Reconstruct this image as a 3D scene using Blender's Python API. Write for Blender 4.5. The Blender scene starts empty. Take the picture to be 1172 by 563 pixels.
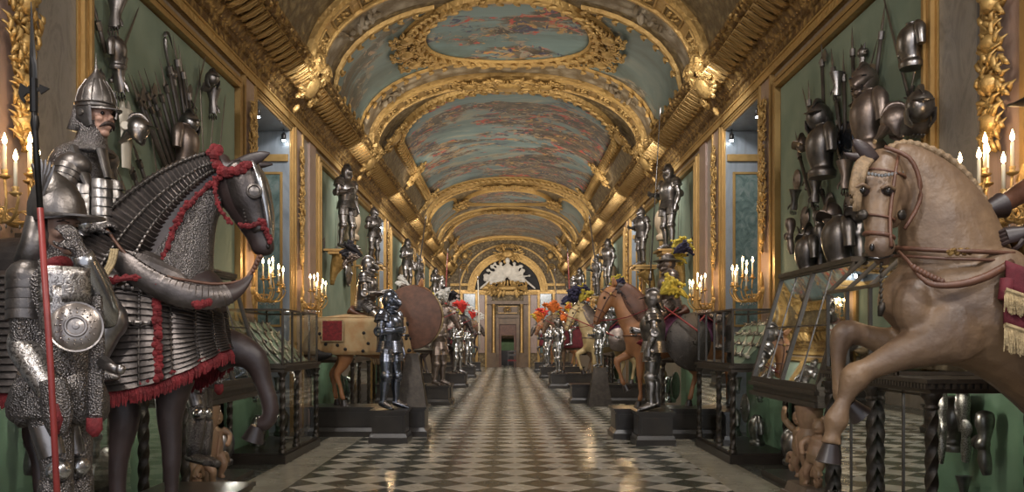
EXPOSURE = 0.0; VAULT_FILL = 50; HALL_FILL = 92; SCONCE = 14
import bpy, bmesh, math, random
import numpy as np
from mathutils import Vector, Matrix, Euler
random.seed(7)
C = bpy.context.scene.collection
PI = math.pi
CX, HZ, F, CH = 581.0, 391.0, 1000.0, 1.6      # principal point, horizon, focal length (px of 1172), camera height
def P(px, py, Y):                               # reads a measured point of the photograph off into metres at depth Y
    return Vector(((px-CX)*Y/F, Y, CH+(HZ-py)*Y/F))

# ---------------------------------------------------------------- materials
MATS = {}
def nt(name):
    m = bpy.data.materials.new(name); m.use_nodes = True
    t = m.node_tree; b = t.nodes['Principled BSDF']
    MATS[name] = m
    return m, t, b
def N(t, typ, **kw):
    n = t.nodes.new(typ)
    for k, v in kw.items():
        if k.startswith('i_'): n.inputs[k[2:].replace('_', ' ')].default_value = v
        else: setattr(n, k, v)
    return n
def L(t, a, b): t.links.new(a, b)
def ramp(t, fac, stops, interp='LINEAR'):
    r = N(t, 'ShaderNodeValToRGB'); r.color_ramp.interpolation = interp
    e = r.color_ramp.elements
    while len(e) < len(stops): e.new(0.5)
    for k, (p, c) in enumerate(stops):
        e[k].position = p; e[k].color = (*c, 1) if len(c) == 3 else c
    L(t, fac, r.inputs[0]); return r.outputs[0]
def mixc(t, fac, a, b, mode='MIX'):
    n = N(t, 'ShaderNodeMix', data_type='RGBA', blend_type=mode)
    if hasattr(fac, 'links'): L(t, fac, n.inputs[0])
    else: n.inputs[0].default_value = fac
    for v, i in ((a, 6), (b, 7)):
        if hasattr(v, 'links'): L(t, v, n.inputs[i])
        else: n.inputs[i].default_value = (*v, 1)
    return n.outputs[2]
def noise(t, scale, detail=4, vec=None, dist=0, rough=.55):
    n = N(t, 'ShaderNodeTexNoise'); n.inputs['Scale'].default_value = scale
    n.inputs['Detail'].default_value = detail; n.inputs['Distortion'].default_value = dist
    n.inputs['Roughness'].default_value = rough
    if vec is not None: L(t, vec, n.inputs['Vector'])
    return n.outputs['Fac']
def objvec(t, scale=(1, 1, 1), rot=(0, 0, 0)):
    tc = N(t, 'ShaderNodeTexCoord'); mp = N(t, 'ShaderNodeMapping')
    mp.inputs['Scale'].default_value = scale; mp.inputs['Rotation'].default_value = rot
    L(t, tc.outputs['Object'], mp.inputs['Vector']); return mp.outputs[0]
def bump(t, b, h, strength=.4, dist=.02):
    n = N(t, 'ShaderNodeBump'); n.inputs['Strength'].default_value = strength
    n.inputs['Distance'].default_value = dist
    L(t, h, n.inputs['Height']); L(t, n.outputs[0], b.inputs['Normal'])
def simple(name, col, rough=.5, metal=0.0, var=.25, scale=8, bmp=0, bscale=40, spec=None, col2=None, bdist=.01):
    m, t, b = nt(name)
    v = objvec(t)
    c2 = col2 if col2 else tuple(c*(1-var) for c in col)
    c = ramp(t, noise(t, scale, 5, v), [(.35, c2), (.65, col)])
    L(t, c, b.inputs['Base Color'])
    b.inputs['Roughness'].default_value = rough; b.inputs['Metallic'].default_value = metal
    if spec is not None: b.inputs['Specular IOR Level'].default_value = spec
    if bmp: bump(t, b, noise(t, bscale, 4, v), bmp, bdist)
    return m
def emis(name, col, st):
    m, t, b = nt(name)
    b.inputs['Base Color'].default_value = (*col, 1)
    b.inputs['Emission Color'].default_value = (*col, 1); b.inputs['Emission Strength'].default_value = st
    return m

def ornate(name, c1, c2, metal=.62, rough=.47, s=9, st=.9, dist=.05, c0=None):
    """gilding with a carved look: curls from distorted voronoi/noise relief"""
    m, t, b = nt(name)
    v = objvec(t)
    nz = N(t, 'ShaderNodeTexNoise'); nz.inputs['Scale'].default_value = s*.6; nz.inputs['Detail'].default_value = 2
    L(t, v, nz.inputs['Vector'])
    mx = N(t, 'ShaderNodeMix', data_type='RGBA'); mx.inputs[0].default_value = .18
    L(t, v, mx.inputs[6]); L(t, nz.outputs['Color'], mx.inputs[7])
    vo = N(t, 'ShaderNodeTexVoronoi', feature='SMOOTH_F1'); vo.inputs['Scale'].default_value = s*1.3
    vo.inputs['Smoothness'].default_value = .3; L(t, mx.outputs[2], vo.inputs['Vector'])
    n2 = noise(t, s*3, 4, v, 1.2)
    ad = N(t, 'ShaderNodeMath', operation='MULTIPLY_ADD'); L(t, n2, ad.inputs[0]); ad.inputs[1].default_value = .45; L(t, vo.outputs['Distance'], ad.inputs[2])
    big = noise(t, 1.1, 4, v)
    col = ramp(t, big, [(.3, c1), (.7, c2)])
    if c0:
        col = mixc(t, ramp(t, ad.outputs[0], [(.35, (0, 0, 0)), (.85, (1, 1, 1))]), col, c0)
    L(t, col, b.inputs['Base Color'])
    b.inputs['Metallic'].default_value = metal
    L(t, ramp(t, noise(t, 14, 3, v), [(.3, (rough-.1,)*3), (.7, (rough+.15,)*3)]), b.inputs['Roughness'])
    bump(t, b, ad.outputs[0], st, dist)
    return m

ornate('gold', (.33, .205, .07), (.46, .30, .105), s=9, st=.55, dist=.03)
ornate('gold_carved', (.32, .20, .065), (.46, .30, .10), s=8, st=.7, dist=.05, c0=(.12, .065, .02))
ornate('gold_plain', (.29, .175, .06), (.40, .26, .095), s=16, st=.12, dist=.01, rough=.42)
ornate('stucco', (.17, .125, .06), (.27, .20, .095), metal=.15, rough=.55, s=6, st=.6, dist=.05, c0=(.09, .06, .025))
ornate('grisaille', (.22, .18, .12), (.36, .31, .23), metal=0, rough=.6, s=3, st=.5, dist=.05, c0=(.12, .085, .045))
ornate('coffer', (.16, .10, .035), (.30, .20, .08), metal=.5, rough=.5, s=14, st=.9, dist=.04)

def fresco(name, stops, s=.55, figs=((.50, .05, .03), (.46, .28, .08), (.02, .03, .10)), dark=(.035, .026, .018), amount=.5):
    m, t, b = nt(name)
    base = ramp(t, noise(t, .55, 7, objvec(t, (.6, 1.3, 1)), .9, .62), stops)
    # storm clouds, then crowded groups of small painted figures gathered on them
    cl = noise(t, .62, 6, objvec(t, (.7, 1.15, 1), (.1, 0, .05)), .7, .6)
    out = mixc(t, ramp(t, cl, [(amount-.02, (0, 0, 0)), (amount+.03, (1, 1, 1))]), base, mixc(t, ramp(t, noise(t, 2.2, 5, objvec(t)), [(.42, (0, 0, 0)), (.62, (1, 1, 1))]), dark, (.13, .10, .062)))
    grp = ramp(t, cl, [(amount-.05, (0, 0, 0)), (amount-.02, (1, 1, 1)), (amount+.10, (1, 1, 1)), (amount+.13, (.25, .25, .25))])
    for k, c in enumerate(figs+((.38, .27, .17), (.27, .25, .20))):
        f = noise(t, 1.5+.35*k, 4, objvec(t, (1.0, 1.25, 1.1), (.3*k, .4*k, .7*k+.2)), 1.5, .58)
        ma = ramp(t, f, [(.585, (0, 0, 0)), (.61, (1, 1, 1))])
        mm = N(t, 'ShaderNodeMath', operation='MULTIPLY'); L(t, ma, mm.inputs[0]); L(t, grp, mm.inputs[1])
        out = mixc(t, mm.outputs[0], out, c)
    out = mixc(t, 1.0, out, (.78, .74, .70), 'MULTIPLY')
    L(t, out, b.inputs['Base Color']); b.inputs['Roughness'].default_value = .5
    return m
fresco('fresco_battle', [(.30, (.05, .08, .09)), (.42, (.11, .20, .23)), (.52, (.17, .28, .30)), (.60, (.34, .37, .31)), (.72, (.48, .44, .32))], amount=.49)
fresco('fresco_oval', [(.30, (.08, .12, .11)), (.45, (.14, .24, .26)), (.58, (.19, .31, .33)), (.72, (.40, .36, .24))], amount=.52)
fresco('fresco_side', [(.3, (.07, .10, .09)), (.5, (.13, .20, .20)), (.7, (.24, .29, .26))], figs=((.22, .20, .14), (.14, .13, .09)), dark=(.07, .07, .05), amount=.56)
fresco('fresco_dark', [(.30, (.03, .04, .04)), (.45, (.09, .13, .14)), (.58, (.14, .20, .20)), (.72, (.26, .22, .15))], figs=((.28, .06, .03), (.28, .17, .07)), amount=.47)

def marble(name, a, b_, c, s=2.0, rough=.3, stretch=(1, 1, .35)):
    m, t, b = nt(name)
    v = objvec(t, stretch)
    f = noise(t, s, 8, v, 1.8, .62)
    col = ramp(t, f, [(.3, a), (.5, b_), (.62, c), (.75, b_)])
    L(t, col, b.inputs['Base Color'])
    b.inputs['Roughness'].default_value = rough
    bump(t, b, noise(t, 30, 3, v), .08, .005)
    return m
marble('marble_wall', (.17, .135, .10), (.25, .205, .16), (.19, .145, .105), 2.2, .35)
marble('marble_pink', (.20, .13, .10), (.28, .195, .155), (.22, .15, .115), 3, .35)
marble('marble_grey', (.11, .10, .085), (.20, .18, .155), (.14, .125, .11), 4, .35, (1, 1, .5))
marble('marble_blue', (.12, .14, .16), (.185, .21, .23), (.15, .165, .18), 1.6, .3)
marble('marble_green', (.05, .075, .07), (.09, .13, .12), (.14, .17, .16), 5, .18, (1, 1, .8))
simple('green_cloth', (.195, .235, .165), .85, 0, .3, 1.6, .1, 60, col2=(.14, .18, .125))
simple('case_green', (.16, .27, .17), .7, 0, .2, 3)
simple('dark_wood', (.028, .021, .016), .32, 0, .4, 6, .1, 30)
simple('plinth_wood', (.030, .025, .020), .28, 0, .4, 4)
simple('bronze', (.055, .045, .035), .38, .6, .4, 12, .3, 60)
simple('case_frame', (.075, .062, .048), .35, .35, .3, 10)
simple('steel', (.30, .28, .265), .32, .95, .5, 9, .12, 50)
simple('steel_dark', (.20, .18, .165), .38, .9, .45, 8, .2, 60)
simple('steel_brown', (.25, .20, .17), .40, .85, .4, 8, .2, 50)
simple('steel_blue', (.19, .21, .26), .27, .95, .4, 6, .05, 50)
simple('steel_bright', (.50, .50, .50), .22, .95, .4, 9, .1, 50)
simple('iron_black', (.03, .028, .026), .35, .7, .3, 9)
simple('wood_shaft', (.055, .042, .032), .5, 0, .4, 10)
simple('wood_gilt', (.34, .17, .05), .4, .3, .4, 3, .3, 12)
simple('leather', (.13, .055, .03), .5, 0, .4, 10, .2, 60)
simple('leather_pale', (.34, .26, .17), .55, 0, .3, 10, .2, 60)
simple('red_cloth', (.18, .011, .014), .8, 0, .5, 20, .6, 90)
simple('maroon_cloth', (.13, .012, .02), .8, 0, .4, 12, .2, 90)
simple('red_paint', (.26, .035, .03), .45, 0, .3, 10)
simple('gold_thread', (.42, .32, .17), .6, .3, .4, 30, .6, 80)
simple('skin', (.42, .24, .17), .5, 0, .15, 10)
simple('skin_dark', (.20, .12, .085), .5, 0, .2, 10)
simple('hair_dark', (.035, .018, .012), .7, 0, .4, 40, .5, 120)
simple('black_hair', (.010, .008, .007), .7, 0, .3, 30, .6, 90)
simple('eye', (.015, .012, .01), .08)
simple('horse_tan', (.185, .115, .062), .48, 0, .3, 3.5, .6, 6, col2=(.105, .064, .038), bdist=.03)
simple('horse_dark', (.035, .022, .02), .45, 0, .4, 4, .15, 30)
simple('horse_brown', (.36, .165, .065), .5, 0, .35, 3, .1, 30, col2=(.24, .105, .045))
simple('horse_cream', (.50, .38, .19), .6, 0, .3, 3, .1, 30, col2=(.36, .26, .12))
simple('hoof', (.03, .022, .02), .35, 0, .3, 12)
simple('mane_tan', (.27, .18, .095), .6, 0, .4, 40, .6, 90)
simple('cream_cloth', (.36, .27, .14), .75, 0, .35, 5, .1, 60, col2=(.30, .17, .07))
simple('plume_white', (.62, .60, .55), .8, 0, .2, 20, .5, 60)
simple('plume_yellow', (.52, .40, .05), .8, 0, .4, 14, .5, 60)
simple('plume_navy', (.025, .022, .055), .8, 0, .4, 14, .5, 60)
simple('plume_orange', (.62, .15, .02), .8, 0, .4, 14, .5, 60)
simple('plume_red', (.55, .03, .02), .8, 0, .4, 14, .5, 60)
simple('plume_black', (.012, .010, .014), .8, 0, .4, 14, .5, 60)
simple('cloth_purple', (.12, .03, .08), .8, 0, .4, 12, .2, 60)
simple('sculpt_wood', (.27, .16, .10), .5, 0, .45, 6, .3, 25, col2=(.20, .13, .07))
simple('stucco_white', (.62, .58, .50), .6, 0, .25, 4, .3, 20)
simple('stone_base', (.20, .15, .11), .4, 0, .4, 4)
simple('oak', (.14, .085, .042), .4, .1, .4, 3, .2, 20)
simple('dark_void', (.012, .010, .009), .7)
simple('candle_wax', (.70, .62, .45), .5)
simple('inlay_ivory', (.46, .42, .34), .35, .1, .2, 8)
emis('flame', (1, .66, .30), 40)
emis('spot_lamp', (.85, .93, 1), 60)
# mail: rings
m, t, b = nt('mail')
v = objvec(t)
vo = N(t, 'ShaderNodeTexVoronoi'); vo.inputs['Scale'].default_value = 120; L(t, v, vo.inputs['Vector'])
L(t, ramp(t, vo.outputs['Distance'], [(.0, (.03, .026, .024)), (.45, (.185, .168, .158)), (.8, (.09, .08, .075))]), b.inputs['Base Color'])
b.inputs['Metallic'].default_value = .85; b.inputs['Roughness'].default_value = .36
bump(t, b, vo.outputs['Distance'], .8, .008)
# etched plate
m, t, b = nt('etched')
v = objvec(t)
f = noise(t, 38, 5, v, 2.5)
L(t, ramp(t, f, [(.42, (.16, .145, .135)), (.55, (.52, .49, .46))]), b.inputs['Base Color'])
b.inputs['Metallic'].default_value = .9; b.inputs['Roughness'].default_value = .3
bump(t, b, f, .5, .006)
# rounded disc shell (mirror plate)
simple('disc_steel', (.36, .32, .29), .3, .9, .3, 14, .2, 40)
# lamellar steel with purplish sheen
simple('lame', (.155, .135, .125), .40, .92, .45, 7, .2, 45)
simple('lame_dark', (.10, .085, .078), .36, .85, .45, 7, .25, 45)
# thin glass, one sheet
m = bpy.data.materials.new('glass'); m.use_nodes = True; MATS['glass'] = m
t = m.node_tree; t.nodes.clear()
o = N(t, 'ShaderNodeOutputMaterial'); g = N(t, 'ShaderNodeBsdfGlossy'); g.inputs['Roughness'].default_value = .02
g.inputs['Color'].default_value = (.8, .85, .85, 1)
tr = N(t, 'ShaderNodeBsdfTransparent'); tr.inputs['Color'].default_value = (.90, .93, .91, 1)
fr = N(t, 'ShaderNodeFresnel'); fr.inputs['IOR'].default_value = 1.55
mu = N(t, 'ShaderNodeMath', operation='MULTIPLY_ADD'); L(t, fr.outputs[0], mu.inputs[0]); mu.inputs[1].default_value = 1.1; mu.inputs[2].default_value = .02; mu.use_clamp = True
ms = N(t, 'ShaderNodeMixShader'); L(t, mu.outputs[0], ms.inputs[0]); L(t, tr.outputs[0], ms.inputs[1]); L(t, g.outputs[0], ms.inputs[2]); L(t, ms.outputs[0], o.inputs[0])

# floor: diamonds of pale and dark marble
m, t, b = nt('floor_marble')
tc = N(t, 'ShaderNodeTexCoord'); sx = N(t, 'ShaderNodeSeparateXYZ'); L(t, tc.outputs['Object'], sx.inputs[0])
D = .557
def mth(op, a, b_=None):
    n = N(t, 'ShaderNodeMath', operation=op)
    for i, x in enumerate((a, b_)):
        if x is None: continue
        if hasattr(x, 'links'): L(t, x, n.inputs[i])
        else: n.inputs[i].default_value = x
    return n.outputs[0]
s_ = mth('DIVIDE', mth('ADD', mth('ADD', sx.outputs[0], sx.outputs[1]), .06), D)
d_ = mth('DIVIDE', mth('ADD', mth('SUBTRACT', sx.outputs[0], sx.outputs[1]), .3), D)
fs, fd = mth('FLOOR', s_), mth('FLOOR', d_)
par = mth('ABSOLUTE', mth('MODULO', mth('ADD', fs, fd), 2.0))
cell = N(t, 'ShaderNodeCombineXYZ'); L(t, fs, cell.inputs[0]); L(t, fd, cell.inputs[1])
wn = N(t, 'ShaderNodeTexWhiteNoise', noise_dimensions='3D'); L(t, cell.outputs[0], wn.inputs['Vector'])
vein = noise(t, 3.5, 7, tc.outputs['Object'], 1.5)
pale = ramp(t, vein, [(.3, (.32, .30, .25)), (.6, (.48, .46, .40))])
darkm = ramp(t, vein, [(.3, (.035, .038, .03)), (.65, (.075, .078, .058))])
chk = mixc(t, par, pale, darkm)
tint = ramp(t, wn.outputs['Value'], [(0, (.72, .72, .72)), (1, (1.0, .96, .90))])
chk = mixc(t, 1.0, chk, tint, 'MULTIPLY')
ax = mth('ABSOLUTE', sx.outputs[0])
in1 = mth('LESS_THAN', ax, 2.42); in2 = mth('LESS_THAN', ax, 2.98)
border = mixc(t, in2, (.05, .05, .04), ramp(t, vein, [(.3, (.21, .19, .14)), (.6, (.29, .265, .205))]))
L(t, mixc(t, in1, border, chk), b.inputs['Base Color'])
L(t, ramp(t, noise(t, 2.5, 4, tc.outputs['Object']), [(.3, (.17,)*3), (.7, (.30,)*3)]), b.inputs['Roughness'])
bump(t, b, noise(t, 6, 3, tc.outputs['Object']), .05, .01); b.inputs['Specular IOR Level'].default_value = .4

# ---------------------------------------------------------------- mesh building
class MB:
    def __init__(s): s.v = []; s.f = []; s.m = []
    def add(s, vs, fs, mi=0):
        o = len(s.v); s.v += [tuple(x) for x in vs]; s.f += [tuple(o+i for i in f) for f in fs]; s.m += [mi]*len(fs); return s
    def box(s, c, d, rz=0, mi=0, taper=1, rot=None):
        hx, hy, hz = d[0]/2, d[1]/2, d[2]/2
        vs = [Vector((x*hx*(taper if z > 0 else 1), y*hy*(taper if z > 0 else 1), z*hz)) for z in (-1, 1) for x, y in ((-1, -1), (1, -1), (1, 1), (-1, 1))]
        R = rot if rot is not None else Matrix.Rotation(rz, 3, 'Z')
        vs = [R @ p + Vector(c) for p in vs]
        return s.add(vs, [(3, 2, 1, 0), (4, 5, 6, 7), (0, 1, 5, 4), (1, 2, 6, 5), (2, 3, 7, 6), (3, 0, 4, 7)], mi)
    def bb(s, x0, x1, y0, y1, z0, z1, mi=0):
        return s.box(((x0+x1)/2, (y0+y1)/2, (z0+z1)/2), (abs(x1-x0), abs(y1-y0), abs(z1-z0)), 0, mi)
    def lathe(s, prof, c=(0, 0, 0), n=16, axis=(0, 0, 1), mi=0, sx=1, sy=1):
        q = Vector((0, 0, 1)).rotation_difference(Vector(axis)); o = Vector(c)
        vs = []; fs = []
        for r, z in prof:
            for k in range(n):
                a = 2*PI*k/n
                vs.append(q @ Vector((r*math.cos(a)*sx, r*math.sin(a)*sy, z)) + o)
        for i in range(len(prof)-1):
            for k in range(n):
                fs.append((i*n+k, i*n+(k+1) % n, (i+1)*n+(k+1) % n, (i+1)*n+k))
        if prof[0][0] > 1e-6: fs.append(tuple(range(n-1, -1, -1)))
        if prof[-1][0] > 1e-6: fs.append(tuple((len(prof)-1)*n+k for k in range(n)))
        return s.add(vs, fs, mi)
    def ball(s, c, r, n=10, mi=0, rot=None):
        if not hasattr(r, '__len__'): r = (r, r, r)
        R = rot if rot is not None else Matrix.Identity(3)
        vs = []; m_ = max(4, n//2+1)
        for i in range(m_+1):
            th = PI*i/m_
            for k in range(n):
                a = 2*PI*k/n
                vs.append(R @ Vector((r[0]*math.sin(th)*math.cos(a), r[1]*math.sin(th)*math.sin(a), -r[2]*math.cos(th))) + Vector(c))
        fs = [(i*n+k, i*n+(k+1) % n, (i+1)*n+(k+1) % n, (i+1)*n+k) for i in range(m_) for k in range(n)]
        return s.add(vs, fs, mi)
    def tube(s, pts, r, n=8, mi=0, sub=0, flat=None, up=(0, 0, 1)):
        """round or flattened tube through points; r a number or one per point; flat = thickness factor across 'up'"""
        pts = [Vector(p) for p in pts]
        rs = list(r) if hasattr(r, '__len__') else [r]*len(pts)
        if sub: pts, rs = smooth_path(pts, rs, sub)
        secs = [(p, q, q*(flat or 1)) for p, q in zip(pts, rs)]
        return s.loft(secs, n, up, mi)
    def loft(s, secs, n=14, axis=(0, 1, 0), mi=0, sub=0, power=1.0, caps=True, warp=None):
        """secs: (centre, radius across, radius along 'axis'); cross-sections follow the path"""
        if sub:
            a, bq = smooth_path([Vector(q[0]) for q in secs], [(q[1], q[2]) for q in secs], sub)
            secs = [(p, r[0], r[1]) for p, r in zip(a, bq)]
        ax = Vector(axis).normalized(); k_ = len(secs); ce = [Vector(q[0]) for q in secs]
        vs = []; fs = []
        for i in range(k_):
            tg = (ce[min(i+1, k_-1)] - ce[max(i-1, 0)])
            tg = tg.normalized() if tg.length > 1e-9 else Vector((0, 0, 1))
            u = ax - tg*ax.dot(tg)
            if u.length < 1e-3: u = Vector((1, 0, 0)) - tg*tg.x
            u.normalize(); w = tg.cross(u)
            for j in range(n):
                a = 2*PI*j/n; ca, sa = math.cos(a), math.sin(a)
                if power != 1.0:
                    ca = math.copysign(abs(ca)**power, ca); sa = math.copysign(abs(sa)**power, sa)
                k = warp(i/(k_-1), a) if warp else 1
                vs.append(ce[i] + w*ca*secs[i][1]*k + u*sa*secs[i][2]*k)
        for i in range(k_-1):
            for j in range(n):
                fs.append((i*n+j, i*n+(j+1) % n, (i+1)*n+(j+1) % n, (i+1)*n+j))
        if caps:
            vs.append(ce[0]); vs.append(ce[-1])
            for j in range(n):
                fs.append((len(vs)-2, (j+1) % n, j)); fs.append((len(vs)-1, (k_-1)*n+j, (k_-1)*n+(j+1) % n))
        return s.add(vs, fs, mi)
    def grid(s, pts, mi=0, close_u=False, flip=False):
        """pts[i][j] -> quad sheet"""
        ni, nj = len(pts), len(pts[0]); vs = [p for r in pts for p in r]; fs = []
        for i in range(ni - (0 if close_u else 1)):
            for j in range(nj-1):
                q = (i*nj+j, i*nj+j+1, ((i+1) % ni)*nj+j+1, ((i+1) % ni)*nj+j)
                fs.append(q[::-1] if flip else q)
        return s.add(vs, fs, mi)
    def plate(s, pts, n, th, mi=0):
        """outline polygon (3-D points) given thickness th along n"""
        pts = [Vector(p) for p in pts]; n = Vector(n).normalized()*th; k = len(pts)
        vs = [p - n/2 for p in pts] + [p + n/2 for p in pts]
        fs = [tuple(range(k))[::-1], tuple(range(k, 2*k))] + [(i, (i+1) % k, k+(i+1) % k, k+i) for i in range(k)]
        return s.add(vs, fs, mi)
    def xf(s, M):
        s.v = [tuple(M @ Vector(p)) for p in s.v]; return s
    def join(s, o, mi=None):
        off = len(s.v); s.v += o.v; s.f += [tuple(off+i for i in f) for f in o.f]; s.m += o.m if mi is None else [mi]*len(o.f); return s
    def mesh(s, name, mats, smooth=False):
        me = bpy.data.meshes.new(name); me.from_pydata(s.v, [], s.f)
        for m_ in (mats if isinstance(mats, (list, tuple)) else [mats]): me.materials.append(MATS[m_])
        me.polygons.foreach_set('material_index', np.array(s.m, dtype=np.int32))
        if smooth: me.polygons.foreach_set('use_smooth', np.ones(len(s.f), dtype=bool))
        me.update(); return me
    def build(s, name, mats, parent=None, smooth=False, world=False, auto=None):
        """link as ONE mesh object; world=True: coordinates are world, brought into the parent's frame"""
        if name in SPLIT:
            a, b_ = s.halves()
            if a.f and b_.f:
                b_.build(name+' ', mats, parent, smooth, auto=auto).name = name
                s.v, s.f, s.m = a.v, a.f, a.m
        me = s.mesh(name, mats, smooth or auto is not None)
        if auto is not None: sharp(me, auto)
        o = bpy.data.objects.new(name, me); C.objects.link(o)
        if parent is not None: o.parent = parent
        return o
def _halves(s):
    """separate the loose pieces on the two sides of a symmetrical thing"""
    par = list(range(len(s.v)))
    def find(a):
        while par[a] != a: par[a] = par[par[a]]; a = par[a]
        return a
    for f in s.f:
        r = find(f[0])
        for q in f[1:]: par[find(q)] = r
    acc = {}
    for i, v in enumerate(s.v):
        r = find(i); e = acc.setdefault(r, [0, 0]); e[0] += v[1]; e[1] += 1
    out = (MB(), MB()); mp = ({}, {})
    for f, m_ in zip(s.f, s.m):
        e = acc[find(f[0])]; k = 1 if e[0]/e[1] > 0 else 0
        for q in f:
            if q not in mp[k]: mp[k][q] = len(out[k].v); out[k].v.append(s.v[q])
        out[k].f.append(tuple(mp[k][q] for q in f)); out[k].m.append(m_)
    return out
MB.halves = _halves
SPLIT = {'ear', 'eye', 'nostril', 'eye_guard', 'cheek_guard', 'arm_plate', 'shoulder_plate', 'rivet_row', 'rein', 'red_tassel_rein', 'rivet_band', 'red_cord'}
def wmat(o):
    M = o.matrix_basis.copy(); p = o.parent
    while p is not None: M = p.matrix_basis @ M; p = p.parent
    return M
def sharp(me, deg):
    bm = bmesh.new(); bm.from_mesh(me); bmesh.ops.recalc_face_normals(bm, faces=bm.faces)
    a = math.radians(deg)
    for e in bm.edges:
        if len(e.link_faces) == 2 and e.calc_face_angle(0) > a: e.smooth = False
    bm.to_mesh(me); bm.free()
def smooth_path(pts, vals, sub):
    """Catmull-Rom through points and values"""
    op, ov = [], []; n = len(pts); vec = hasattr(vals[0], '__len__')
    V_ = [np.array(v, float) for v in vals] if vec else [float(v) for v in vals]
    for i in range(n-1):
        p0, p1, p2, p3 = pts[max(i-1, 0)], pts[i], pts[i+1], pts[min(i+2, n-1)]
        v0, v1, v2, v3 = V_[max(i-1, 0)], V_[i], V_[i+1], V_[min(i+2, n-1)]
        for k in range(sub):
            t_ = k/sub; a = -.5*t_**3+t_**2-.5*t_; b_ = 1.5*t_**3-2.5*t_**2+1; c = -1.5*t_**3+2*t_**2+.5*t_; d = .5*t_**3-.5*t_**2
            op.append(p0*a+p1*b_+p2*c+p3*d)
            r = v0*a+v1*b_+v2*c+v3*d
            ov.append(tuple(np.maximum(r, 1e-4)) if vec else max(r, 1e-4))
    op.append(pts[-1]); ov.append(tuple(V_[-1]) if vec else V_[-1]); return op, ov
def organic(name, mb, mat, parent=None, voxel=.02, sm=6, world=False, fac=.5, tex=None):
    """fuse overlapping lofts into one continuous skin"""
    if world and parent is not None: mb.xf(wmat(parent).inverted())
    me = mb.mesh(name+'_raw', mat); o = bpy.data.objects.new('tmp', me); C.objects.link(o)
    bm = bmesh.new(); bm.from_mesh(me); bmesh.ops.recalc_face_normals(bm, faces=bm.faces); bm.to_mesh(me); bm.free()
    r = o.modifiers.new('r', 'REMESH'); r.mode = 'VOXEL'; r.voxel_size = voxel; r.use_smooth_shade = True
    s = o.modifiers.new('s', 'SMOOTH'); s.factor = fac; s.iterations = sm
    dg = bpy.context.evaluated_depsgraph_get(); dg.update()
    me2 = bpy.data.meshes.new_from_object(o.evaluated_get(dg)); me2.name = name
    bpy.data.objects.remove(o); bpy.data.meshes.remove(me)
    me2.materials.clear(); me2.materials.append(MATS[mat]); 
    me2.polygons.foreach_set('use_smooth', np.ones(len(me2.polygons), dtype=bool))
    o2 = bpy.data.objects.new(name, me2); C.objects.link(o2)
    if parent is not None: o2.parent = parent
    return o2
def thing(name, label, cat, loc=(0, 0, 0), rz=0, group=None, sc=1):
    o = bpy.data.objects.new(name, None); C.objects.link(o); o.empty_display_size = .1
    o.location = loc; o.rotation_euler = (0, 0, rz); o.scale = (sc, sc, sc)
    o['label'] = label; o['category'] = cat
    if group: o['group'] = group
    return o
def tag(o, label, cat, group=None, kind=None):
    o['label'] = label; o['category'] = cat
    if group: o['group'] = group
    if kind: o['kind'] = kind
    return o
def struct(o): o['kind'] = 'structure'; return o
KIDS = {}
def dup(root, loc, rz=0, label=None, group=None, sc=None):
    def kids(o): return [c for c in C.objects if c.parent == o]
    def rec(o, par):
        c = o.copy(); C.objects.link(c)
        if par is not None: c.parent = par
        for ch in kids(o): rec(ch, c)
        return c
    r = rec(root, None); r.location = loc; r.rotation_euler = (0, 0, rz)
    if sc is not None: r.scale = (sc, sc, sc) if not hasattr(sc, '__len__') else sc
    if label: r['label'] = label
    if group: r['group'] = group
    return r
# ================================================================ the hall
W, Y0, Y1 = 3.85, -1.5, 55.0
ZW = 5.80                       # foot of the cornice
SP, ZS, RISE, NN = 3.40, 6.12, 1.95, 2.3
prof_ = []
for i in range(241):
    a = -PI/2 + PI*i/240
    prof_.append((SP*math.copysign(abs(math.sin(a))**(2/NN), math.sin(a)), ZS+RISE*abs(math.cos(a))**(2/NN)))
prof_ = np.array(prof_); seg = np.sqrt((np.diff(prof_, axis=0)**2).sum(1)); cum = np.concatenate([[0], np.cumsum(seg)]); ST = cum[-1]; SH = ST/2
def V(s, y, h=0.0):
    """point on the vault: s metres along the arch from the crown, y along the hall, h inwards"""
    q = min(max(s+SH, 0), ST)
    x = np.interp(q, cum, prof_[:, 0]); z = np.interp(q, cum, prof_[:, 1])
    q0, q1 = max(q-.08, 0), min(q+.08, ST)
    tx = np.interp(q1, cum, prof_[:, 0])-np.interp(q0, cum, prof_[:, 0]); tz = np.interp(q1, cum, prof_[:, 1])-np.interp(q0, cum, prof_[:, 1])
    l = math.hypot(tx, tz) or 1; nx, nz = tz/l, -tx/l
    return (x+nx*h, y, z+nz*h)

# floor
mb = MB(); mb.bb(-6, 6, Y0, Y1+6, -.2, 0); struct(mb.build('floor', 'floor_marble'))

# windows (deep niches) along the hall, same on both sides
NICHES = [(2.6, 5.0), (13.35, 15.45), (25.2, 27.1), (36.4, 38.4), (47.8, 49.6)]
NZ = 5.35
for sd, nm in ((-1, 'left'), (1, 'right')):
    mb = MB(); y = Y0
    for a, b_ in NICHES+[(Y1, None)]:
        mb.bb(sd*W, sd*(W+.9), y, a, 0, 6.6); 
        if b_ is None: break
        mb.bb(sd*W, sd*(W+.9), a, b_, NZ, 6.6)
        y = b_
    mb.bb(sd*(W+.9), sd*(W+1.1), Y0, Y1, 0, 6.6)
    struct(mb.build('wall_'+nm, 'marble_wall'))
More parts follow.
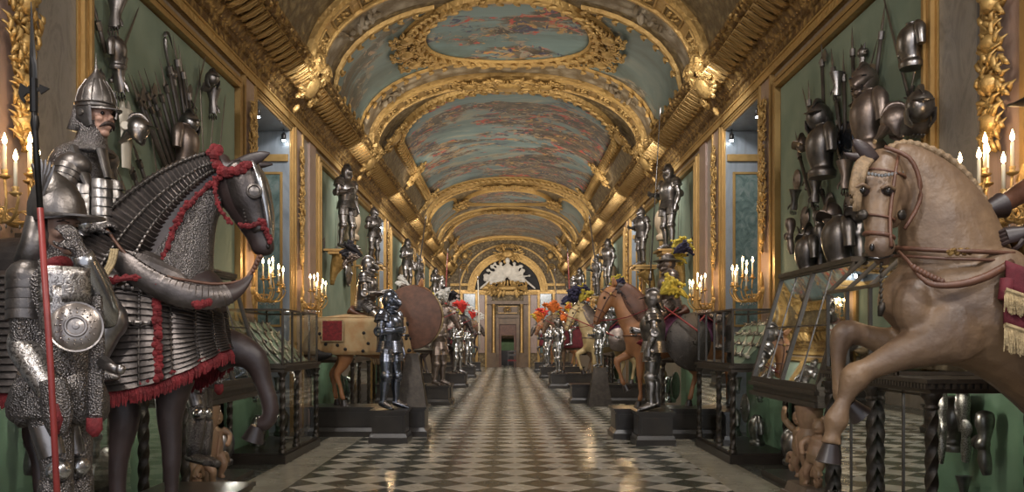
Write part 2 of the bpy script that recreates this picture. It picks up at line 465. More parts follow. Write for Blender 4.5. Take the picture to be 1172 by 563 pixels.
# recesses: jamb panels and green marble pane
wi = 0
for sd in (-1, 1):
    for a, b_ in NICHES:
        wi += 1
        w = bpy.data.objects.new('window_%d' % wi, None); C.objects.link(w); struct(w)
        mb = MB()
        mb.bb(sd*W, sd*(W+.88), b_-.03, b_+.002, 0, NZ-.002); mb.bb(sd*W, sd*(W+.88), a-.002, a+.03, 0, NZ-.002)
        mb.bb(sd*(W+.86), sd*(W+.895), a+.03, b_-.03, 0, NZ-.002); mb.bb(sd*W, sd*(W+.88), a, b_, NZ-.03, NZ)
        mb.build('window_jamb', 'marble_blue', w)
        mb = MB(); x0, x1, z0, z1 = W+.16, W+.72, 1.9, 4.55
        mb.bb(sd*x0, sd*x1, b_-.05, b_-.028, z0, z1); mb.build('window_panel', 'marble_green', w)
        mb = MB(); yy = b_-.045
        for (p0, p1, q0, q1) in ((x0-.04, x0, z0-.04, z1+.04), (x1, x1+.04, z0-.04, z1+.04), (x0, x1, z1, z1+.04), (x0, x1, z0-.04, z0)):
            mb.bb(sd*p0, sd*p1, yy-.02, yy+.02, q0, q1)
        mb.bb(sd*(W+.02), sd*(W+.86), yy-.03, yy+.02, 4.78, 4.9)
        mb.build('window_bead', 'gold_plain', w)
        mb = MB()
        for k in range(3):
            o0 = .02+.045*k; d_ = .05-.012*k
            for yy0, yy1 in ((a-.13+o0, a-.13+o0+.04), (b_+.13-o0-.04, b_+.13-o0)):
                mb.bb(sd*(W-d_), sd*(W+.02), yy0, yy1, 0, NZ+.13-o0)
            mb.bb(sd*(W-d_), sd*(W+.02), a-.13+o0, b_+.13-o0, NZ+.13-o0-.04, NZ+.13-o0)
        mb.build('window_frame', 'gold_plain', w)

# ---- vault
mb = MB(); ni, nj = 64, 61
ys = np.linspace(Y0, Y1, ni)
mb.grid([[V(-SH+ST*j/(nj-1), y, 0) for j in range(nj)] for y in ys], flip=False)
n0 = len(mb.f)
for j in range(nj-1):       # outer skin so the vault has thickness
    pass
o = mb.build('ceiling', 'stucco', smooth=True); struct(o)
so = o.modifiers.new('thick', 'SOLIDIFY'); so.thickness = .25; so.offset = 0.999
# roof mass over the wall heads
mb = MB()
for sd in (-1, 1): mb.bb(sd*3.5, sd*5.0, Y0, Y1, 6.6, 6.75)
struct(mb.build('ceiling_shoulder', 'stucco'))

def sweep(mb, path, prof, closed=True, mi=0):
    """path: list of (s,y); prof: list of (offset across, height) ; offset + = outwards"""
    n = len(path); rows = []
    for i in range(n):
        a = path[(i-1) % n] if (closed or i > 0) else path[i]
        b_ = path[(i+1) % n] if (closed or i < n-1) else path[i]
        tx, ty = b_[0]-a[0], b_[1]-a[1]; l = math.hypot(tx, ty) or 1
        nx, ny = ty/l, -tx/l
        rows.append([V(path[i][0]+nx*o_, path[i][1]+ny*o_, h) for o_, h in prof])
    return mb.grid(rows, mi, close_u=closed)
def rrect(s0, s1, y0, y1, r, n=8, bow=0):
    pts = []
    for cx, cy, a0 in ((s1-r, y0+r, -90), (s1-r, y1-r, 0), (s0+r, y1-r, 90), (s0+r, y0+r, 180)):
        for k in range(n+1):
            a = math.radians(a0+90*k/n); pts.append((cx+r*math.cos(a), cy+r*math.sin(a)))
    # subdivide long edges
    out = []
    for i in range(len(pts)):
        a, b_ = pts[i], pts[(i+1) % len(pts)]; d = math.hypot(b_[0]-a[0], b_[1]-a[1]); m_ = max(1, int(d/.25))
        for k in range(m_): out.append((a[0]+(b_[0]-a[0])*k/m_, a[1]+(b_[1]-a[1])*k/m_))
    if bow:
        ym = (y0+y1)/2; sm_ = (s0+s1)/2
        out = [(s, y) for s, y in out]
    return out
def barrel(a, y0, y1):
    """round-shouldered field: wide curve at the near end, tight corners at the far end"""
    pts = [(a*math.sin(t_), y0+2.1*(1-math.cos(t_))) for t_ in np.linspace(-PI/2, PI/2, 33)]
    pts += [(a, y0+2.1+(y1-.7-y0-2.1)*k/30) for k in range(1, 31)]
    pts += [(a-.7+.7*math.cos(t_), y1-.7+.7*math.sin(t_)) for t_ in np.linspace(.2, PI/2, 6)]
    pts += [(a-.7-(2*a-1.4)*k/20, y1) for k in range(1, 20)]
    pts += [(-a+.7-.7*math.sin(t_), y1-.7+.7*math.cos(t_)) for t_ in np.linspace(0, PI/2-.2, 6)]
    pts += [(-a, y1-.7-(y1-.7-y0-2.1)*k/30) for k in range(0, 30)]
    return pts
def ellipse(cs, cy, rs, ry, n=72):
    return [(cs+rs*math.cos(2*PI*k/n), cy+ry*math.sin(2*PI*k/n)) for k in range(n)]
def patch(name, path, h, mat, label, rings=14):
    """a painted field following the vault, inside a closed outline"""
    cs = sum(p[0] for p in path)/len(path); cy = sum(p[1] for p in path)/len(path); n = len(path)
    mb = MB(); rows = []
    for k in range(1, rings+1):
        q = k/rings
        rows.append([V(cs+(p[0]-cs)*q, cy+(p[1]-cy)*q, h) for p in path])
    vs = [V(cs, cy, h)]+[p for r in rows for p in r]; fs = []
    for j in range(n): fs.append((0, 1+j, 1+(j+1) % n))
    for k in range(rings-1):
        for j in range(n):
            a = 1+k*n; b_ = a+n; fs.append((a+j, b_+j, b_+(j+1) % n, a+(j+1) % n))
    mb.add(vs, fs); o = mb.build(name, mat, smooth=True)
    if label: tag(o, label, 'ceiling painting')
    so = o.modifiers.new('t', 'SOLIDIFY'); so.thickness = .015; so.offset = 0
    return o
FR = [(0, 0), (0, .05), (.05, .09), (.09, .06), (.12, .06), (.17, .14), (.24, .14), (.29, .08), (.32, .1), (.36, 0)]
FRT = [(0, 0), (.0, .04), (.04, .07), (.09, .05), (.13, .07), (.16, 0)]
def reverse_ok(path): return path
def leafy(mb, path, every, size, off=.2, h=.12, closed=True, rnd=None):
    """carved leaves and beads along a path on the vault"""
    rnd = rnd or random.Random(3); acc = 0; n = len(path)
    for i in range(n if closed else n-1):
        a, b_ = path[i], path[(i+1) % n]; d = math.hypot(b_[0]-a[0], b_[1]-a[1]); acc += d
        if acc < every: continue
        acc = 0; tx, ty = (b_[0]-a[0])/d, (b_[1]-a[1])/d; nx, ny = ty, -tx
        c = Vector(V(a[0]+nx*off, a[1]+ny*off, h)); c2 = Vector(V(a[0]+nx*off+tx*.1, a[1]+ny*off+ty*.1, h))
        up = (Vector(V(a[0]+nx*off, a[1]+ny*off, h+.1))-c).normalized(); t_ = (c2-c).normalized(); sd_ = up.cross(t_)
        R = Matrix((t_, sd_, up)).transposed()
        for q in (-1, 1):
            rr = R @ Matrix.Rotation(q*.7, 3, 'Z')
            mb.ball(c+sd_*q*size*.35, (size*.75, size*.28, size*.3), 6, rot=rr)
        mb.ball(c+up*size*.1, (size*.22,)*3, 6)
trim_i = 0
def trim(mb, mat, smooth=True, auto=35):
    global trim_i
    trim_i += 1; o = mb.build('trim_%d' % trim_i, mat, auto=auto); struct(o); return o

# ribs
def rib(yc, w=.82):
    mb = MB(); N_ = 61
    pr = [(-w/2, 0), (-w/2, .10), (-w/2+.06, .15), (-w/2+.12, .15), (-w/2+.14, .10), (w/2-.14, .10), (w/2-.12, .15), (w/2-.06, .15), (w/2, .10), (w/2, 0)]
    mb.grid([[V(-SH+ST*j/(N_-1), yc+o_, h) for o_, h in pr] for j in range(N_)])
    trim(mb, 'gold')
    mb = MB(); k = 0; s = -SH+.45
    while s < SH-.3:            # sunk coffers with raised rims and a rosette
        for q in (0,):
            ln = .42; a = w/2-.2
            pts = [(s, yc-a), (s+ln, yc-a), (s+ln, yc+a), (s, yc+a)]
            mb.grid([[V(s+ln*i/3, yc-a+2*a*j/2, .104) for j in range(3)] for i in range(4)], 0)
            for (p, q_) in ((pts[0], pts[1]), (pts[1], pts[2]), (pts[2], pts[3]), (pts[3], pts[0])):
                mb.tube([V(p[0], p[1], .125), V((p[0]+q_[0])/2, (p[1]+q_[1])/2, .125), V(q_[0], q_[1], .125)], .022, 5, mi=1)
            c = Vector(V(s+ln/2, yc, .13))
            for m_ in range(5):
                aa = m_*2*PI/5; mb.ball(V(s+ln/2+.1*math.cos(aa), yc+.08*math.sin(aa), .12), (.055, .04, .035), 6, mi=1)
        s += .62
    trim(mb, ['coffer', 'gold'])
RIBS = [15.0, 21.35, 35.4, 42.1, 53.9, 8.4]
for r in RIBS: rib(r)
# end-of-bay mouldings next to the ribs: painted grisaille bands
def band(y0, y1, mat):
    mb = MB(); mb.grid([[V(-SH+ST*j/60, y, .02) for y in (y0, (y0+y1)/2, y1)] for j in range(61)], flip=True)
    trim(mb, mat)
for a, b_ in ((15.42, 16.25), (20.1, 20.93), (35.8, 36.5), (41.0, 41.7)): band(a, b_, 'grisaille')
# framed paintings
def framed(path, fr, mat, h, label, leaf=.0, name='ceiling_painting', off=.2):
    ar = sum(path[i][0]*path[(i+1) % len(path)][1]-path[(i+1) % len(path)][0]*path[i][1] for i in range(len(path)))
    if ar < 0: path = path[::-1]
    patch(name, path, h, mat, label)
    mb = MB(); sweep(mb, path, fr)
    if leaf: leafy(mb, path, leaf, leaf*1.0, off, .13)
    trim(mb, 'gold')
    return path
framed(ellipse(0, 18.25, 1.72, 1.72), FR, 'fresco_oval', .03, 'large round ceiling painting of draped figures in a thick gilded ring frame', .16)
for sd, nm in ((-1, 'curved blue green ceiling panel flanking the round painting, armoured dark horse side'),
               (1, 'curved blue green ceiling panel flanking the round painting, rearing pale horse side')):
    a, b_ = (2.35, 4.15)
    pth = []
    for k in range(25):    # the side fields: one concave end that follows the ring
        aa = -52+104*k/24; pth.append((2.38*math.cos(math.radians(aa)), 18.25+2.05*math.sin(math.radians(aa))))
    y_b, y_t = 18.25+2.05*math.sin(math.radians(52)), 18.25-2.05*math.sin(math.radians(52))
    for k in range(1, 9): pth.append((1.47+(4.0-1.47)*k/8, y_b-.15*math.sin(PI*k/8)*0-.25*(k/8)**2))
    for k in range(1, 6): pth.append((4.0, y_b-.25-(y_b-y_t-.5)*k/5))
    for k in range(1, 8): pth.append((4.0-(4.0-1.47)*k/8, y_t+.25*(1-k/8)**2))
    pth = [(sd*s, y) for s, y in pth]
    framed(pth, FRT, 'fresco_side', .025, nm, .12, off=.1)
framed(barrel(3.12, 22.35, 34.1), FR, 'fresco_battle', .03, 'largest ceiling painting, a crowded battle in the clouds inside a gilded frame', .18)
framed(ellipse(0, 38.75, 1.75, 1.75, 48), FR, 'fresco_oval', .03, 'small round ceiling painting beyond the largest one, seen very flat', .0)
for sd in (-1, 1):
    framed(rrect(*sorted((sd*2.4, sd*3.9)), 36.8, 40.7, .5), FRT, 'fresco_side', .025,
           'far curved blue ceiling panel over the %s wall beside the distant round painting' % ('armoured dark horse' if sd < 0 else 'pale horse'), .0)
framed(barrel(3.1, 43.0, 52.9), FR, 'fresco_dark', .03, 'dark farthest ceiling painting before the end wall arch', .0)
framed(rrect(-3.1, 3.1, 9.4, 13.8, 1.2), FRT, 'fresco_battle', .03, None, .0, name='ceiling_field')
# grey figures inside the bands, low relief
def relief(y, s0, s1, n, seed, mat='grisaille', h=.05):
    rnd = random.Random(seed); mb = MB()
    for k in range(n):
        s = s0+(s1-s0)*(k+.5)/n; c = Vector(V(s, y+rnd.uniform(-.1, .1), h))
        for q in range(4):
            d = Vector((rnd.uniform(-.16, .16), rnd.uniform(-.12, .12), rnd.uniform(-.05, .05)))
            mb.ball(c+d, (rnd.uniform(.05, .14), rnd.uniform(.03, .07), .05), 6, rot=Euler((rnd.uniform(0, 3), rnd.uniform(0, 3), rnd.uniform(0, 3))).to_matrix())
    return mb
for yy in (15.85, 20.5):
    for sg in (-1, 1):
        mb = relief(yy, sg*2.4, sg*3.3, 5, int(yy*10)+sg, h=.04); trim(mb, 'grisaille')
# scroll cartouches: carved shields with volutes
def cartouche(c, up, out, w=.8, h=.5, mat='gold_carved', seed=1, scroll=True, mbr=None):
    """c centre; up/out unit vectors; out points at the room"""
    rnd = random.Random(seed); mb = mbr or MB(); up = Vector(up).normalized(); out = Vector(out).normalized(); sd_ = up.cross(out)
    R = Matrix((sd_, out, up)).transposed(); c = Vector(c)
    mb.ball(c+out*.05, (w*.3, .09, h*.38), 12, rot=R)
    for sg in (-1, 1):
        for (cx, cz, r0, tu) in ((.38, .28, .17, 1.5), (.40, -.25, .14, 1.4), (.2, .45, .12, 1.3)):
            pts = []; rs = []
            for k in range(15):
                a = k/14*2*PI*tu; r = r0*w*(1-k/17)
                pts.append(c+sd_*sg*(cx*w+r*math.cos(a))+up*(cz*h*1.5+r*math.sin(a))+out*(.05+.05*k/14)); rs.append(.045*w*(1-.45*k/14))
            mb.tube(pts, rs, 6)
        for k in range(9):
            a = rnd.uniform(-1.4, 1.4); rr = rnd.uniform(.42, .75)
            mb.ball(c+sd_*sg*math.cos(a)*w*rr+up*math.sin(a)*h*rr*1.2+out*.04, (w*.12, .05, w*.05), 6, rot=R @ Matrix.Rotation(-sg*a, 3, 'Y'))
    for k in range(5):
        mb.ball(c+up*(h*.6+.02*k)+sd_*(k-2)*w*.09+out*.06, (w*.035, .05, w*.1), 6, rot=R @ Matrix.Rotation(-(k-2)*.3, 3, 'Y'))
    return mb
for i, yr in enumerate((21.35, 35.4, 42.1)):
    mb = MB()
    cartouche(V(0, yr-.02, .2), (0, -1, 0), (0, 0, -1), 1.1, .7, seed=i, mbr=mb)
    for sg in (-1, 1):
        cartouche(V(sg*.95, yr-.02, .16), (0, -1, 0), (0, 0, -1), .6, .5, seed=i+5, mbr=mb)
    trim(mb, 'gold')
# small carved scroll clusters that join the ring frame to the side panels
for yc in (18.25, 38.75):
    for sg in (-1, 1):
        mb = MB(); n_ = Vector(V(sg*2.1, yc, 1))-Vector(V(sg*2.1, yc, 0))
        for dy in (-.75, 0, .75):
            cartouche(V(sg*(2.2-.12*abs(dy)), yc+dy, .1), (sg*.9, 0, -.3), n_, .5, .42, seed=int(yc), mbr=mb)
        trim(mb, 'gold')
# corner scrolls of the great painting
for (ya, yb) in ((22.35, 34.1), (43.0, 52.9)):
    for sg in (-1, 1):
        for y in (ya+.8, (ya+yb)/2, yb-.8):
            mb = MB(); s = sg*(3.35); n_ = Vector(V(s, y, 1))-Vector(V(s, y, 0))
            cartouche(V(s, y, .12), (0, -1, 0), n_, .75, .6, seed=int(y), mbr=mb); trim(mb, 'gold')

# ---- cornice
for sd, nm in ((-1, 'left'), (1, 'right')):
    pr = [(3.87, 5.62), (3.80, 5.64), (3.80, 5.74), (3.76, 5.76), (3.76, 5.82), (3.70, 5.86), (3.66, 5.92), (3.64, 5.93), (3.56, 5.96), (3.48, 6.02), (3.40, 6.10), (3.35, 6.16), (3.30, 6.17), (3.27, 6.20), (3.27, 6.26), (3.22, 6.28), (3.22, 6.33), (3.46, 6.36)]
    ny = 1400; ysx = np.linspace(Y0, Y1, ny); mb = MB(); rows = []
    for y in ysx:
        r = []
        for k, (x, z) in enumerate(pr):
            dx = dz = 0
            if 8 <= k <= 10:
                ph = (y % .34)/.34; dx = -.045*abs(math.sin(PI*ph)); dz = -.03*abs(math.sin(PI*ph))
            if k in (13, 14): dx = -.03 if (y % .16) < .08 else 0
            r.append((sd*(x+dx), y, z+dz))
        rows.append(r)
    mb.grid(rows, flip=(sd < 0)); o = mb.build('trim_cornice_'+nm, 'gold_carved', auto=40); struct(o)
    # carved acanthus along the cove
    mb = MB(); rnd = random.Random(5+sd); y = 4.0
    while y < Y1:
        st = .24 if y < 30 else .42; sz = 1 if y < 30 else 1.7
        w_l = .068*sz; base = Vector((sd*3.60, y, 5.925)); tip = Vector((sd*3.27, y, 6.10))
        mb.loft([(base, .012, w_l*.5), (base+Vector((-sd*.07, 0, .0)), .025, w_l), (base+Vector((-sd*.20, 0, .08)), .03, w_l*1.05), (tip+Vector((0, 0, .0)), .03, w_l*.7), (tip+Vector((-sd*.03, 0, -.05)), .012, w_l*.25)], 7, (0, 1, 0))
        for q in (-1, 1): mb.tube([base+Vector((-sd*.04, q*w_l*.6, -.02)), base+Vector((-sd*.20, q*w_l*.8, .05)), tip+Vector((-sd*.0, q*w_l*.5, -.035))], .012*sz, 5)
        if y < 22 or int(y*3) % 2:      # loose flowers and leaves of the garland above
            for k in range(2):
                c = Vector((sd*(3.24+rnd.uniform(-.02, .05)), y+rnd.uniform(-.08, .08), 6.27+rnd.uniform(-.06, .06)))
                mb.ball(c, (.05*sz, .045*sz, .022), 6, rot=Euler((rnd.uniform(-1, 1), rnd.uniform(-1, 1), rnd.uniform(0, 3))).to_matrix())
        y += st
    trim(mb, 'gold_plain', auto=60)
    mb = MB(); y = 5.0
    while y < 34:      # bead and egg rows
        mb.ball((sd*3.385, y, 6.135), (.022, .035, .022), 5); mb.ball((sd*3.735, y, 5.85), (.02, .03, .02), 5)
        y += .11
    trim(mb, 'gold')
    # architrave: plain gilded fascia and a beaded line on the wall
    mb = MB(); mb.bb(sd*3.79, sd*3.87, Y0, Y1, 5.45, 5.60); mb.bb(sd*3.77, sd*3.8, Y0, Y1, 5.57, 5.60); mb.bb(sd*3.775, sd*3.8, Y0, Y1, 5.45, 5.475)
    trim(mb, 'gold', auto=30)
# spring brackets with double scrolls where each rib lands
for yr in RIBS[:5]:
    for sd in (-1, 1):
        mb = MB()
        for dy in (-.3, .3):
            pts = []; rs = []
            for k in range(25):      # S-shaped console
                t_ = k/24; a = t_*4.2
                pts.append((sd*(3.30+.28*math.sin(t_*5.0)*.5), yr+dy, 6.15+1.0*t_)); rs.append(.11-.03*t_)
            mb.tube(pts, rs, 8)
            for zz, rr in ((6.28, .17), (7.0, .13)):
                vp = [(sd*(3.16-rr*.2*math.cos(a)*(1-a/14)), yr+dy+.0+rr*math.cos(a)*(1-a/14), zz+rr*math.sin(a)*(1-a/14)) for a in np.linspace(0, 10, 22)]
                mb.tube(vp, .032, 6)
        mb.bb(sd*3.36, sd*3.12, yr-.45, yr+.45, 6.26, 6.34); mb.bb(sd*3.4, sd*3.2, yr-.40, yr+.40, 6.34, 6.6)
        mb.bb(sd*3.34, sd*3.14, yr-.44, yr+.44, 6.98, 7.06)
        for k in range(5): mb.bb(sd*3.33, sd*3.16, yr-.34+.15*k, yr-.26+.15*k, 6.6, 6.98)
        cartouche((sd*3.40, yr, 5.98), (-sd*.5, 0, .8), (-sd*.8, 0, -.5), .75, .55, seed=3, mbr=mb)
        trim(mb, 'gold')

# ---- wall order: gilded strips, panels, pilaster ornament
PANELS = [(7.95, 12.25), (17.7, 21.3), (21.65, 24.2), (28.5, 31.6), (32.0, 34.9), (39.6, 42.6), (43.2, 46.4)]
PZ0, PZ1 = 1.2, 5.15
for sd, nm in ((-1, 'left'), (1, 'right')):
    for a, b_ in PANELS:
        mb = MB(); mb.bb(sd*W, sd*(W-.02), a, b_, PZ0, PZ1)
        trim(mb, 'green_cloth', auto=None or 30)
        mb = MB()
        for k in range(4):
            o0 = .05*k; d_ = (.10, .075, .085, .045)[k]
            y0_, y1_, z1_ = a-.02-o0, b_+.02+o0, PZ1+.02+o0
            mb.bb(sd*W, sd*(W-d_), y0_-.045, y0_, PZ0, z1_); mb.bb(sd*W, sd*(W-d_), y1_, y1_+.045, PZ0, z1_)
            mb.bb(sd*W, sd*(W-d_), y0_-.045, y1_+.045, z1_, z1_+.045)
        trim(mb, 'gold_plain')
    # marble pilaster strips between panel and window
    mb = MB()
    for y in (12.9, 15.95, 17.1, 24.75, 27.55, 28.05, 35.8, 39.0, 47.2, 50.3, 6.7, 5.6):
        mb.bb(sd*W, sd*(W-.04), y-.26, y+.26, 0, 5.45)
    trim(mb, 'marble_pink')
    mb = MB()
    for y in (12.9, 15.95, 24.75, 27.55, 35.8, 39.0, 47.2, 50.3, 6.7):
        for q in (-1, 1): mb.bb(sd*W, sd*(W-.065), y+q*.27-.035, y+q*.27+.035, 0, 5.45)
    trim(mb, 'gold_plain')
    mb = MB(); mb.bb(sd*W, sd*(W-.035), 7.10, 7.72, 0, 5.45); trim(mb, 'marble_grey')
def gilt_drop(z0=2.95, z1=5.1, seed=1, w=.17):
    """hanging gilded trophy of leaves, ribbons and shells, in the plane x=0 facing -x side"""
    rnd = random.Random(seed); mb = MB(); z = z1; k = 0
    while z > z0:
        f = (z-z0)/(z1-z0); ww = w*(.35+.65*abs(math.sin(5*f+seed)))*(1 if f > .15 else .5)
        for q in range(4):
            yy = rnd.uniform(-ww, ww); c = Vector((-.04-rnd.random()*.04, yy, z+rnd.uniform(-.02, .02))); an = rnd.uniform(-1, 1)+(1.2 if yy > 0 else 1.9)
            d = Vector((0, math.cos(an), math.sin(an)))*rnd.uniform(.04, .08)
            mb.loft([(c-d, .004, .004), (c-d*.3+Vector((-.012, 0, 0)), .022, .012), (c+d*.4+Vector((-.015, 0, 0)), .016, .010), (c+d+Vector((.005, 0, 0)), .003, .003)], 6, (1, 0, 0))
        if k % 5 == 0:
            a0 = rnd.uniform(0, 6); sg = rnd.choice((-1, 1))
            mb.tube([(-.07, sg*(.05+.07*(1-t_/9)*math.cos(t_)), z+.07*(1-t_/9)*math.sin(t_)) for t_ in np.linspace(0, 7, 12)], .014, 5)
        if k % 9 == 4: mb.ball((-.07, 0, z), (.05, .07, .08), 8)
        z -= .034; k += 1
    return mb
protos = []
where = {12.9: 'between big green panel and first window recess', 15.95: 'just beyond the first deep window recess', 24.75: 'just before the second window recess',
         27.55: 'just beyond the second window recess', 35.8: 'just before the third window recess', 39.0: 'just beyond the third window recess', 47.2: 'near the end of the hall, before the last recess', 6.72: 'above the nearest candle sconce'}
me_drop = [gilt_drop(seed=s).mesh('gilded_wall_ornament', 'gold', True) for s in (1, 2, 3)]
i = 0
for sd, nm in ((-1, 'armoured-horse wall'), (1, 'pale-horse wall')):
    for y, wh in where.items():
        o = bpy.data.objects.new('gilded_wall_ornament', me_drop[i % 3]); i += 1; C.objects.link(o)
        o.location = (sd*(W-.03), y, 0 if y != 6.72 else .15); o.rotation_euler = (0, 0, 0 if sd > 0 else PI)
        if y == 6.72: o.scale = (1.5, 1.35, 1)
        tag(o, 'gilt drop on %s, %s' % (nm, wh), 'wall ornament', 'gilded drops on the pilasters')

# ---- end wall
EW = Y1
mb = MB(); mb.bb(-4.2, 4.2, EW, EW+.3, 4.85, 8.4); mb.bb(-4.2, -1.0, EW, EW+.3, 0, 4.85); mb.bb(1.0, 4.2, EW, EW+.3, 0, 4.85)
mb.bb(-1, 1, EW, EW+.3, 3.3, 4.85)
struct(mb.build('wall_back', 'stucco'))
mb = MB()   # marble facing panels
for x0, x1, m_ in ((-3.8, -3.0, 0), (-2.75, -2.05, 1), (-1.85, -1.45, 0), (1.45, 1.85, 0), (2.05, 2.75, 1), (3.0, 3.8, 0)):
    mb.bb(x0, x1, EW-.06, EW, .9, 4.6, m_)
trim(mb, ['marble_pink', 'marble_green'])
mb = MB(); mb.bb(-3.85, -1.3, EW-.12, EW, 4.62, 4.85); mb.bb(1.3, 3.85, EW-.12, EW, 4.62, 4.85); mb.bb(-1.9, 1.9, EW-.2, EW, 4.55, 4.68)
for x in (-2.9, -1.95, -1.35, 1.35, 1.95, 2.9): mb.bb(x-.07, x+.07, EW-.09, EW, 0, 4.62)
trim(mb, 'gold_plain')
# arch of the lunette, with stepped rings
def arch_ring(mb, r0, r1, y0, y1, zc, sq=1.0, n=40, mi=0):
    rows = []
    for k in range(n+1):
        a = PI*k/n
        rows.append([(r*math.cos(a), y, zc+r*math.sin(a)*sq) for r, y in ((r0, EW), (r0, y0), (r1, y0), (r1, EW))])
    mb.grid(rows, mi)
mb = MB(); zc = 4.75
for r0, r1, d_ in ((2.05, 2.2, .25), (2.2, 2.42, .16), (2.42, 2.52, .28), (2.95, 3.05, .12)): arch_ring(mb, r0, r1, EW-d_, 0, zc, .98)
for sg in (-1, 1):
    for k in range(3): mb.tube([(sg*(2.75+.25*math.cos(a)), EW-.1, 5.9+.14*k+.3*math.sin(a)) for a in np.linspace(0, PI, 10)], .04, 6)
    cartouche((sg*2.7, EW-.1, 7.0), (0, 0, 1), (0, -1, 0), .7, .6, seed=4, mbr=mb)
cartouche((0, EW-.25, 7.1), (0, 0, 1), (0, -1, 0), 1.3, .7, seed=9, mbr=mb)
mb.bb(-3.6, -2.3, EW-.2, EW, 5.1, 5.25); mb.bb(2.3, 3.6, EW-.2, EW, 5.1, 5.25)
mb.bb(-1.9, 1.9, EW-.35, EW, 4.62, 4.75)
cartouche((0, EW-.3, 4.95), (0, 0, 1), (0, -1, 0), 2.2, .45, seed=12, mbr=mb)
trim(mb, 'gold')
mb = MB(); vs = [(2.06*math.cos(PI*k/32), EW-.03, zc+2.02*math.sin(PI*k/32)) for k in range(33)]
mb.plate(vs, (0, 1, 0), .03); trim(mb, 'dark_void')
# doorway with columns
mb = MB()
for sg in (-1, 1):
    mb.bb(sg*.55, sg*.72, EW-.14, EW, 0, 3.25); mb.bb(sg*1.0, sg*1.3, EW-.1, EW, 0, 4.5); mb.bb(sg*.72, sg*1.3, EW-.3, EW, 0, .9)
mb.bb(-1.3, 1.3, EW-.32, EW, 3.95, 4.15); mb.bb(-.75, .75, EW-.2, EW, 3.1, 3.3); mb.bb(-.62, .62, EW-.1, EW, 3.35, 3.85)
mb.bb(-.55, .55, EW-.05, EW, 2.7, 3.1)
trim(mb, 'oak')
mb = MB()
for sg in (-1, 1):
    mb.lathe([(.13, .9), (.13, 1.0), (.1, 1.05), (.1, 3.6), (.08, 3.7), (.13, 3.85), (.13, 3.95)], (sg*.88, EW-.18, 0), 14)
mb.bb(-.6, .6, EW-.12, EW-.1, 3.38, 3.42); mb.bb(-.6, .6, EW-.12, EW-.1, 3.8, 3.84)
cartouche((0, EW-.15, 3.6), (0, 0, 1), (0, -1, 0), .4, .2, mbr=mb)
trim(mb, 'gold_plain')
# room beyond the door
mb = MB(); mb.bb(-1.6, -1.5, EW+.3, EW+5, 0, 3.4); mb.bb(1.5, 1.6, EW+.3, EW+5, 0, 3.4); mb.bb(-1.6, 1.6, EW+5, EW+5.1, 0, 3.4); mb.bb(-1.6, 1.6, EW+.3, EW+5, 3.4, 3.5)
mb.bb(-1.0, -.55, EW, EW+.3, 0, 3.3); mb.bb(.55, 1.0, EW, EW+.3, 0, 3.3); mb.bb(-.55, .55, EW, EW+.3, 2.7, 3.3)
struct(mb.build('wall_anteroom', 'oak'))
mb = MB(); mb.bb(-.55, -.40, EW+.05, EW+.25, 0, 2.7); mb.bb(.40, .55, EW+.05, EW+.25, 0, 2.7); mb.bb(-.40, .40, EW+.05, EW+.25, 2.0, 2.7)
trim(mb, 'leather')
# white stucco trophy in the lunette
rnd = random.Random(11); mb = MB()
c0 = Vector((0, EW-.3, 5.75))
def lerp_(a, b_, t_): return a*(1-t_)+b_*t_
for k in range(46):
    sg = rnd.choice((-1, 1)); a = rnd.uniform(-.3, 1.1); r = rnd.uniform(.35, 1.5); p0 = c0+Vector((0, 0, -.3))
    d = Vector((sg*math.cos(a), -.08, math.sin(a)*.75+.05)); p1 = p0+d*r
    mb.tube([p0+d*.2, (p0+p1)/2+Vector((0, -.05, .06)), p1], [.09, .11, .03], 7)
    mb.ball(p1, (.16*rnd.uniform(.6, 1.3), .09, .13*rnd.uniform(.6, 1.3)), 7); mb.ball(lerp_(p0, p1, .7), (.16, .1, .1), 7, rot=Euler((0, rnd.uniform(0, 3), 0)).to_matrix())
for sg in (-1, 1):
    for k in range(5):
        mb.ball(c0+Vector((sg*(1.15+.12*k), -.05, -.35-.1*k)), (.2, .08, .07), 7, rot=Matrix.Rotation(sg*.8, 3, 'Y'))
    mb.ball(c0+Vector((sg*.42, -.1, .35)), (.2, .14, .28), 9); mb.ball(c0+Vector((sg*.42, -.15, .72)), .12, 8)
mb.ball(c0+Vector((0, -.12, .3)), (.36, .16, .45), 12); mb.ball(c0+Vector((0, -.15, .92)), (.17, .15, .2), 9)
tag(organic('stucco_trophy', mb, 'stucco_white', voxel=.035, sm=1), 'white stucco trophy of arms and figures filling the end wall arch', 'sculpture')

# ---------------------------------------------------------------- camera, world, light
cam = bpy.data.cameras.new('camera'); co = bpy.data.objects.new('camera', cam); C.objects.link(co)
co.location = (0, 0, CH); co.rotation_euler = (PI/2, 0, 0)
cam.sensor_width = 36; cam.lens = 36*F/1172; cam.shift_x = (586-CX)/1172; cam.shift_y = (HZ-281.5)/1172
cam.clip_end = 200; cam.clip_start = .05
bpy.context.scene.camera = co
wd = bpy.data.worlds.new('world'); bpy.context.scene.world = wd; wd.use_nodes = True
bg = wd.node_tree.nodes['Background']; bg.inputs[0].default_value = (.85, .88, 1, 1); bg.inputs[1].default_value = 1.35
vs_ = bpy.context.scene.view_settings; vs_.view_transform = 'Standard'; vs_.look = 'None'; vs_.exposure = EXPOSURE; vs_.gamma = 1; vs_.use_curve_mapping = False
def light(name, kind, loc, energy, col, **kw):
    l = bpy.data.lights.new(name, kind); l.energy = energy; l.color = col
    rot = kw.pop('rot', None)
    for k, v in kw.items(): setattr(l, k, v)
    o = bpy.data.objects.new(name, l); C.objects.link(o); o.location = loc
    if rot: o.rotation_euler = rot
    return o
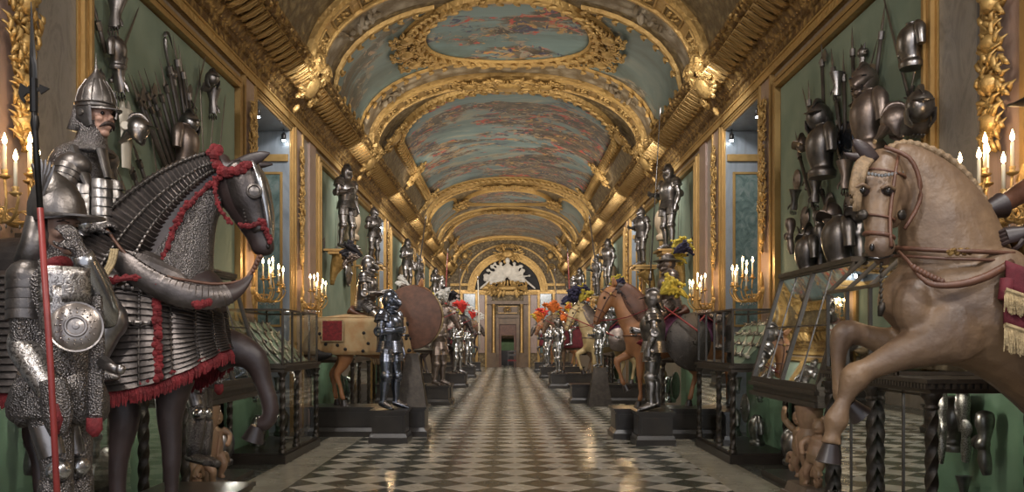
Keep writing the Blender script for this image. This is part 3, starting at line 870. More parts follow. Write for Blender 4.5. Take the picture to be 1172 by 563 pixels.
def aim(o, p):
    o.rotation_euler = (Vector(p)-o.location).to_track_quat('-Z', 'Y').to_euler()
# added fill lights: unseen strips floating inside the cornice edge, facing the vault
for sd in (-1, 1):
    for k in range(7):
        l = light('cove_light', 'AREA', (sd*2.55, 4+8*k, 6.35), VAULT_FILL, (1, .86, .68), shape='RECTANGLE', size=.9, size_y=7.5)
        aim(l, (sd*1.2, 4+8*k, 9.4)); 
# ================================================================ figures in armour
UP = Vector((0, 0, 1))
def frame(face):
    f = Vector(face); f.z = 0; f.normalize(); return f, UP.cross(f), UP      # forward, left, up
def lerp(a, b_, t_): return Vector(a)*(1-t_)+Vector(b_)*t_
def seglames(mb, a, b_, r0, r1, n, k=.07, seg=12, ax=(0, 1, 0), flat=1.0, mid=None, mi=0):
    """a tapering tube of overlapping plates from a to b"""
    a, b_ = Vector(a), Vector(b_); secs = []
    for i in range(n):
        for q, e in ((0, 0), (.92, k), (1.0, k*.6)):
            f = (i+q)/n; r = r0+(r1-r0)*f
            if mid: r += mid*math.sin(PI*f)
            secs.append((lerp(a, b_, f), r*(1+e), r*(1+e)*flat))
    return mb.loft(secs, seg, ax, mi)
def hand(mb, w, d, pal, s=1.0, curl=.9, spread=.1, thumb=1):
    """wrist w, direction d, palm normal pal; four unequal bent fingers and a thumb"""
    d = Vector(d).normalized(); pal = Vector(pal); pal = (pal-d*pal.dot(d)).normalized(); sd_ = d.cross(pal)
    w = Vector(w)
    mb.loft([(w-d*.02*s, .026*s, .02*s), (w+d*.02*s, .032*s, .02*s), (w+d*.06*s, .040*s, .018*s), (w+d*.09*s, .040*s, .016*s)], 10, pal)
    for i, (o_, ln) in enumerate(((.030, .070), (.010, .080), (-.010, .074), (-.029, .058))):
        b0 = w+d*.085*s+sd_*o_*s; dd = (d+sd_*spread*o_*12).normalized(); p = [b0]; ang = 0
        for q in range(3):
            ang += curl*(.55, .75, .6)[q]; st = (dd*math.cos(ang)+pal*math.sin(ang))*ln*s*(.42, .33, .25)[q]; p.append(p[-1]+st)
        mb.tube(p, [.0105*s, .0098*s, .0088*s, .006*s], 6, sub=2)
    b0 = w+d*.03*s+sd_*.034*s*thumb
    p = [b0, b0+(d*.6+sd_*.7*thumb+pal*.3)*.035*s, b0+(d*1.2+sd_*.8*thumb+pal*.9)*.035*s, b0+(d*1.6+sd_*.6*thumb+pal*1.5)*.035*s]
    mb.tube(p, [.014*s, .0125*s, .011*s, .007*s], 6, sub=2)
def head(root, c, face, s=1.0, skin='skin', tache=True, tilt=0, beard=False, voxel=.006):
    """head with nose, brow, lips, ears, eyes and moustache; c = centre of the skull"""
    f, l, u = frame(face); 
    if tilt: 
        R = Matrix.Rotation(tilt, 3, l); f = R @ f; u = R @ u
    c = Vector(c); R = Matrix((f, l, u)).transposed()
    Q = lambda x, y, z: c+(f*x+l*y+u*z)*s
    mb = MB()
    mb.ball(Q(-.005, 0, .025), (.098*s, .078*s, .098*s), 14, rot=R)
    mb.ball(Q(.025, 0, -.045), (.068*s, .060*s, .075*s), 12, rot=R)
    mb.ball(Q(.06, 0, -.098), (.028*s, .032*s, .022*s), 10, rot=R)
    mb.tube([Q(.088, 0, .03), Q(.100, 0, .0), Q(.112, 0, -.022)], [.010*s, .012*s, .017*s], 8)
    mb.ball(Q(.083, 0, .04), (.02*s, .055*s, .012*s), 8, rot=R)
    for y in (-1, 1):
        mb.ball(Q(.06, y*.042, -.022), (.03*s, .022*s, .022*s), 8, rot=R)
        mb.ball(Q(-.005, y*.080, -.005), (.018*s, .009*s, .032*s), 8, rot=R)
        mb.ball(Q(.100, y*.012, -.028), (.012*s, .010*s, .009*s), 6, rot=R)
    mb.ball(Q(.088, 0, -.062), (.014*s, .028*s, .007*s), 8, rot=R); mb.ball(Q(.085, 0, -.074), (.014*s, .024*s, .007*s), 8, rot=R)
    mb.loft([(Q(-.02, 0, -.06), .055*s, .055*s), (Q(-.03, 0, -.17), .06*s, .06*s)], 12, l)
    o = organic('head', mb, skin, root, voxel=voxel*s, sm=3)
    mb = MB()
    for y in (-1, 1): mb.ball(Q(.078, y*.032, .008), .0125*s, 8, rot=R)
    mb.build('eye', 'eye', o, smooth=True)
    mb = MB()
    if tache:
        for y in (-1, 1): mb.tube([Q(.104, 0, -.045), Q(.098, y*.03, -.052), Q(.075, y*.055, -.075)], [.011*s, .012*s, .003*s], 6, sub=3)
    for y in (-1, 1): mb.tube([Q(.094, y*.015, .034), Q(.088, y*.04, .04), Q(.07, y*.058, .03)], [.005*s, .006*s, .002*s], 5)
    if beard: mb.ball(Q(.07, 0, -.115), (.035*s, .04*s, .035*s), 8, rot=R)
    mb.build('facial_hair', 'hair_dark', o, smooth=True)
    return o
def helmet(root, c, face, kind, mat='steel', s=1.0, tilt=0):
    f, l, u = frame(face)
    if tilt:
        Rt = Matrix.Rotation(tilt, 3, l); f = Rt @ f; u = Rt @ u
    c = Vector(c); R = Matrix((f, l, u)).transposed()
    Q = lambda x, y, z: c+(f*x+l*y+u*z)*s
    mb = MB()
    if kind == 'spike':
        prof = [(.126, -.01), (.128, .02), (.124, .06), (.110, .105), (.088, .148), (.060, .188), (.034, .222), (.016, .25), (.010, .27), (.013, .276), (.006, .295), (.0035, .33), (.0, .38)]
        mb.lathe([(r*s, z*s) for r, z in prof], c, 24, u)
        for zz in (-.005, .022): mb.lathe([(.131*s, (zz-.006)*s), (.136*s, zz*s), (.131*s, (zz+.006)*s)], c, 24, u)
        for k in range(12):     # flutes
            a = 2*PI*k/12; mb.tube([Q(.127*math.cos(a), .127*math.sin(a), .03), Q(.112*math.cos(a), .112*math.sin(a), .105), Q(.062*math.cos(a), .062*math.sin(a), .188)], .005*s, 5)
        o = mb.build('helmet', mat, root, auto=50)
        mb = MB()     # peak and nasal bar
        rows = []
        for k in range(13):
            a = -1.1+2.2*k/12; ex = .075*math.cos(a*1.35)**2
            rows.append([Q(.125*math.cos(a), .125*math.sin(a), .0), Q((.125+ex)*math.cos(a), .125*math.sin(a), -.02), Q((.125+ex)*math.cos(a), .125*math.sin(a), -.027), Q(.122*math.cos(a), .122*math.sin(a), -.01)])
        mb.grid(rows); mb.build('helmet_peak', mat, o, smooth=True)
        mb = MB(); mb.tube([Q(.165, 0, .05), Q(.168, 0, -.04), Q(.16, 0, -.08)], [.006*s, .006*s, .012*s], 6); mb.build('nasal_bar', mat, o)
        mb = MB()
        for y in (-1, 1):
            mb.loft([(Q(-.01, y*.118, -.0), .07*s, .01*s), (Q(0, y*.112, -.07), .065*s, .012*s), (Q(.02, y*.09, -.135), .03*s, .01*s)], 12, l)
            mb.lathe([(.0, .012*s), (.02*s, .01*s), (.024*s, 0)], Q(-.01, y*.125, -.05), 10, l*y)
        mb.build('cheek_guard', mat, o, auto=40)
        mb = MB(); mb.loft([(Q(-.06, 0, 0), .06*s, .125*s), (Q(-.075, 0, -.08), .06*s, .13*s), (Q(-.09, 0, -.16), .06*s, .15*s)], 14, l)
        mb.build('neck_guard', 'mail', o, smooth=True)
    elif kind == 'close':
        mb.ball(Q(-.005, 0, .02), (.128*s, .108*s, .135*s), 18, rot=R)
        mb.tube([Q(.10, 0, .10), Q(.02, 0, .165), Q(-.08, 0, .14), Q(-.125, 0, .05)], [.008*s, .02*s, .02*s, .008*s], 8, sub=3)
        mb.loft([(Q(-.01, 0, -.06), .105*s, .095*s), (Q(0, 0, -.13), .085*s, .08*s), (Q(0, 0, -.16), .12*s, .12*s)], 16, l)
        o = mb.build('helmet', mat, root, auto=50)
        mb = MB(); mb.loft([(Q(.03, 0, .045), .02*s, .105*s), (Q(.075, 0, .03), .045*s, .095*s), (Q(.13, 0, -.02), .05*s, .05*s), (Q(.165, 0, -.05), .02*s, .012*s)], 14, l)
        mb.loft([(Q(.02, 0, -.06), .05*s, .1*s), (Q(.09, 0, -.075), .045*s, .07*s), (Q(.13, 0, -.085), .015*s, .02*s)], 12, l)
        v_ = mb.build('visor', mat, o, auto=40)
        mb = MB()
        for y in (-1, 1):
            mb.box(Q(.108, y*.045, .042), (.03*s, .05*s, .008*s), rot=R @ Matrix.Rotation(-y*.5, 3, 'Z'))
            for k in range(4): mb.box(Q(.125, y*.042, -.015-.018*k), (.02*s, .008*s, .008*s), rot=R)
        mb.build('sight_slot', 'dark_void', v_)
    elif kind == 'burgonet':
        mb.ball(Q(-.005, 0, .03), (.125*s, .105*s, .125*s), 18, rot=R)
        mb.tube([Q(.10, 0, .10), Q(.04, 0, .165), Q(-.06, 0, .16), Q(-.12, 0, .07)], [.008*s, .022*s, .022*s, .008*s], 8, sub=3)
        mb.loft([(Q(.10, 0, .055), .012*s, .085*s), (Q(.16, 0, .04), .008*s, .06*s), (Q(.19, 0, .03), .004*s, .02*s)], 12, l)
        mb.loft([(Q(-.09, 0, -.03), .05*s, .10*s), (Q(-.13, 0, -.1), .03*s, .11*s), (Q(-.17, 0, -.14), .02*s, .1*s)], 12, l)
        for y in (-1, 1): mb.loft([(Q(0, y*.1, 0), .06*s, .014*s), (Q(.01, y*.095, -.08), .055*s, .014*s), (Q(.04, y*.06, -.13), .02*s, .01*s)], 10, l)
        o = mb.build('helmet', mat, root, auto=50)
    elif kind == 'morion':
        mb.ball(Q(0, 0, .04), (.115*s, .10*s, .13*s), 18, rot=R)
        rows = []
        for k in range(25):
            a = 2*PI*k/24; e = .07*math.cos(a)**2; zz = .075*math.cos(a)**4
            rows.append([Q(.11*math.cos(a), .10*math.sin(a), .0), Q((.17+e)*math.cos(a), .145*math.sin(a), -.015+zz), Q((.17+e)*math.cos(a), .145*math.sin(a), -.022+zz), Q(.105*math.cos(a), .095*math.sin(a), -.012)])
        mb.grid(rows)
        vs = [Q(.12*math.cos(a), 0, .06+.16*math.sin(a)) for a in np.linspace(.0, PI, 16)]; mb.plate(vs, l, .012*s)
        o = mb.build('helmet', mat, root, auto=50)
    elif kind == 'hat':
        mb.lathe([(.235*s, -.005*s), (.24*s, .0), (.235*s, .006*s), (.13*s, .012*s), (.125*s, .05*s), (.11*s, .11*s), (.08*s, .135*s), (0, .14*s)], c, 24, u, sx=1)
        o = mb.build('hat', mat, root, auto=50)
    return o
def plume(root, base, d, mat, size=.35, n=16, seed=1, name='plume', droop=.5):
    """bunch of drooping feathers"""
    rnd = random.Random(seed); mb = MB(); base = Vector(base); d = Vector(d).normalized()
    a_ = d.orthogonal().normalized(); b_ = d.cross(a_)
    for k in range(n):
        an = rnd.uniform(0, 2*PI); sp = rnd.uniform(.1, .55); v = (d+(a_*math.cos(an)+b_*math.sin(an))*sp).normalized()
        ln = size*rnd.uniform(.7, 1.1); p = [base, base+v*ln*.4, base+v*ln*.8+Vector((0, 0, -droop*ln*.06)), base+v*ln*1.0+(a_*math.cos(an)+b_*math.sin(an))*ln*.2+Vector((0, 0, -droop*ln*.35))]
        mb.tube(p, [size*.04, size*.13, size*.15, size*.05], 7, sub=3, flat=.7)
        for q in range(5):
            mb.ball(lerp(p[1], p[3], rnd.random())+Vector((rnd.uniform(-1, 1), rnd.uniform(-1, 1), rnd.uniform(-1, 1)))*size*.10, (size*.07, size*.05, size*.07), 5)
    return mb.build(name, mat, root, smooth=True)
def knight(root, J, face=(1, 0, 0), mat='steel', body='mail', helm='close', skin=None, near=False, skirt=True, s=1.14, hands='gauntlet', lam=6, bodyvox=.022, hmat=None, head_tilt=0):
    """J joints in the root's frame. Builds one continuous body and plates over it."""
    f, l, u = frame(face); R = Matrix((f, l, u)).transposed(); hmat = hmat or mat
    pel, che, nec, hd = (Vector(J[k]) for k in ('pelvis', 'chest', 'neck', 'head'))
    mb = MB()
    mb.loft([(pel-u*.08*s, .10*s, .15*s), (pel, .12*s, .165*s), (lerp(pel, che, .5), .105*s, .135*s), (che, .125*s, .165*s), (lerp(che, nec, .6), .11*s, .165*s), (nec, .055*s, .06*s), (lerp(nec, hd, .5), .055*s, .06*s)], 16, l, sub=2)
    mb.ball(hd, (.09*s, .075*s, .11*s), 12, rot=R)
    for sd_, k in ((1, 'L'), (-1, 'R')):
        sh, el, wr = (Vector(J[q+k]) for q in ('sh', 'el', 'wr')); hp, kn, an, toe = (Vector(J[q+k]) for q in ('hp', 'kn', 'an', 'toe'))
        mb.ball(sh, .062*s, 10)
        mb.loft([(sh, .055*s, .055*s), (lerp(sh, el, .5), .05*s, .05*s), (el, .04*s, .04*s), (lerp(el, wr, .3), .042*s, .042*s), (wr, .027*s, .027*s)], 10, l)
        mb.loft([(hp+u*.04*s, .09*s, .09*s), (lerp(hp, kn, .4), .08*s, .08*s), (kn, .055*s, .055*s), (lerp(kn, an, .35), .056*s, .056*s), (an, .036*s, .036*s)], 12, l)
        mb.loft([(an-(toe-an)*.25, .035*s, .035*s), (lerp(an, toe, .4)-u*.01, .04*s, .045*s), (toe, .025*s, .04*s)], 10, l)
        d = Vector(J.get('hd'+k, wr-el)); hand(mb, wr, d, J.get('pal'+k, -f*.2-l*sd_), s, J.get('curl'+k, .7), thumb=J.get('th'+k, sd_))
    organic('body', mb, body, root, voxel=bodyvox*s if not near else .009*s, sm=2 if near else 2)
    # cuirass
    mb = MB(); g = .018*s
    secs = [(lerp(pel, che, .1)-f*0, .135*s+g, .155*s+g), (lerp(pel, che, .22), .122*s+g, .14*s+g), (lerp(pel, che, .6)+f*.012*s, .14*s+g, .16*s+g), (che+f*.02*s, .15*s+g, .18*s+g), (lerp(che, nec, .45)+f*.01*s, .125*s+g, .165*s+g), (lerp(che, nec, .8), .085*s+g, .11*s+g), (nec+u*.01, .07*s, .08*s)]
    mb.loft(secs, 20, l, sub=3)
    cu = mb.build('cuirass', mat, root, smooth=True)
    mb = MB(); mb.loft([(lerp(che, nec, .85), .095*s, .12*s), (nec+u*.02*s, .075*s, .085*s), (nec+u*.06*s, .085*s, .09*s)], 16, l); mb.build('gorget', mat, root, auto=40)
    if skirt:
        mb = MB(); secs = []
        for i in range(5):
            z = i/5
            secs += [(pel+u*(.07-.15*z)*s, (.145+.03*z)*s, (.165+.035*z)*s), (pel+u*(.07-.15*(z+.19))*s, (.157+.03*z)*s, (.178+.035*z)*s)]
        mb.loft(secs, 20, l); mb.build('fauld', mat, root, auto=30)
    for sd_, k in ((1, 'L'), (-1, 'R')):
        sh, el, wr = (Vector(J[q+k]) for q in ('sh', 'el', 'wr')); hp, kn, an, toe = (Vector(J[q+k]) for q in ('hp', 'kn', 'an', 'toe'))
        da = (el-sh).normalized(); df = (wr-el).normalized()
        ax = l if abs(da.dot(l)) < .8 else f
        mb = MB(); top = sh-da*.075*s+l*sd_*.01*s
        secs = []
        for i in range(4):
            fq = i/4
            for q, e in ((0, 0), (.22, .06)):
                r = (.05+.05*math.sin(min(1, (fq+q)*1.6+.2)*PI/2))*s*(1+e)
                secs.append((lerp(top, sh+da*.10*s, fq+q), r, r*1.05))
        mb.loft(secs, 14, ax); mb.ball(sh+f*.055*s-u*.01*s, (.03*s, .055*s, .055*s), 12, rot=R)
        mb.build('pauldron', mat, root, auto=40)
        mb = MB(); seglames(mb, sh+da*.08*s, el-da*.03*s, .060*s, .052*s, 3, .05, ax=ax)
        mb.build('rerebrace', mat, root, auto=40)
        mb = MB(); mb.ball(el, (.062*s,)*3, 12); cw = el+(l*sd_)*.03*s
        mb.lathe([(0, .0), (.05*s, .012*s), (.07*s, .0), (.066*s, -.006*s)], cw+l*sd_*.02*s, 14, l*sd_)
        mb.build('couter', mat, root, auto=40)
        ax = l if abs(df.dot(l)) < .8 else f
        mb = MB(); seglames(mb, el+df*.03*s, wr-df*.02*s, .052*s, .036*s, 2, .03, ax=ax, mid=.008*s); mb.build('vambrace', mat, root, auto=40)
        if hands == 'gauntlet':
            mb = MB(); mb.loft([(wr-df*.11*s, .055*s, .055*s), (wr-df*.04*s, .040*s, .04*s), (wr+df*.0*s, .034*s, .036*s)], 14, ax)
            if not near: 
                hdv = Vector(J.get('hd'+k, df)); hdv.normalize(); hand(mb, wr, hdv, J.get('pal'+k, -f*.2-l*sd_), s*1.12, J.get('curl'+k, .7), thumb=J.get('th'+k, sd_))
            mb.build('gauntlet', mat, root, auto=40)
        dt = (kn-hp).normalized(); dc = (an-kn).normalized()
        mb = MB(); ts = hp+f*.05*s*0+dt*.02*s
        seglames(mb, lerp(hp, kn, -.02)+f*.035*s+l*sd_*.03*s, lerp(hp, kn, .45)+f*.02*s+l*sd_*.02*s, .088*s, .098*s, 5, .05, ax=l, flat=1.05); mb.build('tasset', mat, root, auto=30)
        mb = MB(); mb.loft([(lerp(hp, kn, .25), .092*s, .092*s), (lerp(hp, kn, .6), .083*s, .083*s), (lerp(hp, kn, .88), .067*s, .067*s)], 14, l); mb.build('cuisse', mat, root, auto=40)
        mb = MB(); mb.ball(kn+f*.01*s, (.072*s, .066*s, .07*s), 14, rot=R)
        for e in (-.07, .07): mb.loft([(kn-dc*e*s*.6, .071*s, .068*s), (kn-dc*e*s*1.1, .066*s, .064*s)], 14, l)
        mb.lathe([(0, .012*s), (.04*s, .010*s), (.062*s, -.004*s)], kn+l*sd_*.066*s, 12, l*sd_)
        mb.build('poleyn', mat, root, auto=40)
        mb = MB(); mb.loft([(lerp(kn, an, .12), .058*s, .058*s), (lerp(kn, an, .32)-f*.012*s, .067*s, .062*s), (lerp(kn, an, .65), .052*s, .05*s), (lerp(kn, an, .92), .042*s, .042*s), (an+(an-kn)*.04, .05*s, .048*s)], 14, l, sub=2); mb.build('greave', mat, root, smooth=True)
        mb = MB(); td = (toe-an); secs = []
        for i in range(6):
            fq = i/6
            for q, e in ((0, 0), (.16, .07)):
                r = .048*s*(1-.55*(fq+q)**2)
                secs.append((an+td*(-.2+1.3*(fq+q))-u*(.015+.01*fq)*s, r*(1+e)*.85, r*(1+e)))
        mb.loft(secs, 12, l); mb.build('sabaton', mat, root, auto=40)
    if helm: helmet(root, hd, face, helm, hmat, s*.93, head_tilt)
    if skin: head(root, hd, face, s, skin, tilt=head_tilt)
def std_pose(sx=0, armL='side', armR='side', s=1.0, ast=False):
    J = dict(pelvis=(0, 0, .95), chest=(.0, 0, 1.27), neck=(0, 0, 1.48), head=(.02, 0, 1.62),
             shL=(0, .205, 1.41), shR=(0, -.205, 1.41), hpL=(0, .10, .90), hpR=(0, -.10, .90),
             knL=(.05, .13, .50), knR=(.02, -.13, .50), anL=(.03, .15, .10), anR=(-.04, -.14, .10), toeL=(.21, .20, .04), toeR=(.14, -.19, .04))
    arms = dict(side=((-.04, .29, 1.15), (.06, .30, .92), (.1, 0, -1)), hold=((.0, .30, 1.17), (.24, .27, 1.18), (1, -.1, .1)),
                hip=((-.12, .36, 1.18), (.10, .22, 1.06), (.6, -.5, -.3)), up=((.10, .33, 1.25), (.26, .30, 1.45), (.5, 0, 1)), rein=((.02, .27, 1.14), (.26, .10, 1.16), (1, -.2, .1)))
    for k, nm, y in (('L', armL, 1), ('R', armR, -1)):
        e, w, h = arms[nm]
        J['el'+k] = (e[0], y*e[1], e[2]); J['wr'+k] = (w[0], y*w[1], w[2]); J['hd'+k] = (h[0], y*h[1], h[2])
        if nm in ('hold', 'up'): J['pal'+k] = (0, -y, 0); J['curl'+k] = 1.15
    if ast:    # astride: origin at the seat
        J.update(pelvis=(0, 0, .10), chest=(.02, 0, .42), neck=(.03, 0, .63), head=(.06, 0, .77), hpL=(0, .12, .08), hpR=(0, -.12, .08),
                 knL=(.33, .34, -.17), knR=(.33, -.34, -.17), anL=(.30, .38, -.60), anR=(.30, -.38, -.60), toeL=(.48, .41, -.62), toeR=(.48, -.41, -.62))
        for k in 'LR':
            for q in ('sh', 'el', 'wr'):
                if q == 'sh': J['sh'+k] = (.02, .19*(1 if k == 'L' else -1), .57)
                else: a = J[q+k]; J[q+k] = (a[0]+.02, a[1], a[2]-.85)
    return J

# ================================================================ horses
def leg_loft(mb, pts, sub=3, flat=.9):
    """pts: (x,y,z,r)"""
    mb.loft([(Vector(p[:3]), p[3], p[3]*flat) for p in pts], 12, (0, 1, 0), sub=sub)
def hoof(mb, a, d, r=.065, n=14):
    """hoof below fetlock point a, opening along d"""
    d = Vector(d).normalized(); a = Vector(a)
    mb.loft([(a, r*.72, r*.72), (a+d*.03, r*.85, r*.8), (a+d*.10, r*1.2, r*1.1), (a+d*.105, r*1.0, r*.9)], n, (0, 1, 0))
STAND = dict(
    torso=[(-.84, 0, 1.24, .16, .10), (-.72, 0, 1.26, .27, .22), (-.5, 0, 1.24, .33, .28), (-.15, 0, 1.18, .33, .30), (.2, 0, 1.15, .36, .29), (.46, 0, 1.18, .36, .25), (.62, 0, 1.22, .25, .19), (.70, 0, 1.22, .12, .10)],
    neck=[(.38, 0, 1.28, .30, .19), (.56, 0, 1.50, .25, .14), (.68, 0, 1.72, .20, .105), (.78, 0, 1.92, .15, .085), (.86, 0, 2.0, .09, .07)],
    head=[(.84, 0, 2.0, .09, .075), (.93, 0, 1.90, .135, .095), (1.01, 0, 1.77, .135, .09), (1.08, 0, 1.62, .095, .07), (1.13, 0, 1.50, .075, .06), (1.16, 0, 1.42, .07, .06), (1.17, 0, 1.38, .035, .035)],
    legs=[[(.42, .14, 1.06, .15), (.44, .15, .82, .09), (.45, .15, .55, .06), (.45, .15, .50, .055), (.44, .15, .28, .037), (.44, .15, .17, .046), (.47, .15, .10, .042)],
          [(.42, -.14, 1.06, .15), (.60, -.15, .88, .09), (.78, -.15, .80, .062), (.80, -.15, .74, .055), (.73, -.15, .52, .037), (.70, -.15, .42, .046), (.66, -.15, .36, .042)],
          [(-.58, .15, 1.12, .24), (-.46, .17, .88, .15), (-.60, .17, .66, .085), (-.70, .17, .54, .065), (-.67, .17, .34, .042), (-.65, .17, .18, .048), (-.62, .17, .10, .043)],
          [(-.58, -.15, 1.12, .24), (-.40, -.17, .88, .15), (-.48, -.17, .66, .085), (-.56, -.17, .54, .065), (-.50, -.17, .34, .042), (-.47, -.17, .18, .048), (-.44, -.17, .10, .043)]],
    hoofd=[(.12, 0, -1), (-.5, 0, -1), (.12, 0, -1), (.12, 0, -1)],
    tail=[(-.82, 0, 1.36, .05), (-.95, 0, 1.30, .07), (-1.04, 0, 1.05, .09), (-1.05, 0, .75, .08), (-1.0, 0, .5, .03)])
def horse(root, S, mat='horse_brown', hair='black_hair', voxel=.03, mane=True, tack=True, ears=True, tail=True, eye=True):
    mb = MB()
    for k in ('torso', 'neck', 'head'):
        mb.loft([(Vector(p[:3]), p[3], p[4]) for p in S[k]], 20, (0, 1, 0), sub=3)
    for lg in S['legs']: leg_loft(mb, lg)
    for c_, r_0 in S.get('extra', ()): mb.ball(c_, r_0, 12)
    hd = [Vector(p[:3]) for p in S['head']]; fd = (hd[4]-hd[1]).normalized(); n_ = Vector(S.get('side', (0, 1, 0))).normalized()
    fw = fd.cross(n_)*(-1); 
    if fw.dot(Vector((1, 0, .3))*S.get('dir', 1)) < 0: fw = -fw
    body = organic('body', mb, mat, root, voxel=voxel, sm=4)
    q = S.get('hs', 1.0)
    mb = MB()
    for sg in (-1, 1):       # ears
        b0 = hd[0]+n_*sg*.055*q+fw*.01+Vector((0, 0, .04*q)); tip = b0+(Vector((0, 0, 1))*.13+n_*sg*.03+S.get('eardir', fw*.04))*q
        mb.loft([(b0, .035*q, .022*q), (lerp(b0, tip, .4), .036*q, .02*q), (tip, .004, .004)], 10, (0, 1, 0), sub=2)
    if ears: mb.build('ear', mat, root, smooth=True)
    mb = MB()
    for sg in (-1, 1): 
      if eye: mb.ball(hd[2]+n_*sg*S['head'][2][4]*.86+fw*S['head'][2][3]*.35-fd*.05*q, (.026*q,)*3, 10)
    if eye: mb.build('eye', 'eye', root, smooth=True)
    mb = MB()
    for sg in (-1, 1): 
      if eye: mb.ball(hd[5]+n_*sg*S['head'][5][4]*.72+fw*S['head'][5][3]*.6, (.014*q,)*3, 8)
    if eye: mb.build('nostril', 'eye', root, smooth=True)
    for lg, hdv in zip(S['legs'], S['hoofd']):
        mb = MB(); hoof(mb, Vector(lg[-1][:3]), hdv, S.get('hoofr', .062)); mb.build('hoof', 'hoof', root, auto=50)
    rnd = random.Random(4)
    if mane:
        mb = MB(); nk = S['neck']
        for i in range(34):
            t_ = i/33*(len(nk)-1.001); a = int(t_); fr_ = t_-a
            c = lerp(nk[a][:3], nk[a+1][:3], fr_); r = nk[a][3]*(1-fr_)+nk[a+1][3]*fr_; ry = nk[a][4]*(1-fr_)+nk[a+1][4]*fr_
            tg = (Vector(nk[a+1][:3])-Vector(nk[a][:3])).normalized(); up_ = tg.cross(Vector((0, 1, 0)))
            if up_.dot(Vector((-S.get('dir', 1), 0, .3))) < 0: up_ = -up_
            c0 = c+up_*r*.97; sg = S.get('maneside', 1)
            p = [c0-up_*.02, c0+up_*.02+Vector((0, sg*.04, 0)), c0-up_*.05+Vector((0, sg*ry*.8, -.03)), c+up_*r*.3+Vector((0, sg*(ry+.03), -.06+rnd.uniform(-.04, .04)))]
            mb.tube(p, [.02, .028, .026, .006], 6, sub=2)
        mb.build('mane', hair, root, smooth=True)
    if tail:
        mb = MB(); tl = S['tail']
        for i in range(14):
            o_ = Vector((rnd.uniform(-.03, .03), rnd.uniform(-.035, .035), 0))
            mb.tube([Vector(p[:3])+o_*(1+k*.6) for k, p in enumerate(tl)], [p[3]*.5 for p in tl], 6, sub=3)
        mb.build('tail', hair, root, smooth=True)
    if tack:
        bridle(root, S)
        mb = MB(); nk = S['neck'][0]; t0 = S['torso']
        a = Vector(t0[-3][:3]); 
        pts = [Vector((a.x-.05+(.30)*math.cos(an), (t0[-3][4]+.02)*math.sin(an), a.z+.02)) for an in np.linspace(-PI/2-.6, PI/2+.6, 20)]
        mb.tube(pts, .016, 6); mb.build('breast_strap', 'leather', root, smooth=True)
    return body
def ring_at(sec, a_off, n_axis, fd, k=1.04, n=20):
    c = Vector(sec[:3]); w = fd.cross(n_axis).normalized()
    return [c+w*math.cos(a)*sec[3]*k+n_axis*math.sin(a)*sec[4]*k for a in np.linspace(0, 2*PI, n)]
def bridle(root, S, mat='leather', r=.011):
    hd = S['head']; n_ = Vector(S.get('side', (0, 1, 0))).normalized(); fd = (Vector(hd[4][:3])-Vector(hd[1][:3])).normalized()
    mb = MB()
    for i in (1, 3, 4): mb.tube(ring_at(hd[i], 0, n_, fd), r, 6)
    for sg in (-1, 1): mb.tube([Vector(hd[k][:3])+n_*sg*hd[k][4]*1.04 for k in (0, 1, 2, 3, 5)], r, 6)
    b_ = mb.build('bridle', mat, root, smooth=True)
    mb = MB()
    for sg in (-1, 1): mb.lathe([(0, .012), (.02, .01), (.028, 0)], Vector(hd[1][:3])+n_*sg*hd[1][4]*1.06, 12, n_*sg)
    mb.build('boss', 'gold_plain', b_, smooth=True)
def saddle(root, x, z, mat='leather', cloth=None, w=.33):
    mb = MB(); mb.loft([((x-.26, 0, z+.10), .09, .17), ((x-.16, 0, z+.04), .05, .20), ((x, 0, z+.0), .04, .20), ((x+.14, 0, z+.04), .05, .18), ((x+.22, 0, z+.12), .08, .13)], 14, (0, 1, 0), sub=2)
    mb.build('saddle', mat, root, smooth=True)
    if cloth:
        mb = MB(); rows = []
        for i in range(9):
            xx = x-.38+.7*i/8; row = []
            for j in range(17):
                a = -1+2*j/16; row.append((xx, math.sin(a*1.45)*w, z-.02+.02*math.cos(i*2)-(1-math.cos(a*1.45))*.50))
            rows.append(row)
        mb.grid(rows); o = mb.build('saddle_cloth', cloth, root, smooth=True)
        so = o.modifiers.new('t', 'SOLIDIFY'); so.thickness = .02
def plinth(cx, cy, dx, dy, h, label, group=None, name='wooden_plinth'):
    t_ = thing(name, label, 'plinth', (cx, cy, 0), 0, group)
    mb = MB(); mb.box((0, 0, .045), (dx+.06, dy+.06, .09)); mb.box((0, 0, .12), (dx+.03, dy+.03, .06), taper=.96); mb.build('base', 'plinth_wood', t_)
    mb = MB(); mb.box((0, 0, h/2+.05), (dx-.04, dy-.04, h-.16))
    for sg in (-1, 1):
        mb.box((0, sg*(dy-.04)/2, h/2+.04), (dx-.14, .012, h-.27)); mb.box((sg*(dx-.04)/2, 0, h/2+.04), (.012, dy-.14, h-.27))
    mb.build('body', 'plinth_wood', t_)
    mb = MB(); mb.box((0, 0, h-.045), (dx, dy, .03)); mb.box((0, 0, h-.015), (dx+.04, dy+.04, .03)); mb.build('top', 'plinth_wood', t_)
    return t_
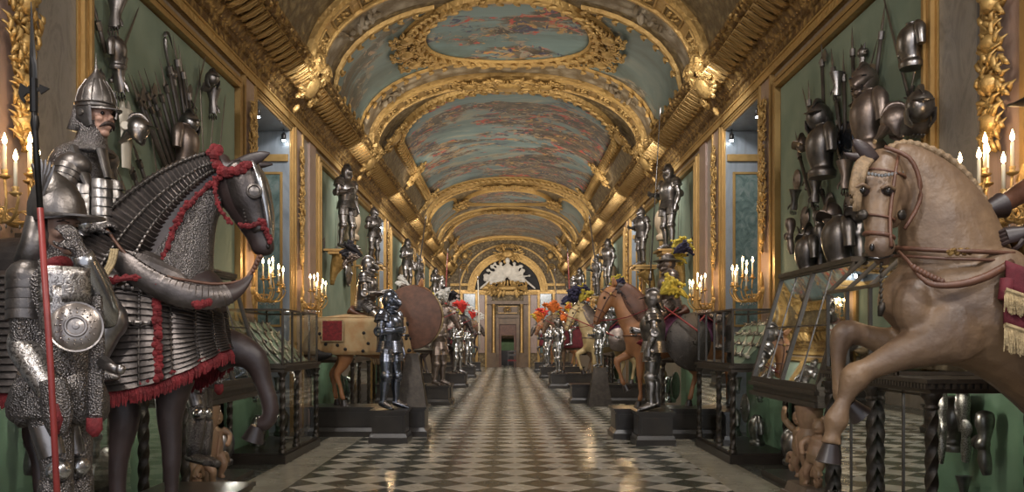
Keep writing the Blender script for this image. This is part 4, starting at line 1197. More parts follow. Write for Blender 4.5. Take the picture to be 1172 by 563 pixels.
def fringe(mb, path, ln, out, n, seed=1, th=.006, wob=.3):
    rnd = random.Random(seed); path = [Vector(p) for p in path]; d = [0]
    for i in range(len(path)-1): d.append(d[-1]+(path[i+1]-path[i]).length)
    for k in range(n):
        q = (k+rnd.random()*.8)/n*d[-1]; i = max(j for j in range(len(d)) if d[j] <= q or j == 0); i = min(i, len(path)-2)
        p = lerp(path[i], path[i+1], (q-d[i])/max(1e-6, d[i+1]-d[i])); o_ = Vector(out(p)) if callable(out) else Vector(out)
        l_ = ln*rnd.uniform(.8, 1.15); e = p+Vector((rnd.uniform(-wob, wob)*ln*.4, 0, -l_))+o_*ln*rnd.uniform(0, .25)
        mb.loft([(p, th, th), (lerp(p, e, .5)+o_*.01, th*1.3, th*1.3), (e, th*.5, th*.5)], 4, (0, 1, 0))
    return mb
def rope(mb, path, r, seed=1, sub=4, lump=.35):
    rnd = random.Random(seed); pts, _ = smooth_path([Vector(p) for p in path], [r]*len(path), sub)
    mb.tube(pts, r*.6, 6)
    for p in pts:
        for q in range(4):
            mb.ball(p+Vector((rnd.uniform(-1, 1), rnd.uniform(-1, 1), rnd.uniform(-1, 1)))*r*.5, r*rnd.uniform(.4, .4+lump), 5)
    return mb
# ================================================================ left: dark horse in lamellar armour, its rider and two foot soldiers
PH = .46                                    # height of the big plinths
YL = 5.5
B = Vector((-2.75, YL, PH)); sL = YL/F
def q_(px, py, dy=0.0, Y=None): return P(px, py, (Y or YL)+dy)-B
def sec(px, py, r, rl, dy=0): p = q_(px, py, dy); return (p.x, p.y, p.z, r*sL, rl)
LH = dict(
    torso=[sec(-12, 345, 42, .12), sec(5, 348, 58, .24), sec(50, 352, 66, .29), sec(120, 358, 66, .30), sec(185, 362, 68, .29), sec(228, 362, 60, .24), sec(250, 365, 40, .16)],
    neck=[sec(165, 325, 74, .22), sec(182, 298, 60, .19), sec(197, 257, 46, .155), sec(220, 218, 33, .12), sec(246, 199, 25, .095), sec(262, 196, 20, .08)],
    head=[sec(260, 192, 18, .085), sec(271, 206, 27, .105), sec(281, 228, 27, .10), sec(290, 252, 20, .075), sec(297, 271, 14, .062), sec(302, 286, 13, .062), sec(303, 293, 7, .035)],
    legs=[[(q_(200, 430, -.14)[0], -.14, q_(200, 430)[2], .13), (q_(205, 470)[0], -.15, q_(205, 470)[2], .085), (q_(207, 510)[0], -.15, q_(205, 510)[2], .062), (q_(207, 525)[0], -.15, q_(205, 525)[2], .06), (q_(207, 560)[0], -.15, q_(205, 560)[2], .042), (q_(207, 580)[0], -.15, .13, .05), (q_(212, 590)[0], -.15, .09, .045)],
          [(q_(240, 400)[0], .13, q_(240, 400)[2], .16), (q_(262, 395)[0], .13, q_(262, 400)[2], .12), (q_(285, 408)[0], .13, q_(285, 412)[2], .088), (q_(295, 440)[0], .13, q_(295, 440)[2], .06), (q_(303, 466)[0], .13, q_(303, 466)[2], .058), (q_(300, 484)[0], .13, q_(300, 484)[2], .052), (q_(288, 492)[0], .13, q_(288, 490)[2], .05)],
          [(q_(40, 400)[0], .17, q_(40, 400)[2], .24), (q_(50, 450)[0], .18, q_(50, 450)[2], .14), (q_(20, 490)[0], .18, q_(20, 495)[2], .075), (q_(25, 530)[0], .18, q_(20, 530)[2], .045), (q_(30, 575)[0], .18, .15, .05), (q_(33, 590)[0], .18, .09, .045)],
          [(q_(100, 400)[0], -.17, q_(100, 400)[2], .22), (q_(150, 452)[0], -.17, q_(150, 452)[2], .115), (q_(156, 480)[0], -.17, q_(150, 480)[2], .092), (q_(151, 510)[0], -.17, q_(150, 510)[2], .068), (q_(148, 545)[0], -.17, q_(150, 545)[2], .055), (q_(150, 575)[0], -.17, .15, .05), (q_(154, 590)[0], -.17, .09, .045)]],
    hoofd=[(.12, 0, -1), (-.35, 0, -1), (.12, 0, -1), (.12, 0, -1)], tail=[(-.8, 0, 1.3, .05), (-.9, 0, 1.2, .07), (-.93, 0, 1.0, .08), (-.93, 0, .6, .03)], hs=1.05)
t = thing('armoured_horse', 'dark horse in steel plate and mail armour trimmed with red fringe', 'horse', B)
horse(t, LH, 'horse_dark', voxel=.022, mane=False, tack=False, ears=False)
# ears
mb = MB()
mb.loft([(q_(270, 190, -.05), .04, .025), (q_(285, 184, -.06), .045, .02), (q_(300, 178, -.07), .03, .012), (q_(309, 175, -.07), .004, .004)], 10, (0, 1, 0), sub=3)
mb.loft([(q_(282, 192, .06), .02, .02), (q_(298, 189, .07), .022, .02), (q_(312, 188, .08), .006, .006)], 8, (0, 1, 0), sub=3)
mb.build('ear', 'horse_dark', t, smooth=True)
# --- caparison of overlapping plates in columns
def capar(u, v):
    """u around (0 = chest, pi/2 = far side), v 0 top .. 1 hem"""
    cu, su = math.cos(u), math.sin(u)
    ch = max(0, cu)**2.2
    L_ = .80+.02*v; Wd = .34+.05*v
    x = math.copysign(abs(cu)**.72, cu)*L_; y = math.copysign(abs(su)**.8, su)*Wd
    cx = q_(106, 0).x
    zt = q_(0, 318).z + .02 - .24*ch; zb = q_(0, 446).z + .26*ch
    fl = .035*ch*(v**3)
    return Vector((cx+x+fl, y, zt+(zb-zt)*v))
mb = MB(); nr = 17; rows = []
NU = 264
for i in range(NU):
    u = 2*PI*i/NU; r = []
    col = (u*22/(2*PI)) % 1; bulge = .022*math.sin(PI*col)**.6
    for k in range(nr):
        for q2, off in ((0.02, .000), (.88, .018), (.97, .016)):
            v_ = (k+q2)/nr; p = capar(u, v_); c_ = Vector((q_(106, 0).x, 0, p.z)); d = (p-c_); d.z = 0; d.normalize()
            r.append(p+d*(off+bulge))
    rows.append(r)
mb.grid(rows, close_u=True); cp = mb.build('caparison', 'lame', t, auto=28)
so = cp.modifiers.new('t', 'SOLIDIFY'); so.thickness = .012; so.offset = -1
# sloping shoulder plates that close the top of the caparison towards the neck
mb = MB(); rows = []
for i in range(81):
    u = 2*PI*i/80; r = []
    for k in range(7):
        for q2, off in ((0, 0), (.85, .028)):
            v_ = 1-(k+q2)/7; p = capar(u, 0); c_ = Vector((q_(150, 0).x*.4+p.x*.6, 0, p.z))
            a = v_*1.0; pp = lerp(Vector((p.x*.62+q_(120, 0).x*.38, p.y*.15, p.z+.20)), p, math.sin(a*PI/2)**.9); pp.z = p.z+.20*math.cos(a*PI/2)+off; r.append(pp)
    rows.append(r)
mb.grid(rows, close_u=True); mb.build('neck_collar_plate', 'lame_dark', cp, auto=28)
# riveted straps and vertical seams
mb = MB()
for i in range(22):
    u = 2*PI*i/22
    pts = [capar(u, v_/10)+Vector((math.cos(u), math.sin(u), 0))*.010 for v_ in range(11)]
    mb.tube(pts, .007, 5)
    for v_ in np.linspace(.02, .98, 18): mb.ball(capar(u, v_)+Vector((math.cos(u), math.sin(u), 0))*.020, .006, 5)
for v_ in (.12, .42):
    mb.tube([capar(u, v_)+Vector((0, -.036, 0)) for u in np.linspace(-1.45, -.95, 8)], .010, 5)
    for u in np.linspace(-1.45, -.95, 8): mb.ball(capar(u, v_)+Vector((0, -.042, 0)), .016, 6)
mb.build('rivet_band', 'steel_dark', cp, auto=40)
mb = MB()
hem = [capar(u, 1.0) for u in np.linspace(0, 2*PI, 90)]
fringe(mb, hem, .085, lambda p: (p-Vector((q_(106, 0).x, 0, p.z))).normalized(), 900, 3, th=.008)
rope(mb, [h+Vector((0, 0, .01)) for h in hem[::3]], .022, sub=3)
mb.build('hem_fringe', 'red_cloth', cp)
mb = MB()
for u in (-.95, .95): rope(mb, [capar(u, v_)+Vector((0, -.045 if u < 0 else .045, 0)) for v_ in np.linspace(-.0, 1, 14)], .026, sub=3, lump=.5)
rope(mb, [q_(112, 326, -.37), q_(135, 320, -.40), q_(165, 318, -.38), q_(180, 330, -.37)], .026, lump=.5)
rope(mb, [q_(218, 346, -.33), q_(228, 350, -.36), q_(238, 346, -.33)], .03, lump=.5)
mb.build('red_cord', 'red_cloth', cp)
# --- crinet: lames over the crest of the neck, in three overlapping rows
CR = [(132, 318, 50, .335), (143, 296, 43, .30), (155, 274, 37, .255), (172, 249, 31, .21), (192, 227, 26, .175), (213, 209, 21.5, .145), (234, 195, 17, .12), (250, 188, 14, .10)]
ctr, rad = smooth_path([q_(a, b_) for a, b_, c, d in CR], [(c*sL, d) for a, b_, c, d in CR], 5)
mb = MB(); secs = []
for i in range(len(ctr)-1):
    for q2, k in ((0, 1.0), (.85, 1.07), (1.0, 1.05)):
        c = ctr[i]*(1-q2)+ctr[i+1]*q2; r = [rad[i][j]*(1-q2)+rad[i+1][j]*q2 for j in (0, 1)]; secs.append((c, r[0]*k, r[1]*k))
n_ = 48
mb.loft(secs, n_, (0, 1, 0), power=.62, warp=lambda f, a: 1+.035*abs(math.sin(a*3.0)))
cr = mb.build('crinet', 'lame', t, auto=25)
mb = MB()
for a0 in (-.50, .05, .55):
    for sg in (-1, 1):
        pts = []
        for c, r, k in zip(ctr, rad, range(99)):
            tg = (ctr[min(k+1, len(ctr)-1)]-ctr[max(k-1, 0)]).normalized(); w = tg.cross(Vector((0, 1, 0)))
            pts.append(c+w*math.copysign(abs(math.sin(a0))**.62, -math.sin(a0))*r[0]*1.10+Vector((0, sg*math.cos(a0)**.62*r[1]*1.10, 0)))
        mb.tube(pts, .008, 5)
        for p in pts[::1]: mb.ball(p+Vector((0, sg*.006, 0)), .010, 5)
mb.build('rivet_row', 'steel_dark', cr, auto=40)
mb = MB()
for sg in (-1, 1):
    rope(mb, [q_(252, 204, sg*.10), q_(235, 216, sg*.115), q_(216, 234, sg*.145), q_(202, 255, sg*.165), q_(193, 278, sg*.18), q_(184, 300, sg*.20), q_(172, 308, sg*.215), q_(168, 318, sg*.25)], .022, sub=5, lump=.45)
    rope(mb, [q_(168, 308, sg*.24), q_(182, 314, sg*.25), q_(196, 322, sg*.25), q_(208, 332, sg*.26)], .024, sub=5, lump=.5)
    rope(mb, [q_(244, 178, sg*.09), q_(250, 192, sg*.11), q_(262, 198, sg*.12), q_(276, 194, sg*.11), q_(284, 188, sg*.09)], .03, sub=5, lump=.5)
    rope(mb, [q_(246, 204, sg*.11), q_(247, 225, sg*.115), q_(254, 243, sg*.11), q_(264, 255, sg*.10)], .016, sub=5, lump=.4)
    rope(mb, [q_(276, 258, sg*.088), q_(288, 259, sg*.088), q_(299, 254, sg*.075), q_(304, 262, sg*.065), q_(309, 276, sg*.05)], .020, sub=5, lump=.5)
rope(mb, [q_(244, 178, -.09), q_(248, 172, 0), q_(244, 178, .09)], .04, lump=.5)
mb.build('red_cord', 'red_cloth', cr)
# mail over the throat
mb = MB(); mb.loft([(q_(180, 385), 74*sL, .34), (q_(188, 350), 64*sL, .315), (q_(198, 322), 49*sL, .255), (q_(204, 300), 40*sL, .205), (q_(213, 268), 33*sL, .155), (q_(226, 240), 26*sL, .125), (q_(246, 218), 18*sL, .10)], 24, (0, 1, 0), sub=4)
mb.build('throat_mail', 'mail', t, smooth=True)
# chanfron with eye guard
mb = MB(); mb.loft([(q_(268, 192), 19*sL, .098), (q_(277, 206), 25*sL, .117), (q_(285, 228), 25*sL, .112), (q_(293, 250), 18*sL, .088), (q_(300, 266), 12.5*sL, .072)], 24, (0, 1, 0), sub=4)
cf = mb.build('chanfron', 'lame_dark', t, smooth=True)
mb = MB(); mb.loft([(q_(291, 186, -.02), .02, .06), (q_(299, 206, -.03), .035, .085), (q_(305, 230, -.03), .034, .078), (q_(309, 256, -.02), .026, .06), (q_(310, 280), .012, .035)], 12, (0, 1, 0), sub=3)
mb.build('nose_plate', 'steel_bright', cf, smooth=True)
mb = MB()
for sg in (-1, 1):
    c = q_(291, 219, sg*.118)
    mb.lathe([(.046, -.01), (.050, .003), (.046, .016), (.036, .020), (.030, .012), (.016, .016), (0, .018)], c, 18, (0.25, sg, 0))
    for k in range(14): mb.ball(q_(272+1.3*k*.6, 200+4.4*k, sg*(.116-.0028*k)), .008, 5)
mb.build('eye_guard', 'steel_dark', cf, auto=40)
# curved lamellar boom sweeping round the chest
def boom(sg):
    return [(q_(120, 292, sg*.26), .05), (q_(140, 300, sg*.32), .066), (q_(165, 318, sg*.36), .072), (q_(200, 335, sg*.36), .074), (q_(238, 341, sg*.30), .070), (q_(262, 336, sg*.22), .058), (q_(278, 326, sg*.16), .035), (q_(289, 314, sg*.12), .008)]
for sg in (-1, 1):
    pts, rs = smooth_path([p for p, r in boom(sg)], [r for p, r in boom(sg)], 5); secs = []; cut = int(len(pts)*.72)
    for i in range(cut):
        for q2, k in ((0, 1), (.85, 1.07)):
            c = lerp(pts[i], pts[i+1], q2); secs.append((c, rs[i]*k, rs[i]*k*.5))
    mb = MB(); mb.loft(secs, 16, (0, 1, 0)); bo = mb.build('curved_neck_guard', 'lame', t, auto=28)
    mb = MB(); mb.loft([(p, r, r*.5) for p, r in zip(pts[cut-1:], rs[cut-1:])], 16, (0, 1, 0)); mb.build('guard_tip', 'horse_dark', bo, smooth=True)
mb = MB()
for sg in (-1, 1):
    mb.tube([q_(122, 262, sg*.30), q_(145, 292, sg*.33), q_(180, 313, sg*.33), q_(215, 321, sg*.28), q_(250, 325, sg*.2), q_(282, 318, sg*.12), q_(296, 292, sg*.07)], .010, 6, sub=4)
    for k in range(7): mb.ball(q_(285+k*2.2, 318-k*4, sg*.1), .016, 6)
mb.build('rein', 'leather', t, smooth=True)
plinth(-2.78, YL, 2.1, .95, PH, 'long dark wooden plinth under the armoured dark horse')

# --- rider
YR = 5.45
def r_(px, py, dy=0): return P(px, py, YR+dy)
BR = r_(88, 322); 
def rr(px, py, dy=0): return r_(px, py, dy)-BR
t = thing('mounted_warrior', 'moustached warrior figure in spiked turban helmet and mail coat, riding the dark horse', 'warrior figure', BR)
J = dict(pelvis=rr(90, 305), chest=rr(98, 228), neck=rr(104, 166), head=rr(110, 134),
         shR=rr(81, 190, -.21), shL=rr(116, 184, .20), elR=rr(62, 236, -.32), wrR=rr(108, 262, -.26), hdR=(.9, .2, .35), elL=rr(120, 232, .27), wrL=rr(138, 258, .12), hdL=(.8, -.3, .2),
         hpR=rr(92, 318, -.14), hpL=rr(92, 318, .14), knR=rr(130, 362, -.40), knL=rr(132, 362, .40), anR=rr(104, 425, -.44), anL=rr(104, 425, .44), toeR=rr(133, 432, -.46), toeL=rr(133, 432, .46),
         palR=(0, .4, -1), palL=(0, -.3, -1), curlR=1.1, curlL=1.1)
sc_ = 1.12
f_, l_, u_ = frame((1, -.25, 0))
mb = MB(); V3 = lambda k: Vector(J[k])
mb.loft([(V3('pelvis')-u_*.12, .19, .24), (V3('pelvis'), .17, .20), (lerp(J['pelvis'], J['chest'], .5), .165, .18), (V3('chest')-Vector((.03, 0, 0)), .20, .225), (rr(93, 188), .165, .24), (rr(99, 172), .10, .14), (V3('neck')+u_*.03, .065, .07)], 20, (0, 1, 0), sub=3)
for k in 'RL':
    mb.ball(V3('sh'+k), .085, 10)
    mb.loft([(V3('sh'+k), .085, .085), (lerp(J['sh'+k], J['el'+k], .5), .074, .074), (V3('el'+k), .06, .06), (lerp(J['el'+k], J['wr'+k], .4), .055, .055), (V3('wr'+k), .035, .035)], 12, (0, 1, 0))
    mb.loft([(V3('hp'+k), .13, .13), (lerp(J['hp'+k], J['kn'+k], .5), .11, .11), (V3('kn'+k), .075, .075), (lerp(J['kn'+k], J['an'+k], .4), .07, .07), (V3('an'+k), .045, .045)], 12, (0, 1, 0))
    mb.loft([(V3('an'+k)-f_*.06, .04, .045), (lerp(J['an'+k], J['toe'+k], .5), .045, .05), (V3('toe'+k), .02, .03)], 10, (0, 1, 0))
    hand(mb, J['wr'+k], J['hd'+k], J['pal'+k], 1.05, 1.1, thumb=1 if k == 'L' else -1)
organic('body', mb, 'mail', t, voxel=.011, sm=2)
head(t, J['head'], (1, -.35, 0), 1.08, 'skin', tache=True)
helmet(t, Vector(J['head'])+u_*.05, (1, -.3, 0), 'spike', 'steel_dark', .94, 0)
for (cx, cy, dy, w, h, rz) in ((117, 236, -.20, .12, .27, -.85), (92, 240, -.235, .11, .25, -1.5), (133, 238, -.07, .12, .28, -.15)):
    mb = MB(); c = rr(cx, cy, dy); n_ = Vector((math.cos(rz), math.sin(rz), 0)); sd_ = UP.cross(n_)
    for k in range(6):
        zz = -h/2+h*k/5
        mb.grid([[c+sd_*w*a+n_*(.035*(1-(2*a)**2)+off)+UP*(zz+dz) for a in np.linspace(-.5, .5, 9)] for dz, off in ((-.03, .012), (.012, .006), (.026, .0), (.0, -.012), (-.03, .0))])
    mb.build('breast_plate', 'steel', t, auto=40)
mb = MB(); mb.loft([(V3('neck')-u_*.06, .14, .17), (V3('neck')-u_*.0, .10, .115), (V3('neck')+u_*.07+f_*.01, .088, .09), (V3('neck')+u_*.12+f_*.0, .094, .094)], 18, (0, 1, 0), sub=3); mb.build('mail_collar', 'mail', t, smooth=True)
mb = MB()      # shoulder plates, steel straps over the upper arm
for sg, k in ((-1, 'R'), (1, 'L')):
    sh, el = V3('sh'+k), V3('el'+k)
    mb.ball(sh+Vector((.01, -sg*.01, .0)), (.105, .10, .085), 14); seglames(mb, lerp(sh, el, .08), lerp(sh, el, .88), .093, .078, 6, .05)
mb.build('arm_plate', 'steel_dark', t, auto=35)
mb = MB(); mb.loft([(rr(88, 172, -.13), .03, .06), (rr(98, 205, -.21), .03, .05), (rr(106, 225, -.20), .02, .03)], 10, (0, 1, 0)); mb.loft([(rr(116, 172, -.12), .03, .05), (rr(124, 205, -.14), .02, .04)], 10, (0, 1, 0))
mb.build('shoulder_strap', 'steel', t, auto=40)
for k in 'RL':
    mb = MB(); a, b_ = V3('el'+k), V3('wr'+k); d = (b_-a).normalized()
    mb.loft([(a-d*.10, .04, .035), (a-d*.03, .068, .066), (lerp(a, b_, .4), .066, .062), (b_-d*.02, .044, .044)], 16, (0, 1, 0), sub=3); mb.build('vambrace', 'steel_bright' if k == 'R' else 'steel', t, smooth=True)
    mb = MB(); a, b_ = V3('kn'+k), V3('an'+k); mb.loft([(a+UP*.05, .06, .06), (a-UP*.03, .085, .085), (lerp(a, b_, .3), .078, .075), (b_, .055, .055)], 14, (0, 1, 0), sub=2)
    mb.loft([(V3('an'+k)-f_*.03, .05, .055), (lerp(J['an'+k], J['toe'+k], .5), .045, .05), (V3('toe'+k)+f_*.02, .012, .015)], 12, (0, 1, 0)); mb.build('greave', 'steel', t, smooth=True)
# striped strap falling from the saddle
mb = MB()
for k in range(3): mb.tube([rr(128+k*3, 285, -.36), rr(124+k*3, 302, -.38), rr(113+k*3, 322, -.41), rr(107+k*3, 350, -.42), rr(101+k*3, 362, -.42)], .010, 6, sub=4)
mb.build('saddle_strap', 'gold_thread', t, smooth=True)

# --- standing soldier in front
YS = 3.85
BS = Vector((P(65, 0, YS).x, YS, PH))
def s_(px, py, dy=0): return P(px, py, YS+dy)-BS
def soldier(label):
    t = thing('foot_soldier', label, 'warrior figure', BS)
    f_, l_, u_ = frame((1, -.45, 0))
    J = dict(pelvis=s_(66, 440), chest=s_(64, 345), neck=s_(64, 292), head=s_(66, 262),
             shR=s_(32, 318, -.12), shL=s_(98, 316, .12), elR=s_(28, 400, -.16), wrR=s_(60, 452, -.24), hdR=(.15, -.05, -1), elL=s_(118, 352, .0), wrL=s_(92, 288, -.14), hdL=(-.4, -.1, .8),
             hpR=s_(55, 460, -.08), hpL=s_(80, 460, .10), knR=s_(66, 536, -.12), knL=s_(88, 532, .10), anR=s_(58, 625, -.12), anL=s_(88, 622, .12), toeR=s_(84, 640, -.22), toeL=s_(114, 636, .05))
    V3 = lambda k: Vector(J[k])
    mb = MB()
    mb.loft([(s_(68, 474), .19, .20), (s_(66, 440), .165, .175), (s_(66, 400), .135, .16), (s_(64, 345), .15, .19), (s_(64, 318), .13, .19), (s_(64, 302), .09, .12), (s_(65, 285), .06, .06), (s_(66, 268), .055, .055)], 20, (0, 1, 0), sub=3)
    for k in 'RL':
        mb.ball(V3('sh'+k), .072, 10)
        mb.loft([(V3('sh'+k), .07, .07), (lerp(J['sh'+k], J['el'+k], .5), .066, .066), (V3('el'+k), .055, .055), (lerp(J['el'+k], J['wr'+k], .4), .055, .055), (V3('wr'+k), .036, .036)], 12, (0, 1, 0))
        mb.loft([(V3('hp'+k), .10, .10), (lerp(J['hp'+k], J['kn'+k], .5), .085, .085), (V3('kn'+k), .065, .065), (lerp(J['kn'+k], J['an'+k], .35), .065, .065), (V3('an'+k), .045, .045)], 12, (0, 1, 0))
        mb.loft([(V3('an'+k)-f_*.05, .04, .045), (lerp(J['an'+k], J['toe'+k], .5), .04, .05), (V3('toe'+k), .03, .045)], 10, (0, 1, 0))
        hand(mb, J['wr'+k], J['hd'+k], (.3, .2, .1) if k == 'R' else (-.6, .5, -.1), 1.0, .45 if k == 'R' else .6, thumb=1 if k == 'L' else -1)
    organic('body', mb, 'mail', t, voxel=.0095, sm=2)
    head(t, J['head'], (1, -.5, 0), .98, 'skin_dark', tache=True, tilt=.12)
    # long helmet with a peak and a fan of plume feathers
    c = Vector(J['head'])+u_*.06; mb = MB()
    mb.lathe([(.118, -.03), (.120, .01), (.114, .06), (.09, .12), (.05, .165), (.02, .19), (.0, .205)], c, 22, (-.12, 0, 1))
    rows = []
    for k in range(15):
        a = -1.3+2.6*k/14-.25; ex = .10*math.cos((a+.25)*1.1)**2
        rows.append([c+Vector((.115*math.cos(a), .115*math.sin(a), -.0)), c+Vector(((.12+ex)*math.cos(a), (.12+ex)*math.sin(a), -.012)), c+Vector(((.12+ex)*math.cos(a), (.12+ex)*math.sin(a), -.020)), c+Vector((.11*math.cos(a), .11*math.sin(a), -.014))])
    mb.grid(rows); h_ = mb.build('helmet', 'steel_dark', t, auto=45)
    mb = MB(); mb.loft([(c+Vector((-.05, .0, -.02)), .07, .105), (c+Vector((-.07, 0, -.12)), .07, .115), (c+Vector((-.08, 0, -.22)), .09, .15)], 16, (0, 1, 0)); mb.build('neck_guard', 'steel_dark', h_, smooth=True)
    mb = MB()
    for k in range(6):
        a = -.5+.22*k; mb.loft([(c+Vector((-.01, -.11, .07)), .008, .004), (c+Vector((.05*math.sin(a), -.13, .07+.09*math.cos(a))), .014, .004), (c+Vector((.09*math.sin(a), -.13, .07+.15*math.cos(a))), .004, .003)], 6, (0, 1, 0))
    mb.build('crest_leaf', 'steel', h_, auto=40)
    mb = MB()      # etched chest plates
    for (cx, cy, dy, w, h, rz) in ((74, 326, -.20, .20, .15, -.9), (62, 352, -.22, .12, .18, -1.4)):
        c = s_(cx, cy, dy); n_ = Vector((math.cos(rz), math.sin(rz), .05)).normalized(); sd_ = UP.cross(n_)
        rows = []
        for i in range(9):
            a = -1+2*i/8; rows.append([c+sd_*a*w/2+UP*(h/2-h*j/4)+n_*(.03*(1-a*a)) for j in range(5)])
        mb.grid(rows)
    o = mb.build('chest_plate', 'etched', t, smooth=True); m_ = o.modifiers.new('t', 'SOLIDIFY'); m_.thickness = .01
    mb = MB(); c = s_(87, 374, -.235); ax = Vector((.45, -1, .1)).normalized()
    mb.lathe([(.0, .042), (.012, .040), (.014, .030), (.032, .026), (.036, .034), (.042, .034), (.046, .024), (.085, .016), (.098, .006), (.105, .008), (.106, -.004), (.0, -.006)], c, 32, ax)
    for r0 in (.024, .058, .075):
        for k in range(16): 
            a = 2*PI*k/16; e1 = ax.orthogonal().normalized(); e2 = ax.cross(e1); mb.ball(c+(e1*math.cos(a)+e2*math.sin(a))*r0+ax*.024, .004, 5)
    mb.build('round_breast_disc', 'disc_steel', t, auto=35)
    mb = MB()
    for k in 'RL':
        sh, el = V3('sh'+k), V3('el'+k)
        mb.ball(sh, (.088, .088, .08), 14); seglames(mb, lerp(sh, el, .05), lerp(sh, el, .6), .084, .076, 4, .05)
    mb.build('shoulder_plate', 'steel_dark', t, auto=35)
    for k in 'RL':
        mb = MB(); a, b_ = V3('el'+k), V3('wr'+k); d = (b_-a).normalized()
        mb.loft([(a-d*.09, .03, .03), (a-d*.02, .062, .06), (lerp(a, b_, .4), .062, .058), (b_-d*.01, .046, .046)], 16, (0, 1, 0), sub=3); mb.build('vambrace', 'steel_bright' if k == 'L' else 'etched', t, smooth=True)
    mb = MB(); w = V3('wrR')      # hanging mail mitten and split skirt
    mb.loft([(w+UP*.06, .055, .05), (w-UP*.02+f_*.02, .065, .04), (w-UP*.10+f_*.03, .062, .035), (w-UP*.17+f_*.03, .03, .02)], 14, (0, 1, 0), sub=3)
    mb.build('mail_mitten', 'mail', t, smooth=True)
    mb = MB()
    for sg, cx in ((-1, 36), (0, 66), (1, 100)):
        mb.loft([(s_(cx*.5+33, 430, sg*.0-.05), .09, .15), (s_(cx, 462, -.03), .085, .14), (s_(cx, 482+(-14 if sg == -1 else 6 if sg == 0 else -4), -.02), .07, .12)], 14, (0, 1, 0), sub=2)
    mb.build('mail_skirt', 'mail', t, smooth=True)
    mb = MB(); mb.loft([(s_(110, 340, -.1), .028, .02), (s_(111, 400, -.14), .036, .02), (s_(109, 452, -.16), .034, .02), (s_(108, 485, -.16), .035, .02)], 10, (0, 1, 0), sub=2); mb.build('hanging_sleeve', 'mail', t, smooth=True)
    mb = MB(); mb.loft([(s_(108, 478, -.165), .034, .024), (s_(108, 492, -.165), .036, .024), (s_(109, 500, -.165), .012, .01)], 10, (0, 1, 0)); mb.build('red_lining', 'red_cloth', t, smooth=True)
    mb = MB(); mb.loft([(s_(66, 462, -.27), .012, .03), (s_(69, 480, -.27), .02, .03), (s_(68, 496, -.26), .008, .02)], 8, (0, 1, 0)); mb.build('red_lining', 'red_cloth', t, smooth=True)
    mb = MB(); mb.loft([(s_(62, 304, -.09), .03, .08), (s_(72, 300, -.1), .03, .07)], 10, (0, 1, 0)); mb.build('red_collar', 'red_cloth', t, smooth=True)
    for k in 'RL':
        kn, an, hp = V3('kn'+k), V3('an'+k), V3('hp'+k)
        mb = MB(); mb.lathe([(0, .055), (.03, .048), (.045, .03), (.052, .0), (.05, -.01)], kn+Vector((.03, -.05, 0)), 16, (.3, -1, 0)); mb.ball(kn+Vector((.03, -.115, 0)), .012, 6); mb.build('knee_cap', 'steel_bright', t, auto=40)
        mb = MB(); mb.loft([(lerp(hp, kn, .35)+Vector((0, -.05, 0)), .065, .05), (lerp(hp, kn, .8)+Vector((.01, -.04, 0)), .055, .045)], 14, (0, 1, 0)); mb.build('cuisse', 'steel', t, auto=40)
        mb = MB(); mb.loft([(lerp(kn, an, .15), .068, .068), (lerp(kn, an, .4), .072, .07), (an, .052, .05)], 14, (0, 1, 0), sub=2); mb.build('greave', 'mail', t, smooth=True)
    mb = MB(); mb.tube([s_(118, 414, -.16), s_(128, 421, -.2), s_(138, 423, -.22)], [.03, .022, .016], 8); mb.ball(s_(138, 423, -.22), .022, 8); mb.build('dagger_hilt', 'steel', t, smooth=True)
    return t
sd1 = soldier('foot soldier in mail with round breast disc and helmet, holding a red staffed halberd')
plinth(BS.x-.0, YS, .75, .7, PH, 'square dark plinth under the foot soldier with round breast disc')
sd2 = dup(sd1, (-2.42, 6.75, PH-.0), 0, 'foot soldier behind the dark armoured horse, mostly hidden, mail legs under its belly')
plinth(-2.42, 6.8, .7, .6, PH, 'square dark plinth under the foot soldier standing behind the armoured horse')
# halberd
t = thing('halberd', 'tall halberd with black crescent axe head and dark red shaft before the foot soldier', 'polearm', P(67, 563, 3.5)*1)
BH = t.location.copy(); h_ = lambda px, py, dy=0: P(px, py, 3.55+dy)-BH
t.location = BH = P(73, 716.5, 3.5); h_ = lambda px, py, dy=0: P(px, py, 3.5+dy)-BH
low = h_(73, 716.5); 
mb = MB(); mb.tube([low, h_(58, 420), h_(46, 238)], .0125, 10); mb.build('shaft', 'red_paint', t, smooth=True)
mb = MB(); mb.tube([h_(46, 240), h_(40, 150), h_(38.6, 112)], .012, 10); mb.build('upper_shaft', 'iron_black', t, smooth=True)
mb = MB(); mb.lathe([(.012, 0), (.018, .03), (.013, .06)], h_(40, 150), 10)
mb.loft([(h_(38.5, 110), .012, .006), (h_(38, 85), .016, .007), (h_(37, 50), .010, .006), (h_(35.5, 2), .002, .002)], 6, (0, 1, 0), sub=3)
th = .008
mb.plate([h_(38, 96), h_(31, 100), h_(24, 95), h_(23, 97), h_(21.5, 106), h_(24, 114), h_(29, 119), h_(29, 115), h_(27, 111), h_(31, 107), h_(38, 107)], (0, 1, 0), th)
mb.plate([h_(39, 99), h_(45, 101), h_(46, 96.5), h_(57, 101.5), h_(47, 108), h_(46, 104), h_(39, 106)], (0, 1, 0), th)
mb.tube([h_(39, 128), h_(38.5, 90)], .016, 8)
mb.build('axe_head', 'iron_black', t, auto=40)
